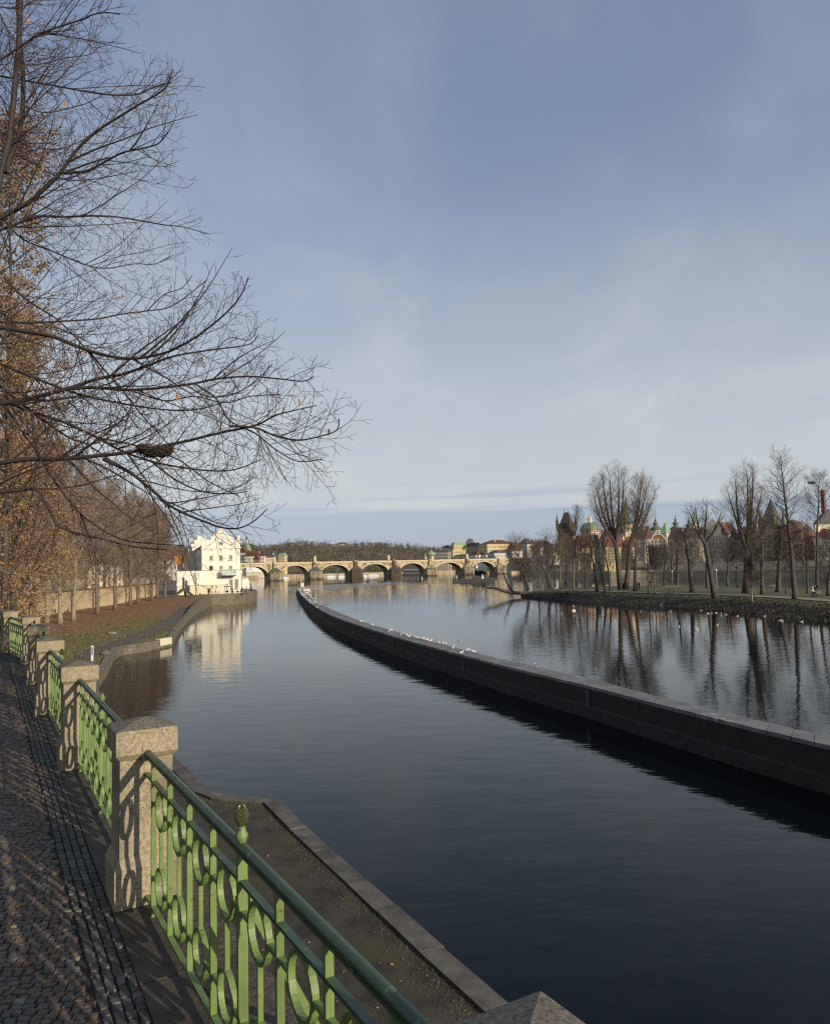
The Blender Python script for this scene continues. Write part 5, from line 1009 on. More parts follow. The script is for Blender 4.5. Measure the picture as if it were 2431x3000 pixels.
def buoy(label, p, h, cols):
    t = thing('buoy', label, 'buoy', p, 0, 'buoys on the river'); b = MB(); b.lathe([(.3, -.3), (.5, -.1), (.55, .12), (.42, .3), (.16, .38)], 10); b.build('float', M[cols[0]], t, True); b = MB(); b.lathe([(.2, .38), (.17, h * .8), (.13, h)], 10); b.build('tower', M[cols[1]], t); b = MB(); b.lathe([(.16, h), (.2, h + .15), (.03, h + .3)], 8); b.build('topmark', M[cols[2]], t); return t
buoy('red and white buoy near the island bank', on(1679, 1790, .9), 1.1, ('paint_white', 'cred', 'paint_white')).scale = (.55, .55, .6); buoy('white marker buoy below the fifth bridge pier', on(1236, 1696, 0), 1.5, ('paint_white', 'paint_white', 'cred')); buoy('white marker buoy in front of the sixth bridge pier', on(1338, 1691, 0), 1.6, ('paint_white', 'paint_white', 'cred'))
buoy('small dark buoy below the third bridge pier', on(1051, 1703, 0), .7, ('cred', 'cdark', 'cdark')); buoy('small dark buoy left of the fourth bridge pier', on(1078, 1702, 0), .7, ('cred', 'cdark', 'cdark'))
t = thing('weir_pier', 'dark low weir structure at the right end of the weir', 'weir', (0, 0, 0)); a, c = on(1328, 1704, .9), on(1400, 1701.5, .9)
for nm, px0, px1, zt_ in (('sill', 1328, 1348, 1.7), ('wall', 1348, 1386, 2.3), ('block', 1386, 1418, 3.2), ('wall', 1418, 1450, 2.6)):
    p0, p1 = on(px0, 1706.5 - (px0 - 1328) * .02, .9), on(px1, 1706.5 - (px1 - 1328) * .02, .9); b = MB(); b.hexa([(p0.x, p0.y, -1), (p1.x, p1.y, -1), (p1.x, p1.y + 6, -1), (p0.x, p0.y + 6, -1)], [(p0.x, p0.y, zt_), (p1.x, p1.y, zt_), (p1.x, p1.y + 6, zt_), (p0.x, p0.y + 6, zt_)]); b.build(nm, M['steel'], t)
p = on(1413, 1695, 3.2); t = thing('navigation_mark', 'small white cone mark on the weir structure', 'marker', (p.x, p.y - 0, 3.2)); b = MB(); b.lathe([(.5, 0), (.12, 1.3), (.1, 1.6)], 8); b.build('cone', M['paint_white'], t); b = MB(); b.lathe([(.16, 1.6), (.16, 1.8), (.02, 1.95)], 8); b.build('lamp', M['gullblack'], t)
# ------------------------------------------------------------------ far bank, wooded hill
rnd = random.Random(9)
FB = [(-700, 600), (-300, 690), (-150, 705), (-60, 745), (40, 800), (140, 860), (260, 880), (700, 900)]
b = MB(); vs = [(x, y, z) for x, y in FB for z in (-1.5, 3.2)]; b.add(vs, [(2 * i, 2 * i + 2, 2 * i + 3, 2 * i + 1) for i in range(len(FB) - 1)]); tag(b.build('embankment_wall', M['bankwall']), 'far low embankment wall seen through the bridge arches', 'wall')
def fby(x):
    for (x0, y0), (x1, y1) in zip(FB, FB[1:]):
        if x <= x1: return y0 + (y1 - y0) * (x - x0) / (x1 - x0)
    return FB[-1][1]
SK = [(-2000, 58), (-420, 52), (-360, 47), (-300, 52), (-250, 49), (-190, 54), (-130, 50), (-70, 51), (-20, 45), (60, 41), (140, 30), (260, 22), (500, 16), (2000, 14)]
def sky_h(x):
    for (x0, z0), (x1, z1) in zip(SK, SK[1:]):
        if x <= x1: return lerp(z0, z1, (x - x0) / (x1 - x0))
    return SK[-1][1]
def hillz(x, y):
    f = fby(x); t = (y - f) / 560.; return 3.2 + (sky_h(x * 1250 / max(y, 600)) - 9.5) * sstep(.22, 1.0, t) + 2.5 * noise.noise(V((x * .012, y * .012, 2))) * sstep(.2, .5, t)
xs = [-1500, -1000, -700] + [-560 + 28 * k for k in range(48)] + [900, 1300, 1900]; ts = [0, 20, 60, 100, 140, 180, 230, 280, 330, 380, 430, 480, 530, 600, 800, 1500]
b = MB(); b.add([(x, fby(x) + t_, hillz(x, fby(x) + t_)) for x in xs for t_ in ts], [(i * len(ts) + j, (i + 1) * len(ts) + j, (i + 1) * len(ts) + j + 1, i * len(ts) + j + 1) for i in range(len(xs) - 1) for j in range(len(ts) - 1)])
struct(b.build('hill', M['hill'], None, True))
def puff(b, c, r, h, n, mi, pointed=False):
    for _ in range(n):
        q = rnd.random() if not pointed else rnd.random() ** 1.5; a = rnd.uniform(0, 6.28); rr = r * ((1 - q) if pointed else math.sin(math.pi * (.2 + .75 * q))) * rnd.uniform(.3, 1)
        p = V((c[0] + rr * math.cos(a), c[1] + rr * math.sin(a), c[2] + h * (.12 + .88 * q))); s = r * rnd.uniform(.13, .30); u = V((rnd.uniform(-1, 1), rnd.uniform(-1, 1), rnd.uniform(.2, 1.3))).normalized() * s; w_ = u.cross(V((rnd.uniform(-1, 1), rnd.uniform(-1, 1), rnd.uniform(-1, 1)))).normalized() * s * .45
        b.add([p - u, p + w_, p + u * 1.2, p - w_], [(0, 1, 2, 3)], mi)
wd = MB()
for k in range(5200):
    x = rnd.uniform(-520, 150); f = fby(x); t_ = 95 + 480 * rnd.random() ** .8; y = f + t_
    if x > -30 and t_ < 260: continue
    z = hillz(x, y); gap = noise.noise(V((x * .016, y * .011, 11)))
    if t_ < 420 and gap > .42: continue
    con = rnd.random() < (.06 if t_ < 400 else .36); cl = noise.noise(V((x * .02, y * .02, 7)))
    if con and cl > -.05: puff(wd, (x, y, z - 1), rnd.uniform(2, 3.4), rnd.uniform(9, 15), 30, 1, rnd.random() < .35)
    else: puff(wd, (x, y, z - 1), rnd.uniform(2.6, 4.4), rnd.uniform(5, 9), 26, 2 if cl > .25 and rnd.random() < .5 else 0)
stuff(wd.build('wood', [M['wood'], M['conifer'], mat('olive_wood', (.09, .085, .035), (.13, .115, .05), .05, .95)]), 'bare brown wood with dark conifers covering the far hill', 'wood')
# ------------------------------------------------------------------ houses
_win = {}
def winmesh(w_, h, fr):
    k = (round(w_, 2), round(h, 2), fr)
    if k not in _win:
        b = MB(); f = min(.16, w_ * .14)
        for sg in (-1, 1): b.box((sg * (w_ / 2 - f / 2), -.05, 0), (f, .1, h), 0, 0)
        for sg in (-1, 1): b.box((0, -.05, sg * (h / 2 - f / 2)), (w_ - 2 * f, .098, f), 0, 0)
        b.box((0, -.015, 0), (w_ - 2 * f, .024, h - 2 * f), 0, 1); b.box((0, -.05, -h / 2 - .09), (w_ + .3, .2, .12), 0, 0); b.box((0, -.035, 0), (f * .6, .03, h - 2 * f), 0, 0)
        _win[k] = b.mesh('window', [M[fr], M['pane']])
    return _win[k]
def house(name, label, px0, pxc, px1, D, b_, pyt, zb, roof=None, rh=3., wall='cream', tile='tile', wins=(0, 0, 0), wfr='frame', ov=.4, chim=0, group=None, W2=None, cat='house', pyref=1640, cornice=True, w1=None):
    """block whose near vertical edge stands at column pxc; left face runs to px0, right face to px1"""
    beta = R(b_); k0, kc, k1 = kx(px0, pyref), kx(pxc, pyref), kx(px1, pyref); Xc = kc * D; cb_, sb_ = math.cos(beta), math.sin(beta)
    W1 = w1 or (Xc - k0 * D) / (cb_ + k0 * sb_); den = sb_ - k1 * cb_
    if W2 is None: W2 = (k1 * D - Xc) / den if abs(den) > .05 and (k1 * D - Xc) / den > 1 else W1 * .7
    H = at(pxc, pyt, D).z - zb; t = thing(name, label, cat, (Xc, D, zb), -beta, group)
    b = MB(); b.hexa([(-W1, 0, -3), (0, 0, -3), (0, W2, -3), (-W1, W2, -3)], [(-W1, 0, H), (0, 0, H), (0, W2, H), (-W1, W2, H)]); b.build('wall', M[wall], t)
    if cornice and H > 5: b = MB(); b.hexa([(-W1 - .25, -.25, H - .4), (.25, -.25, H - .4), (.25, W2 + .25, H - .4), (-W1 - .25, W2 + .25, H - .4)], [(-W1 - .35, -.35, H - .003), (.35, -.35, H - .003), (.35, W2 + .35, H - .003), (-W1 - .35, W2 + .35, H - .003)]); b.build('cornice', M[wall], t)
    o = ov; x0, x1, y0, y1 = -W1 - o, o, -o, W2 + o; z0, z1 = H, H + rh; rf = None; b = MB()
    if roof == 'hip':
        i = min(W1, W2) / 2; mx_, my = (x0 + x1) / 2, (y0 + y1) / 2
        A = [(x0, y0, z0), (x1, y0, z0), (x1, y1, z0), (x0, y1, z0)]
        if W1 >= W2: A += [(x0 + i, my, z1), (x1 - i, my, z1)]; fs = [(0, 1, 5, 4), (1, 2, 5), (2, 3, 4, 5), (3, 0, 4), (3, 2, 1, 0)]
        else: A += [(mx_, y0 + i, z1), (mx_, y1 - i, z1)]; fs = [(0, 1, 4), (1, 2, 5, 4), (2, 3, 5), (3, 0, 4, 5), (3, 2, 1, 0)]
        b.add(A, fs)
    elif roof == 'pyr': b.add([(x0, y0, z0), (x1, y0, z0), (x1, y1, z0), (x0, y1, z0), ((x0 + x1) / 2, (y0 + y1) / 2, z1)], [(0, 1, 4), (1, 2, 4), (2, 3, 4), (3, 0, 4), (3, 2, 1, 0)])
    elif roof == 'gx': my = (y0 + y1) / 2; b.add([(x0, y0, z0), (x1, y0, z0), (x1, y1, z0), (x0, y1, z0), (x0, my, z1), (x1, my, z1)], [(0, 1, 5, 4), (2, 3, 4, 5), (0, 4, 3), (1, 2, 5), (3, 2, 1, 0)])
    elif roof == 'gy': mx_ = (x0 + x1) / 2; b.add([(x0, y0, z0), (x1, y0, z0), (x1, y1, z0), (x0, y1, z0), (mx_, y0, z1), (mx_, y1, z1)], [(1, 2, 5, 4), (3, 0, 4, 5), (0, 1, 4), (2, 3, 5), (3, 2, 1, 0)])
    elif roof == 'mans':
        i = rh * .45; b.hexa([(x0, y0, z0), (x1, y0, z0), (x1, y1, z0), (x0, y1, z0)], [(x0 + i, y0 + i, z1), (x1 - i, y0 + i, z1), (x1 - i, y1 - i, z1), (x0 + i, y1 - i, z1)])
    if roof: rf = b.build('roof', M[tile], t)
    for k in range(chim):
        b = MB(); b.box((-W1 * (k + .6) / (chim + .2), W2 * (.35 + .3 * (k % 2)), H + rh * .75), (1.0, .8, 2.2)); b.build('chimney', M['pale'], rf or t)
    nc, nr, ns = wins
    if nr:
        z_lo = max(2.5, H - nr * 4.0) if nr * 4.0 < H else 1.5; fh = (H - 1.0 - z_lo) / nr if nr else 0
        for face, n, L_ in ((0, nc, W1), (1, ns, W2)):
            if not n: continue
            w_ = min(1.5, L_ / n * .48); h = min(2.3, fh * .58)
            for i in range(n):
                for j in range(nr):
                    z = z_lo + fh * (j + .5); q = L_ * (i + .5) / n
                    if face == 0: link('window', winmesh(w_, h, wfr), t, (-q, -.002, z))
                    else: link('window', winmesh(w_, h, wfr), t, (.002, q, z), math.pi / 2)
    return t, W1, W2, H
def lathe_at(name, label, cat, px, D, zb, parts, n=12, group=None, rz=0):
    p = at(px, 1640, D); t = thing(name, label, cat, (p.x, p.y, zb), rz, group)
    for nm, prof, m, nn in parts: b = MB(); b.lathe(prof, nn or n); b.build(nm, M[m], t, (nn or n) > 9)
    return t
def zp(py, D, px=1640): return at(px, py, D).z
# north bank below the hill, left of the bridge arches
D = 780
def dome_church(): 
    z = lambda y: zp(y, D, 725) - 3
    t = lathe_at('domed_church', 'church with green copper dome and cross above the bridge, right of the mill', 'church', 725.5, D, 3.2, [('drum', [(3.6, 0), (3.6, z(1614))], 'pale', 12), ('dome', [(4.1, z(1614)), (4.0, z(1610)), (3.4, z(1604)), (2.2, z(1600)), (1.0, z(1598))], 'copper', 14), ('lantern', [(.8, z(1598)), (.8, z(1593)), (.5, z(1590)), (.1, z(1584))], 'copper', 8)])
dome_church()
house('house', 'white gabled house with red roof below the green church dome', 700, 722, 736, 770, 25, 1619, 3.2, 'gy', 6, 'white', 'tile', (3, 2, 2), chim=1)
house('house', 'long cream house with brown red roof behind the left end of the bridge', 718, 775, 779, 760, 10, 1629, 3.2, 'hip', 5, 'cream', 'browntile', (6, 2, 0), chim=2)
house('house', 'small dark red gabled house before the long cream house', 744, 758, 764, 745, 25, 1636, 3.2, 'gy', 3.5, 'darkbrick', 'tile', (2, 1, 1))
house('house', 'cream house with dark slate roof left of the green roofed pavilion', 777, 808, 812, 765, 8, 1633, 3.2, 'hip', 4.5, 'cream', 'slate', (5, 1, 0), chim=2)
t, W1, W2, H = house('pavilion', 'ochre pavilion with domed green copper roof behind the bridge', 815, 834, 842, 760, 20, 1629, 3.2, None, 0, 'yellow', 'copper', (3, 2, 2), cat='pavilion'); b = MB(); b.hexa([(-W1 - .4, -.4, H), (.4, -.4, H), (.4, W2 + .4, H), (-W1 - .4, W2 + .4, H)], [(-W1 * .8, W2 * .2, H + 3.2), (-W1 * .2, W2 * .2, H + 3.2), (-W1 * .2, W2 * .8, H + 3.2), (-W1 * .8, W2 * .8, H + 3.2)]); b.build('roof', M['copper'], t)
t, W1, W2, H = house('arcade_hall', 'long white tent roofed hall seen through the leftmost bridge arch', 722, 775, 778, 706, 0, 1675, 3.2, 'gx', 4.4, 'cream', 'canvas', (9, 1, 0), cat='hall', cornice=False)
lathe_at('lookout_tower', 'small pale lookout tower on the wooded skyline beside the mill', 'tower', 724, 1270, 36, [('shaft', [(2.2, 0), (2.2, 22), (2, 24)], 'pale', 10), ('cap', [(2.1, 24), (1.6, 27), (.3, 30)], 'darkcopper', 10)])
house('villa', 'white villa among the trees on the hilltop', 986, 1006, 1024, 1290, 15, 1593, 40, 'hip', 3, 'pale', 'browntile', (4, 1, 2), cat='villa')
# behind the right part of the bridge
house('kiosk', 'round looking cream kiosk with green dome above the fifth bridge arch', 1255, 1266, 1271, 790, 30, 1619, 3.2, None, 0, 'cream', 'copper', (0, 0, 0), cat='kiosk'); lathe_at('copper_dome', 'bright green copper dome behind the fifth pier of the bridge', 'dome', 1263, 794, zp(1619, 790), [('dome', [(5.2, 0), (5.0, 1.6), (3.6, 3.6), (1.2, 4.8), (.2, 6.5)], 'copper', 14)])
lathe_at('copper_dome', 'pale green dome with a flagpole beside the green kiosk dome', 'dome', 1279, 810, zp(1616, 810), [('drum', [(4.8, -12), (4.8, .2)], 'cream', 14), ('dome', [(5.0, .2), (4.6, 1.8), (2.6, 3.8), (.4, 4.4)], 'darkcopper', 14), ('flagpole', [(.12, 4.4), (.1, 12)], 'silver', 6)])
house('house', 'dark grey long building between the domes and the ochre hall', 1272, 1312, 1322, 800, 18, 1617, 3.2, 'mans', 3, 'greywall', 'slate', (8, 2, 2), 'shutter', chim=2)
house('house', 'cream house with white chimneys left of the green roofed ochre hall', 1290, 1318, 1331, 850, 20, 1606, 3.2, 'hip', 4, 'cream', 'slate', (5, 2, 3), chim=3)
house('concert_hall', 'ochre hall with a green copper roof behind the bridge', 1322, 1330, 1365, 840, 78, 1597, 3.2, 'mans', 3.2, 'yellow', 'copper', (2, 3, 6), cat='hall', W2=None, chim=1)
house('concert_hall', 'lower ochre front wing of the green roofed hall', 1323, 1326, 1364, 812, 80, 1611, 3.2, None, 0, 'yellow', 'copper', (1, 2, 7), cat='hall')
house('tall_house', 'tall white house with curved gable and round window', 1366, 1369, 1391, 850, 70, 1591, 3.2, 'mans', 5, 'pale', 'slate', (1, 4, 3), cat='house')
house('school', 'long grey building with many upright windows beside the ochre block', 1366, 1404, 1407, 822, 55, 1600, 3.2, 'hip', 4, 'greywall', 'slate', (12, 3, 0), cat='school')
house('university_block', 'large ochre block with a broad red roof right of the bridge', 1402, 1428, 1512, 770, 70, 1594, 3.2, 'hip', 4.5, 'yellow', 'tile', (6, 4, 13), cat='building', chim=2)
house('house', 'small white house with red pyramid roof just above the bridge', 1375, 1394, 1428, 700, 62, 1626, 6, 'pyr', 5.2, 'white', 'tile', (3, 1, 3), chim=0)
house('house', 'slate roofed white house beside the small pyramid roofed one', 1428, 1448, 1482, 720, 62, 1621, 5, 'gx', 3, 'pale', 'slate', (3, 1, 4))
house('house', 'steep red roofed house half hidden by the leaning willow', 1482, 1500, 1530, 690, 45, 1614, 5, 'gx', 8, 'pale', 'tile', (4, 3, 4), chim=2)
house('house', 'dark slate roofed house behind the willow', 1516, 1545, 1580, 740, 45, 1594, 5, 'hip', 6, 'pale', 'slate', (5, 3, 4), chim=3)
house('house', 'red roofed house left of the gothic bridge tower', 1556, 1585, 1625, 640, 40, 1603, 6, 'hip', 6, 'cream', 'tile', (5, 4, 5), chim=2)
house('house', 'brown roofed house low behind the island trees, left part', 1590, 1622, 1650, 560, 40, 1618, 7, 'gx', 6, 'pale', 'browntile', (5, 3, 4), chim=2)
# boats beyond the arches
def boat(label, px, py, L_, h, D, mt='paint_white', rz=.2, group='boats moored beyond the bridge'):
    p = at(px, py, D); t = thing('tour_boat', label, 'boat', (p.x, D, 0), rz, group); b = MB(); P = [(-L_ / 2, -2.2), (L_ * .36, -2.2), (L_ / 2, 0), (L_ * .36, 2.2), (-L_ / 2, 2.2)]; n = 5
    b.add([(x * .94, y * .85, -.4) for x, y in P] + [(x, y, 1.2) for x, y in P], [(4, 3, 2, 1, 0), (5, 6, 7, 8, 9)] + [(i, (i + 1) % n, n + (i + 1) % n, n + i) for i in range(n)]); b.build('hull', M[mt], t)
    b = MB(); b.box((-L_ * .06, 0, 1.2 + h / 2), (L_ * .74, 3.8, h)); cb2 = b.build('cabin', M['paint_white' if mt == 'paint_white' else 'cgrey'], t)
    b = MB()
    for k in range(9): b.box((-L_ * .40 + L_ * .085 * k, -1.91, 1.2 + h * .58), (L_ * .062, .04, h * .45))
    b.build('window_band', M['pane'], cb2); b = MB(); b.box((-L_ * .06, 0, 1.28 + h), (L_ * .78, 4.2, .14)); b.build('roof', M['paint_white'], t)
boat('white tour boat seen through the third bridge arch, left', 970, 1672, 8, 1.2, 690); boat('small white boat low in the third bridge arch, right', 1000, 1673, 6, 1.0, 672); boat('small white boat beside the fourth bridge pier', 1066, 1673, 6, 1.4, 660); boat('white tour boat centred in the fourth bridge arch', 1094, 1671, 10, 1.7, 700, rz=.1); boat('dark two decked restaurant ship in the fifth bridge arch', 1210, 1671, 22, 4.0, 715, 'hull', .15); boat('grey boat under the last visible bridge arch', 1402, 1676, 14, 2.6, 730, 'hull', .1); boat('small white boat beyond the second bridge arch', 838, 1673, 5, 1.0, 650)
t = lathe_at('mooring_pole', 'tall white mooring pole standing in the sixth bridge arch', 'pole', 1320.5, 700, -1, [('pole', [(.45, 0), (.4, 13)], 'paint_white', 8), ('cap', [(.5, 13), (.1, 14)], 'cgrey', 8)])
# ------------------------------------------------------------------ right bank town
RBW = [V((98, 640, 0)), V((84, 500, 0)), V((79, 410, 0)), V((76, 337, 0)), V((106, 316, 0)), V((126, 288, 0)), V((160, 236, 0)), V((205, 165, 0)), V((270, 60, 0))]
b = MB(); wallstrip(b, crom(RBW, 3), -1, 3.5, 1.0); t = tag(b.build('embankment_wall', M['bankwall']), 'tall pale stone embankment wall behind the island lawn', 'wall'); b = MB(); wallstrip(b, [p + V((-.1, -.15, 0)) for p in crom(RBW, 3)], 3.5, 4.3, .5); b.build('parapet', M['sand2'], t)
b = MB(); rw = crom(RBW, 3); n = len(rw); g = [[(p.x + .5, p.y + .8, 3.45) for p in rw], [(p.x + 4, p.y + 7, 3.55) for p in rw], [(p.x + 14, p.y + 17, 6.9) for p in rw], [(p.x + 700, p.y + 600, 7.0) for p in rw]]
b.add([p for r_ in g for p in r_], [(k * n + i, k * n + i + 1, (k + 1) * n + i + 1, (k + 1) * n + i) for k in range(3) for i in range(n - 1)]); o = struct(b.build('street', M['ground']))
if o.data.polygons[0].normal.z < 0: o.data.flip_normals()
b = MB(); b.add([(96, 636, 6.95), (130, 780, 6.95), (900, 1400, 6.95), (800, 1240, 6.98)], [(0, 1, 2, 3)]); o = struct(b.build('street', M['ground']))
if o.data.polygons[0].normal.z < 0: o.data.flip_normals()
def tower_gothic():
    D = 640; beta = R(38); z = lambda y: zp(y, D, 1660) - 7; p = at(1663, 1640, D); w_ = 5.6
    t = thing('bridge_tower', 'dark gothic bridge tower with wedge roof and corner turrets', 'tower', (p.x, p.y, 7), -beta); zt_ = z(1545)
    b = MB(); b.box((0, 0, zt_ / 2), (2 * w_, 2 * w_, zt_)); b.build('wall', M['blackstone'], t)
    b = MB(); b.box((0, 0, zt_ + 1), (2 * w_ + 1.2, 2 * w_ + 1.2, 2))
    for k in range(6):
        for sx, sy in ((1, 0), (-1, 0), (0, 1), (0, -1)): q = -w_ + 2 * w_ * (k + .5) / 6; b.box((sx * (w_ + .35) + sy * q, sy * (w_ + .35) + sx * q, zt_ + 2.6), (.9, .9, 1.2))
    b.build('battlements', M['blackstone'], t)
    z0, z1 = zt_ + 2, z(1501); b = MB(); b.hexa([(-4.6, -4.6, z0), (4.6, -4.6, z0), (4.6, 4.6, z0), (-4.6, 4.6, z0)], [(-1.9, -.25, z1), (1.9, -.25, z1), (1.9, .25, z1), (-1.9, .25, z1)]); rf = b.build('roof', M['slate'], t)
    b = MB()
    for sx in (-1.7, 1.7): b.lathe([(.12, z1), (.10, z1 + 2), (.4, z1 + 2.4), (.1, z1 + 3), (.03, z1 + 5)], 6, (sx, 0, 0))
    b.build('roof_finials', M['blackstone'], rf)
    for sx in (-1, 1):
        for sy in (-1, 1): b = MB(); b.lathe([(.5, zt_ - 3), (1.2, zt_ - .5), (1.2, zt_ + 4), (1.35, zt_ + 4.1), (.1, zt_ + 11), (.03, zt_ + 13)], 8, (sx * (w_ + .2), sy * (w_ + .2), 0)); b.build('turret', M['blackstone'], t)
    for sx in (0, 1):
        for k in range(2):
            for j in (-1, 1): b = MB(); b.box(((j * 2.2, -w_ - .02, zt_ - 6 - 9 * k) if sx == 0 else (w_ + .02, j * 2.2, zt_ - 6 - 9 * k)), ((1.3, .06, 4.5) if sx == 0 else (.06, 1.3, 4.5))); b.build('gothic_window', M['pane'], t)
tower_gothic()
def dome_big():
    D = 620; z = lambda y: zp(y, D, 1732) - 7; p = at(1732, 1640, D); t = thing('domed_church', 'church with large green ribbed dome and lantern', 'church', (p.x, p.y, 7), .2); r = 8.0
    b = MB(); b.lathe([(r, 0), (r, z(1580)), (r + .5, z(1579)), (r + .5, z(1577)), (r * .98, z(1576.9)), (r * .98, z(1558)), (r + .7, z(1557)), (r + .7, z(1555))], 8); b.build('drum', M['pink'], t)
    for k in range(8):
        a = 6.2832 * k / 8 ; b = MB(); hh = z(1560) - z(1575); ca, sa = math.cos(a), math.sin(a); q = r * .98 * math.cos(math.pi / 8) + .05; b.box((q * ca, q * sa, (z(1560) + z(1575)) / 2), (.2, 2.4, hh), a, 0); b.box(((q + .1) * ca, (q + .1) * sa, (z(1560) + z(1575)) / 2), (.08, 1.5, hh * .85), a, 1); b.build('window', [M['white'], M['pane']], t)
    b = MB(); n = 16; pr = [(r * math.cos(q) ** .9 + .1, z(1555) + (z(1531) - z(1555)) * math.sin(q)) for q in [k / 7 * 1.38 for k in range(8)]]; b.lathe(pr, n); d = b.build('dome', M['copper'], t, True)
    for k in range(8): a = 6.2832 * (k + .5) / 8; b = MB(); b.tube([(x * math.cos(a) * 1.01, x * math.sin(a) * 1.01, zz_ + .05) for x, zz_ in pr], .28, 5); b.build('rib', M['darkcopper'], d)
    b = MB(); b.lathe([(2.3, z(1532)), (2.2, z(1529)), (1.7, z(1528.9)), (1.7, z(1520)), (2.1, z(1519.5)), (1.9, z(1517)), (.9, z(1514)), (.15, z(1511)), (.05, z(1504))], 8); b.build('lantern', M['cream'], t)
    b = MB(); b.hexa([(-16, -14, 0), (14, -14, 0), (14, 10, 0), (-16, 10, 0)], [(-16, -14, z(1592)), (14, -14, z(1592)), (14, 10, z(1592)), (-16, 10, z(1592))]); b.build('wall', M['greywall'], t)
    b = MB(); q = [(-16.5, -14.5), (14.5, -14.5), (14.5, 10.5), (-16.5, 10.5)]; b.hexa([(x, y, z(1592) + .01) for x, y in q], [(x * .55, y * .55, z(1579)) for x, y in q]); b.build('roof', M['slate'], t)
dome_big()
def water_tower():
    D = 345; beta = R(42); t, W1, W2, H = house('water_tower', 'tall stone water tower with green flared spire behind the poplar', 1811, 1831.5, 1859, D, 42, 1533, 7, None, 0, 'sand2', 'copper', (1, 4, 2), 'frame', cat='tower', cornice=True, pyref=1560)
    cxm, cym = -W1 / 2, W2 / 2; z = lambda y: zp(y, D + 3, 1835) - 7; n = 16; vs = []; fs = []; pf = [(1.0, H), (.80, z(1527)), (.55, z(1519)), (.44, z(1510)), (.42, z(1495)), (.36, z(1487)), (.20, z(1472)), (.05, z(1458)), (.01, z(1452))]
    for i, (k_, zc) in enumerate(pf):
        sq = max(0, 1 - i / 2.5)
        for j in range(n):
            a = 6.2832 * (j + .5) / n; u, v = math.cos(a), math.sin(a); m_ = lerp(.98, 1 / max(abs(u), abs(v)), sq); vs.append((cxm + u * m_ * k_ * (W1 / 2 + .7), cym + v * m_ * k_ * (W2 / 2 + .7), zc))
    for i in range(len(pf) - 1): fs += [(i * n + j, i * n + (j + 1) % n, (i + 1) * n + (j + 1) % n, (i + 1) * n + j) for j in range(n)]
    b = MB(); b.add(vs, fs); b.build('spire', M['darkcopper'], t)
water_tower()
house('mill_block', 'long ochre lit building with red roof behind the poplars', 1755, 1772, 1868, 318, 75, 1607, 7, 'gx', 5, 'yellow', 'tile', (3, 4, 10), cat='building', chim=2) if False else None
t, W1, W2, H = house('mill_block', 'ochre sunlit building with red roof behind the poplars', 1766, 1770, 1866, 330, 62, 1603, 7, 'hip', 4.6, 'yellow', 'tile', (2, 4, 11), cat='building', chim=2, W2=18)
house('house', 'pale yellow house with a broad gable left of the ochre building', 1702, 1706, 1768, 350, 48, 1606, 7, 'hip', 6.5, 'yellow', 'browntile', (2, 4, 5), chim=2, W2=13.5)
house('house', 'grey gabled house behind the leaning island tree', 1640, 1688, 1712, 380, 40, 1600, 7, 'gx', 5.5, 'greywall', 'tile', (6, 4, 3), 'shutter', chim=2)
house('house', 'red roofed house between the big dome and the water tower', 1760, 1782, 1822, 460, 40, 1577, 7, 'hip', 6.5, 'pale', 'tile', (4, 5, 5), chim=3)
house('house', 'brown roofed house right of the water tower', 1838, 1890, 1915, 390, 35, 1579, 7, 'gx', 7, 'pale', 'browntile', (7, 5, 3), chim=3)
def gable_house():
    D = 322; t, W1, W2, H = house('gabled_museum', 'red sgraffito gable with white edging on a grey river building', 1902, 1956, 1972, D, 20, 1603, 7, None, 0, 'greywall', 'tile', (5, 4, 2), 'pale', cat='museum'); k = W1 / 54.; z = lambda y: zp(y, D + 2, 1930) - 7 - H
    X = lambda px: (px - 1956) * k; o = [(1907, 0), (1953, 0), (1954, z(1577)), (1948, z(1574)), (1944, z(1568)), (1936, z(1563)), (1934, z(1555)), (1928, z(1551)), (1924, z(1556)), (1921, z(1564)), (1914, z(1569)), (1912, z(1575)), (1907, z(1578))]
    P = [(X(a), H + zz_) for a, zz_ in o]; b = MB(); b.plate(P, .3, .9); g = b.build('gable', M['brick'], t)
    n = len(P)
    for i in range(1, n):
        a, c = P[i], P[(i + 1) % n]; d = V((c[0] - a[0], 0, c[1] - a[1])); ln = d.length; d.normalize(); nx = V((-d.z, 0, d.x)) * .45
        b = MB(); A, B_ = V((a[0], 0, a[1])), V((c[0], 0, c[1])); b.hexa([(q.x, .12, q.z) for q in (A, B_, B_ + nx, A + nx)], [(q.x, .297, q.z) for q in (A, B_, B_ + nx, A + nx)]); b.build('white_edging', M['white'], g)
    for a in (1918, 1930, 1942):
        b = MB(); b.box((X(a), .24, H + z(1588) * .5 + .6), (.32, .1, z(1580))); b.build('pilaster_strip', M['white'], g)
    for a in (1915, 1926.5, 1934, 1946): link('window', winmesh(1.1, 2.2, 'white'), g, (X(a), .298, H + 2.6))
    for a in (1926.5, 1934): link('window', winmesh(1.0, 1.6, 'white'), g, (X(a), .298, H + 6.4))
    b = MB(); b.add([(-W1 + .6, .91, H), (-.6, .91, H), (-W1 / 2, .91, H + z(1560)), (-W1 + .6, W2, H), (-.6, W2, H), (-W1 / 2, W2, H + z(1560))], [(0, 1, 2), (5, 4, 3), (0, 2, 5, 3), (1, 4, 5, 2), (0, 3, 4, 1)]); b.build('roof', M['browntile'], t)
gable_house()
house('house', 'dark red roofed long house right of the sgraffito gable', 1958, 2050, 2072, 380, 25, 1576, 7, 'gx', 6.5, 'greywall', 'browntile', (10, 5, 3), 'pale', chim=4)
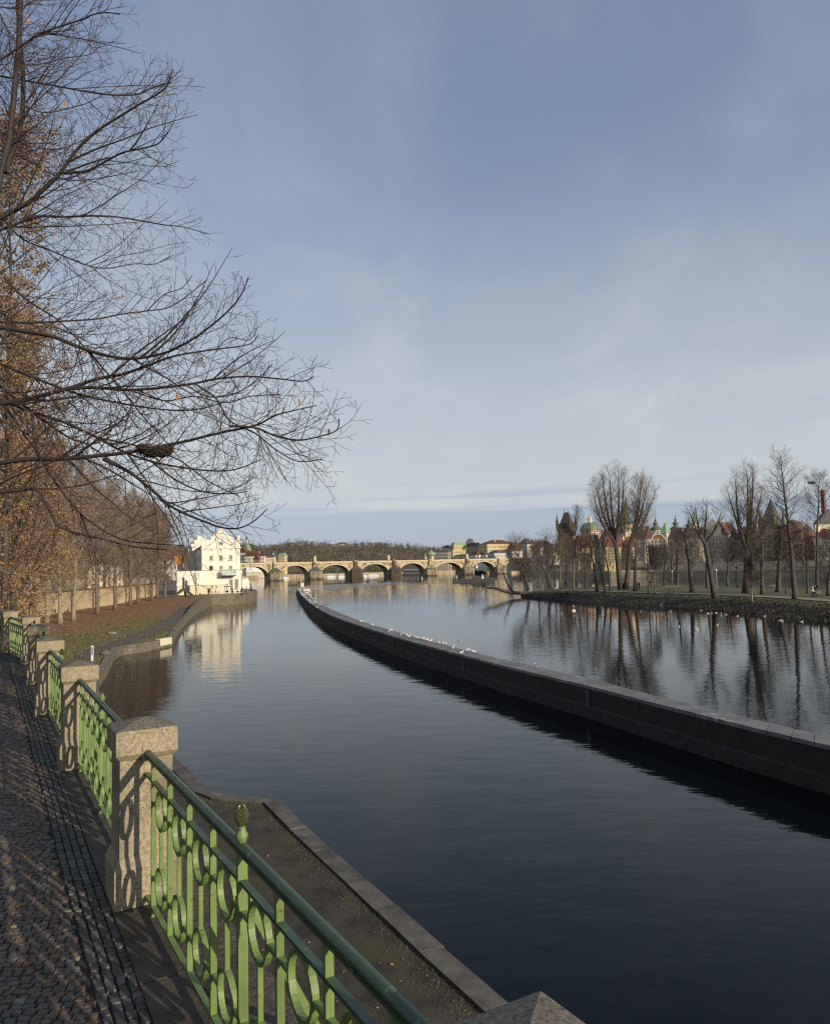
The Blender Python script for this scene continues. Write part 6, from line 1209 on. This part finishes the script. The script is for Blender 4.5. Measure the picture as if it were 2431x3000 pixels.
def onion(label, px, py0, py1, D, w_, ball=True):
    z = lambda q: lerp(zp(py0, D, px), zp(py1, D, px), q) - 20; r = w_
    lathe_at('spire', label, 'spire', px, D, 20, [('shaft', [(r, 0), (r, z(.02)), (r * 1.15, z(.03))], 'cream', 8), ('onion', [(r * 1.1, z(.03)), (r * 1.25, z(.12)), (r * 1.1, z(.20)), (r * .5, z(.30)), (r * .45, z(.38)), (r * .7, z(.42)), (r * .62, z(.48)), (r * .25, z(.56)), (r * .2, z(.62)), (r * .35, z(.66)), (r * .1, z(.74)), (.12, z(.97))], 'darkcopper', 10)] + ([('ball', [(.1, z(.96)), (.6, z(.98)), (.1, z(1.0))], 'cream', 8)] if ball else []))
onion('slim green baroque spire with a bright ball, above the sgraffito gable', 1924, 1555, 1508, 520, 3.0); onion('dark onion spire right of the green pyramid roof', 1983, 1556, 1506, 560, 3.4, False); onion('onion spire next to the sunlit green capped tower', 2022, 1558, 1514, 560, 3.6, False)
house('church_tower', 'pale tower under a green pyramid roof among the spires', 1936, 1953, 1970, 500, 40, 1561, 20, 'pyr', 7.6, 'pale', 'copper', (0, 0, 0), cat='tower', cornice=True)
t, W1, W2, H = house('church_tower', 'sunlit cream tower with green domed cap behind the pollard tree', 2026, 2036, 2056, 480, 55, 1531, 20, None, 0, 'cream', 'copper', (1, 1, 1), cat='tower'); b = MB(); b.lathe([(W1 * .9, H), (W1 * .85, H + 2), (W1 * .5, H + 4), (.6, H + 5), (.4, H + 7), (.05, H + 9)], 12, (-W1 / 2, W2 / 2, 0)); b.build('cap', M['copper'], t)
t, W1, W2, H = house('apartment_house', 'house with dark red mansard roof and a sunlit stepped side gable', 2068, 2124, 2162, 330, 38, 1566, 7, 'mans', 6, 'pale', 'tile', (6, 5, 4), chim=2)
b = MB(); b.plate([(-8, H - .5), (-1, H - .5), (-1, H + 3), (-2.4, H + 5.2), (-4.5, H + 7.4), (-6.6, H + 5.2), (-8, H + 3)], -.5, -.05); b.build('front_gable', M['cream'], t)
house('apartment_house', 'grey house behind the tall twin trunk tree', 2150, 2205, 2240, 330, 35, 1578, 7, 'hip', 6, 'greywall', 'browntile', (6, 5, 4), 'shutter', chim=2)
t, W1, W2, H = house('stone_tower', 'dark square tower with steep pyramid roof behind tall island trees', 2232, 2272, 2300, 310, 42, 1540, 7, 'pyr', 12, 'blackstone', 'slate', (2, 4, 2), cat='tower')
for x, y in ((0, 0), (-1, 0), (0, 1)): b = MB(); b.lathe([(.9, H - 3), (.9, H + 1.5), (.05, H + 7)], 8, (x * W1, y * W2, 0)); b.build('turret', M['blackstone'], t)
house('apartment_house', 'dark red brick house behind the tallest island tree', 2290, 2350, 2395, 300, 35, 1556, 7, 'hip', 5, 'darkbrick', 'browntile', (6, 6, 4), 'shutter', chim=3)
house('apartment_house', 'pale riverside house at the right edge under a sunlit gable', 2385, 2440, 2500, 298, 35, 1575, 7, 'hip', 4, 'pale', 'tile', (5, 5, 4), chim=1)
t, W1, W2, H = house('house', 'sunlit gable wall with a tall chimney high at the right edge', 2388, 2393, 2470, 340, 60, 1536, 7, 'gx', 7, 'cream', 'slate', (0, 0, 3)); b = MB(); b.box((-1, 9, H + 8.5), (1.6, 1.6, 15)); b.build('chimney', M['darkbrick'], t)
house('house', 'plain terrace of houses beyond the right frame edge', 2480, 2560, 2700, 260, 30, 1570, 7, 'hip', 5, 'pale', 'browntile', (6, 5, 6), chim=2)
house('house', 'terrace of grey houses far beyond the right frame edge', 2690, 2830, 2960, 225, 32, 1560, 7, 'hip', 5, 'greywall', 'tile', (6, 5, 6), chim=2); house('house', 'cream corner house farthest beyond the right frame edge', 2950, 3150, 3350, 190, 35, 1540, 7, 'hip', 5, 'cream', 'browntile', (6, 5, 6), chim=2)
# Kampa houses seen through the bare row on the left
house('house', 'pale house glimpsed through the bare trees left of the mill', 455, 520, 548, 232, -18, 1642, 2.3, 'gx', 4.5, 'pale', 'browntile', (6, 3, 0), W2=10); house('house', 'cream house glimpsed behind the ochre park wall', 250, 360, 380, 215, -20, 1655, 2.3, 'hip', 5, 'cream', 'tile', (7, 3, 0), W2=11, chim=2); house('house', 'grey slate roofed house far left behind the golden trees', 20, 170, 200, 190, -15, 1640, 2.3, 'hip', 5, 'pale', 'slate', (8, 3, 0), W2=12, chim=2)
# ------------------------------------------------------------------ island
IS = [V((*on(a, c, .9).xy, 0)) for a, c in ((1524, 1746), (1545, 1750), (1600, 1756), (1650, 1759), (1740, 1766), (1830, 1772), (1950, 1777), (2030, 1783), (2100, 1789), (2180, 1797), (2250, 1806), (2340, 1815), (2431, 1824))] + [V((47.5, 72, 0)), V((52, 55, 0)), V((60, 30, 0))]
IS = crom(IS, 4); m_ = len(IS)
def iz(d): return .75 + 1.55 * sstep(0, 6.5, d) + .12 * sstep(6, 20, d)
dd = [-.6, 0, .5, 1.2, 2.2, 3.4, 4.8, 6.5, 9, 13, 18, 26, 36]
def isl(i, d):
    k = i / (m_ - 1); p = IS[i]; dr = V((.35, .94, 0)).lerp(V((.93, .37, 0)), sstep(0, .55, k)).normalized(); wid = min(1, .25 + k * 5); j = .35 * noise.noise(V((p.x * .5, p.y * .5, d * .4)))
    q = p + dr * (d * wid); z = iz(d) * (1 if d > 0 else .3) + (.25 * noise.noise(V((q.x * .6, q.y * .6, 1))) * sstep(.3, 2, d) * (1 - sstep(6, 10, d)))
    return V((q.x + j * .4, q.y, lerp(z, min(z, 1.5), max(0, 1 - k * 6))))
G = [[isl(i, d) for d in dd] for i in range(m_)]; nd = len(dd)
b = MB(); b.add([p for r_ in G for p in r_], [(i * nd + j, (i + 1) * nd + j, (i + 1) * nd + j + 1, i * nd + j + 1) for i in range(m_ - 1) for j in range(nd - 1)], 0)
for q, f in enumerate(b.f): b.m[q] = 1 if q % (nd - 1) < 6 else 0
o = struct(b.build('island', [M['island'], M['weeds']], None, True))
if o.data.polygons[len(o.data.polygons) // 2].normal.z < 0: o.data.flip_normals()
b = MB(); vs = []
for i in range(m_):
    for d in (9.5, 12.2): p = isl(i, d); vs.append((p.x, p.y, p.z + .10))
b.add(vs, [(2 * i, 2 * i + 2, 2 * i + 3, 2 * i + 1) for i in range(8, m_ - 1)]); o = struct(b.build('footpath', M['gravel']))
if o.data.polygons[len(o.data.polygons) // 2].normal.z < 0: o.data.flip_normals()
from mathutils.bvhtree import BVHTree
_bv = BVHTree.FromPolygons([p for r_ in G for p in r_], [(i * nd + j, (i + 1) * nd + j, (i + 1) * nd + j + 1, i * nd + j + 1) for i in range(m_ - 1) for j in range(nd - 1)])
def oni(px, py):
    h = _bv.ray_cast(V((0, 0, HC)), ray(px, py).normalized())[0]
    if h is None: return on(px, py, 2.2)
    return h
wd = MB(); rnd = random.Random(44)
for k in range(5200):
    i = rnd.randrange(4, m_ - 1); d = rnd.uniform(.2, 8.2); p = isl(i, d) + V((rnd.uniform(-.8, .8), rnd.uniform(-.8, .8), 0)); hh = rnd.uniform(.06, .30) * (1.2 if d < 6 else .6); w_ = rnd.uniform(.05, .14); a = rnd.uniform(0, 6.28); mi = 0 if rnd.random() < .72 else 1 if rnd.random() < .6 else 2
    wd.add([p + V((math.cos(a) * w_, math.sin(a) * w_, -.05)), p - V((math.cos(a) * w_, math.sin(a) * w_, .05)), p + V((rnd.uniform(-.25, .25), rnd.uniform(-.25, .25), hh))], [(0, 1, 2)], mi)
stuff(wd.build('undergrowth', [mat('dark_weeds', (.028, .021, .013), (.055, .040, .024), .4), mat('straw_weeds', (.085, .062, .034), (.13, .095, .05), .4), mat('green_weeds', (.032, .040, .015), (.05, .058, .022), .4)]), 'dry tangled weeds on the sloping island bank', 'undergrowth')
# boat ramp
a, c, d, e = oni(1905, 1776), oni(1932, 1776), oni(1966, 1741), oni(1940, 1738); t = thing('boat_ramp', 'sloping stone boat ramp cut into the island bank', 'ramp'); b = MB(); b.hexa([(q.x, q.y, q.z - .6) for q in (a, c, d, e)], [(q.x, q.y, q.z + .12) for q in (a, c, d, e)]); b.build('slope', M['darkwall'], t); b = MB(); b.hexa([(q.x, q.y, q.z - .4) for q in (c, c + V((.5, .1, 0)), d + V((.5, .1, 0)), d)], [(q.x, q.y, q.z + .34) for q in (c, c + V((.5, .1, 0)), d + V((.5, .1, 0)), d)]); b.build('curb', M['kerb'], t); b = MB(); b.hexa([(q.x, q.y, q.z - .3) for q in (e, d, d + V((.3, 1.6, 0)), e + V((.3, 1.6, 0)))], [(q.x, q.y, q.z + .2) for q in (e, d, d + V((.3, 1.6, 0)), e + V((.3, 1.6, 0)))]); b.build('landing', M['concrete'], t)
# trees of the island: foot and top measured in the photograph
def itree(label, bx, by, tx, ty, cw, seed, kind='round', rt=.3, mats=None, **kw):
    mats = mats or ('darkbark', 'midtwig'); p = oni(bx, by); D = p.y; q = at(tx, ty, D); h = q.z - p.z; sp_r = cw * D / FPX / 2; lean = (q.x - p.x, 0); a = dict(h=h, rt=rt, seed=seed, lean=lean, spread=sp_r * 1.22, tr=.0125, tl=max(.9, h * .06), n1=28, n2=9, n3=7)
    if kind == 'poplar': a.update(el=(45, 70), up1=.18, up3=.16, cb=.3, n1=34, tl=1.6)
    if kind == 'round': a.update(el=(22, 62), up1=.05, cb=.32)
    if kind == 'slim': a.update(el=(35, 64), cb=.28, n1=28, n2=8, n3=8)
    if kind == 'bushy': a.update(el=(12, 60), cb=.16, n1=36, n2=9, n3=7, wob=.3)
    if kind == 'tall': a.update(el=(20, 55), cb=.40, up1=.08, n1=34, n2=9, n3=8, wob=.25)
    a.update(kw); return tree('bare_tree', label, p, 'bare trees on the island', mats, **a)
def off(D, bx, by, x, y):
    a, c = at(bx, by, D), at(x, y, D); return (c.x - a.x, random.Random(int(x)).uniform(-1.5, 1.5), c.z - a.z)
p = oni(1818, 1727); D = p.y
itree('giant twin poplar on the island, taller left half with three ascending limbs', 1818, 1727, 1800, 1384, 110, 201, 'poplar', .50, ('darkbark', 'twig'), fork=(9.5, [off(D, 1818, 1727, 1734, 1446), off(D, 1818, 1727, 1748, 1418), off(D, 1818, 1727, 1768, 1404), off(D, 1818, 1727, 1788, 1390), off(D, 1818, 1727, 1806, 1384), off(D, 1818, 1727, 1824, 1396)]), lean=(-1.3, 0), n1=130, spread=4.4, n2=11, n3=8, tr=.0105, el=(24, 60), cb=.10, up1=.10, up3=.08, tl=1.25, prof=lambda q: 1.0 - .48 * q)
itree('right half of the giant twin poplar on the island, leaning right', 1832, 1727, 1872, 1404, 80, 202, 'poplar', .44, ('darkbark', 'twig'), fork=(10, [off(D, 1832, 1727, 1864, 1424), off(D, 1832, 1727, 1878, 1407), off(D, 1832, 1727, 1896, 1420), off(D, 1832, 1727, 1912, 1446)]), lean=(2.9, 0), n1=90, spread=4.0, n2=11, n3=8, tr=.0105, el=(24, 60), cb=.10, up1=.10, up3=.08, tl=1.25, prof=lambda q: 1.0 - .48 * q)
itree('thick straight trunk close to the right of the twin poplar', 1860, 1732, 1862, 1560, 70, 203, 'round', .42)
itree('low willow leaning far out over the pool at the island tip', 1548, 1730, 1500, 1600, 130, 204, 'bushy', .36, ('darkbark', 'twig'), n1=44, n3=9, el=(10, 62))
itree('bent tree with a curved trunk behind the island tip', 1612, 1724, 1590, 1570, 92, 205, 'bushy', .38, fork=(3.5, [off(oni(1612, 1724).y, 1612, 1724, 1566, 1610), off(oni(1612, 1724).y, 1612, 1724, 1596, 1572), off(oni(1612, 1724).y, 1612, 1724, 1628, 1580)]))
itree('slim straight tree right of the bent tree at the island tip', 1640, 1724, 1641, 1560, 50, 206, 'slim', .25, ('bark', 'twig'))
itree('thin pale straight tree with an airy crown between gothic tower and dome', 1679, 1727, 1692, 1496, 74, 207, 'tall', .24, ('bark', 'twig'))
itree('small tree behind the lone walker on the island', 1690, 1719, 1692, 1590, 58, 208, 'round', .24)
itree('dark trunk leaning left in front of the domed church', 1748, 1735, 1718, 1548, 60, 209, 'slim', .30)
itree('second dark trunk leaning left beside the first before the dome', 1772, 1738, 1740, 1580, 56, 210, 'bushy', .27)
itree('slender tree leaning left, just left of the giant poplar', 1788, 1731, 1762, 1566, 64, 211, 'slim', .27)
itree('young slim tree right of the poplars before the sgraffito gable', 1899, 1738, 1894, 1592, 56, 212, 'round', .17)
itree('thin young tree next to the boat ramp', 1918, 1741, 1912, 1610, 40, 213, 'slim', .13, ('bark', 'darktwig'))
itree('dark tree behind the boat ramp on the lawn', 1983, 1722, 1980, 1575, 84, 214, 'bushy', .36)
itree('thick pollard trunk on the lawn right of the boat ramp', 2027, 1735, 2002, 1560, 84, 215, 'round', .46, n1=30, cb=.35)
itree('crooked tree with curling bare limbs leaning left over the bank', 2092, 1753, 2056, 1482, 120, 216, 'tall', .36, fork=(8.5, [off(oni(2092, 1753).y, 2092, 1753, 2010, 1500), off(oni(2092, 1753).y, 2092, 1753, 2044, 1484), off(oni(2092, 1753).y, 2092, 1753, 2074, 1480), off(oni(2092, 1753).y, 2092, 1753, 2105, 1498)]), lean=(-2.0, 0), n1=44, spread=3.4, cb=.15, el=(15, 60), n2=7, n3=6, tr=.013, prof=lambda q: 1.0 - .6 * q)
itree('dark trunk on the lawn behind the crooked tree', 2071, 1722, 2068, 1570, 70, 217, 'round', .36)
itree('tall poplar with a broken pale top', 2184, 1738, 2186, 1384, 96, 218, 'poplar', .5, ('darkbark', 'twig'), fork=(7, [off(oni(2184, 1738).y, 2184, 1738, 2132, 1450), off(oni(2184, 1738).y, 2184, 1738, 2218, 1450), off(oni(2184, 1738).y, 2184, 1738, 2150, 1402), off(oni(2184, 1738).y, 2184, 1738, 2180, 1386), off(oni(2184, 1738).y, 2184, 1738, 2200, 1390), off(oni(2184, 1738).y, 2184, 1738, 2206, 1416)]), n1=80, spread=4.4, n2=10, cb=.10, el=(24, 60), up1=.10, up3=.08, prof=lambda q: 1.0 - .48 * q, tr=.0115)
itree('dark tree just right of the tall broken topped poplar', 2206, 1747, 2196, 1540, 80, 219, 'bushy', .34)
itree('pale slim sapling low on the bank before the tall poplar', 2203, 1765, 2194, 1640, 30, 220, 'slim', .10, ('palebark', 'darktwig'))
itree('dark straight tree left of the square tower', 2233, 1741, 2228, 1512, 84, 221, 'bushy', .36)
itree('thick short trunk on the lawn below the square tower', 2279, 1735, 2288, 1580, 90, 222, 'round', .5)
itree('tallest island tree, slender with an airy pointed crown', 2328, 1756, 2288, 1356, 120, 223, 'tall', .38, cb=.38, n1=44, spread=5.6, n2=9, n3=8, el=(18, 58), prof=lambda q: (1 - .62 * q) * min(1, .55 + q * 1.6))
itree('thin tree between the tallest tree and the nest tree', 2365, 1738, 2362, 1560, 60, 224, 'slim', .2)
itree('tall tree at the right edge carrying a bird nest', 2392, 1723, 2398, 1398, 110, 225, 'tall', .36, cb=.5, n1=34, el=(20, 58))
itree('dark bushy tree at the right frame edge', 2425, 1745, 2436, 1560, 90, 226, 'bushy', .32)
itree('tree beyond the right edge of the lawn', 2490, 1760, 2490, 1480, 120, 227, 'tall', .36)
itree('low dark tree behind the lawn, middle of the island', 2130, 1716, 2130, 1590, 84, 228, 'bushy', .3); itree('low dark tree behind the lawn near the tallest tree', 2320, 1722, 2316, 1590, 90, 229, 'bushy', .3); itree('dark tree at the lawn edge behind the lamp and bench', 1945, 1716, 1944, 1596, 70, 230, 'bushy', .28)
itree('brushy tree at the island tip behind the leaning willow', 1576, 1722, 1574, 1596, 74, 231, 'bushy', .26, ('darkbark', 'twig')); itree('brushy tree behind the slim straight tree near the island tip', 1660, 1719, 1656, 1578, 70, 232, 'bushy', .26, ('darkbark', 'twig')); itree('brushy tree left of the two leaning dark trunks', 1716, 1724, 1712, 1588, 70, 233, 'bushy', .26); itree('low brushy tree before the grey gabled house', 1626, 1721, 1620, 1606, 64, 234, 'bushy', .22, ('darkbark', 'twig'))
p = oni(2392, 1723); nest('dark bird nest high in the tree at the right edge', at(2376, 1414, p.y), .75, 260)
# the willow's long limb lying out over the water
W_ = oni(1548, 1730); LBm = MB(); ln = crom([at(1552, 1738, W_.y), at(1510, 1737, W_.y - 1), at(1478, 1733, W_.y - 2), at(1455, 1725, W_.y - 3), at(1430, 1722, W_.y - 3.5), at(1412, 1714, W_.y - 4)], 4); LBm.tube(ln, [.45 - .018 * k for k in range(len(ln))], 8); LBm.tube(crom([at(1508, 1737, W_.y - 1), at(1492, 1722, W_.y), at(1478, 1690, W_.y), at(1470, 1668, W_.y)], 4), [.28 - .016 * k for k in range(13)], 7)
wt = [o_ for o_ in C.objects if o_.get('label', '').startswith('low willow')][0]; LBm.build('limb', M['darkbark'], wt, True, -wt.location)
rr_ = random.Random(3); tw = Twigs()
for k in range(150):
    q, d_ = pick(ln, rr_.uniform(.3, 1)); b_ = bend(q, perp(d_, rr_.uniform(0, 6.28)) + d_ * .6 + V((0, 0, .4)), rr_.uniform(.8, 2.6), 4, .05, .25, rr_); tw.add(b_, [.03, .025, .02, .016, .01])
tw.build('limb_twigs', M['twig'], wt, -wt.location)
# ------------------------------------------------------------------ people, benches and lamps on the island
for k, (x, y, lb, tp, po, rz) in enumerate([(1656, 1720, 'person in black walking alone on the island path near its tip', 'cdark', 1, .3), (1814, 1729, 'person in dark clothes left of the giant poplar trunk', 'cdark', 0, 2), (1838, 1728, 'person in dark clothes right of the giant poplar trunk, stooping', 'cdark', 2, 1), (1866, 1727, 'left one of two people beside the thick straight trunk', 'cdark', 0, 1.2), (1872, 1729, 'right one of two people beside the thick straight trunk', 'cnavy', 0, -1.2), (1905, 1722, 'person in black striding between the young trees by the ramp', 'cdark', 1, 1.5), (2380, 1752, 'person in a white jacket walking near the right edge', 'cwhite', 1, 1.2), (2387, 1750, 'person in dark clothes beside the one in the white jacket', 'cdark', 1, 1.2)]):
    p = oni(x, y); person(lb, p, rz, tp, 'cdark', po, 1.02)
for k, (x, y, lb) in enumerate([(1981, 1728, 'pale stone bench on the lawn by the boat ramp'), (2270, 1727, 'dark bench on the lawn below the square tower'), (2398, 1748, 'bench beside the path near the white jacketed walker'), (1960, 1729, 'bench on the lawn above the boat ramp landing')]): bench('park_bench', lb, oni(x, y), .3, 'benches on the island lawn')
for k, (x, y, lb) in enumerate([(1959, 1731, 'lamp post on the lawn beside the boat ramp'), (2301, 1741, 'lamp post beside the path right of the thick short trunk'), (2158, 1722, 'lamp post on the lawn left of the tall broken topped poplar'), (1969, 1722, 'lamp post standing farther back behind the ramp bench')]): lamp(lb, oni(x, y), 4.2, 'lamps on the island lawn')
for k, (x, y, lb) in enumerate([(2098, 1703, 'white bollard light against the embankment, behind the crooked tree'), (1968, 1708, 'white lit marker against the embankment behind the boat ramp')]):
    p = at(x, 1690, 225); t = thing('wall_lamp', lb, 'lamp', (p.x, p.y, 4.6)); b = MB(); b.lathe([(.1, -4), (.1, 0)], 8); b.build('pole', M['silver'], t); b = MB(); b.blob((0, 0, .3), (.3, .3, .4), 0, 0, 8); b.build('globe', M['paint_white'], t)

# street trees along the far embankment, a dark band of twigs before the houses
rnd = random.Random(77); RW = crom(RBW, 10)
stl = ['left of the gothic tower', 'below the gothic tower', 'before the grey gabled house', 'below the big green dome', 'before the ochre building, left', 'before the ochre building, middle', 'at the foot of the water tower', 'below the sgraffito gable', 'just right of the sgraffito gable', 'before the long dark red roof', 'before the mansard roofed house', 'before the grey house', 'at the foot of the square stone tower', 'before the dark red brick house', 'before the riverside house at the right edge', 'at the right frame edge']
for k, px in enumerate((1590, 1640, 1690, 0, 0, 1822, 0, 1905, 1962, 2012, 2080, 2150, 2225, 2300, 2370, 2425)):
    if not px: continue
    q = min(RW, key=lambda v: abs(v.x / v.y - kx(px))); p = V((q.x + 2.2, q.y + 3.6, 3.4)); 
    tree('street_tree', 'dark bare street tree on the embankment ' + stl[k], p, 'street trees on the far embankment', ('darkbark', 'darktwig'), h=rnd.uniform(8, 12) * q.y / 300, rt=.24, seed=400 + k, cb=.14, spread=5.2 * q.y / 300, n1=32, n2=8, n3=7, el=(15, 62), tl=1.3, tr=.021 * q.y / 300, wob=.3)
# tenements behind the promenade, out of frame on the left, added to block skylight from the inland side
for k, (x, y) in enumerate(((-24, -22), (-31, 2))):
    t = thing('tenement', ['grey tenement behind the camera, inland of the promenade', 'grey tenement inland of the promenade, left of the frame'][k], 'house', (x, y, PZ), R(29.6 + 90)); b = MB(); b.box((0, 0, 8), (24, 9, 16)); b.build('wall', M['greywall'], t); b = MB(); b.add([(-12.3, -4.8, 16.01), (12.3, -4.8, 16.01), (12.3, 4.8, 16.01), (-12.3, 4.8, 16.01), (-12.3, 0, 20), (12.3, 0, 20)], [(0, 1, 5, 4), (2, 3, 4, 5), (0, 4, 3), (1, 2, 5), (3, 2, 1, 0)]); b.build('roof', M['browntile'], t)
    for j in range(6):
        for f in range(4): link('window', winmesh(1.2, 2.0, 'frame'), t, (-10 + 4 * j, -4.502, 2.5 + 3.7 * f))
        for f in range(4): link('window', winmesh(1.2, 2.0, 'frame'), t, (-10 + 4 * j, 4.502, 2.5 + 3.7 * f), math.pi)
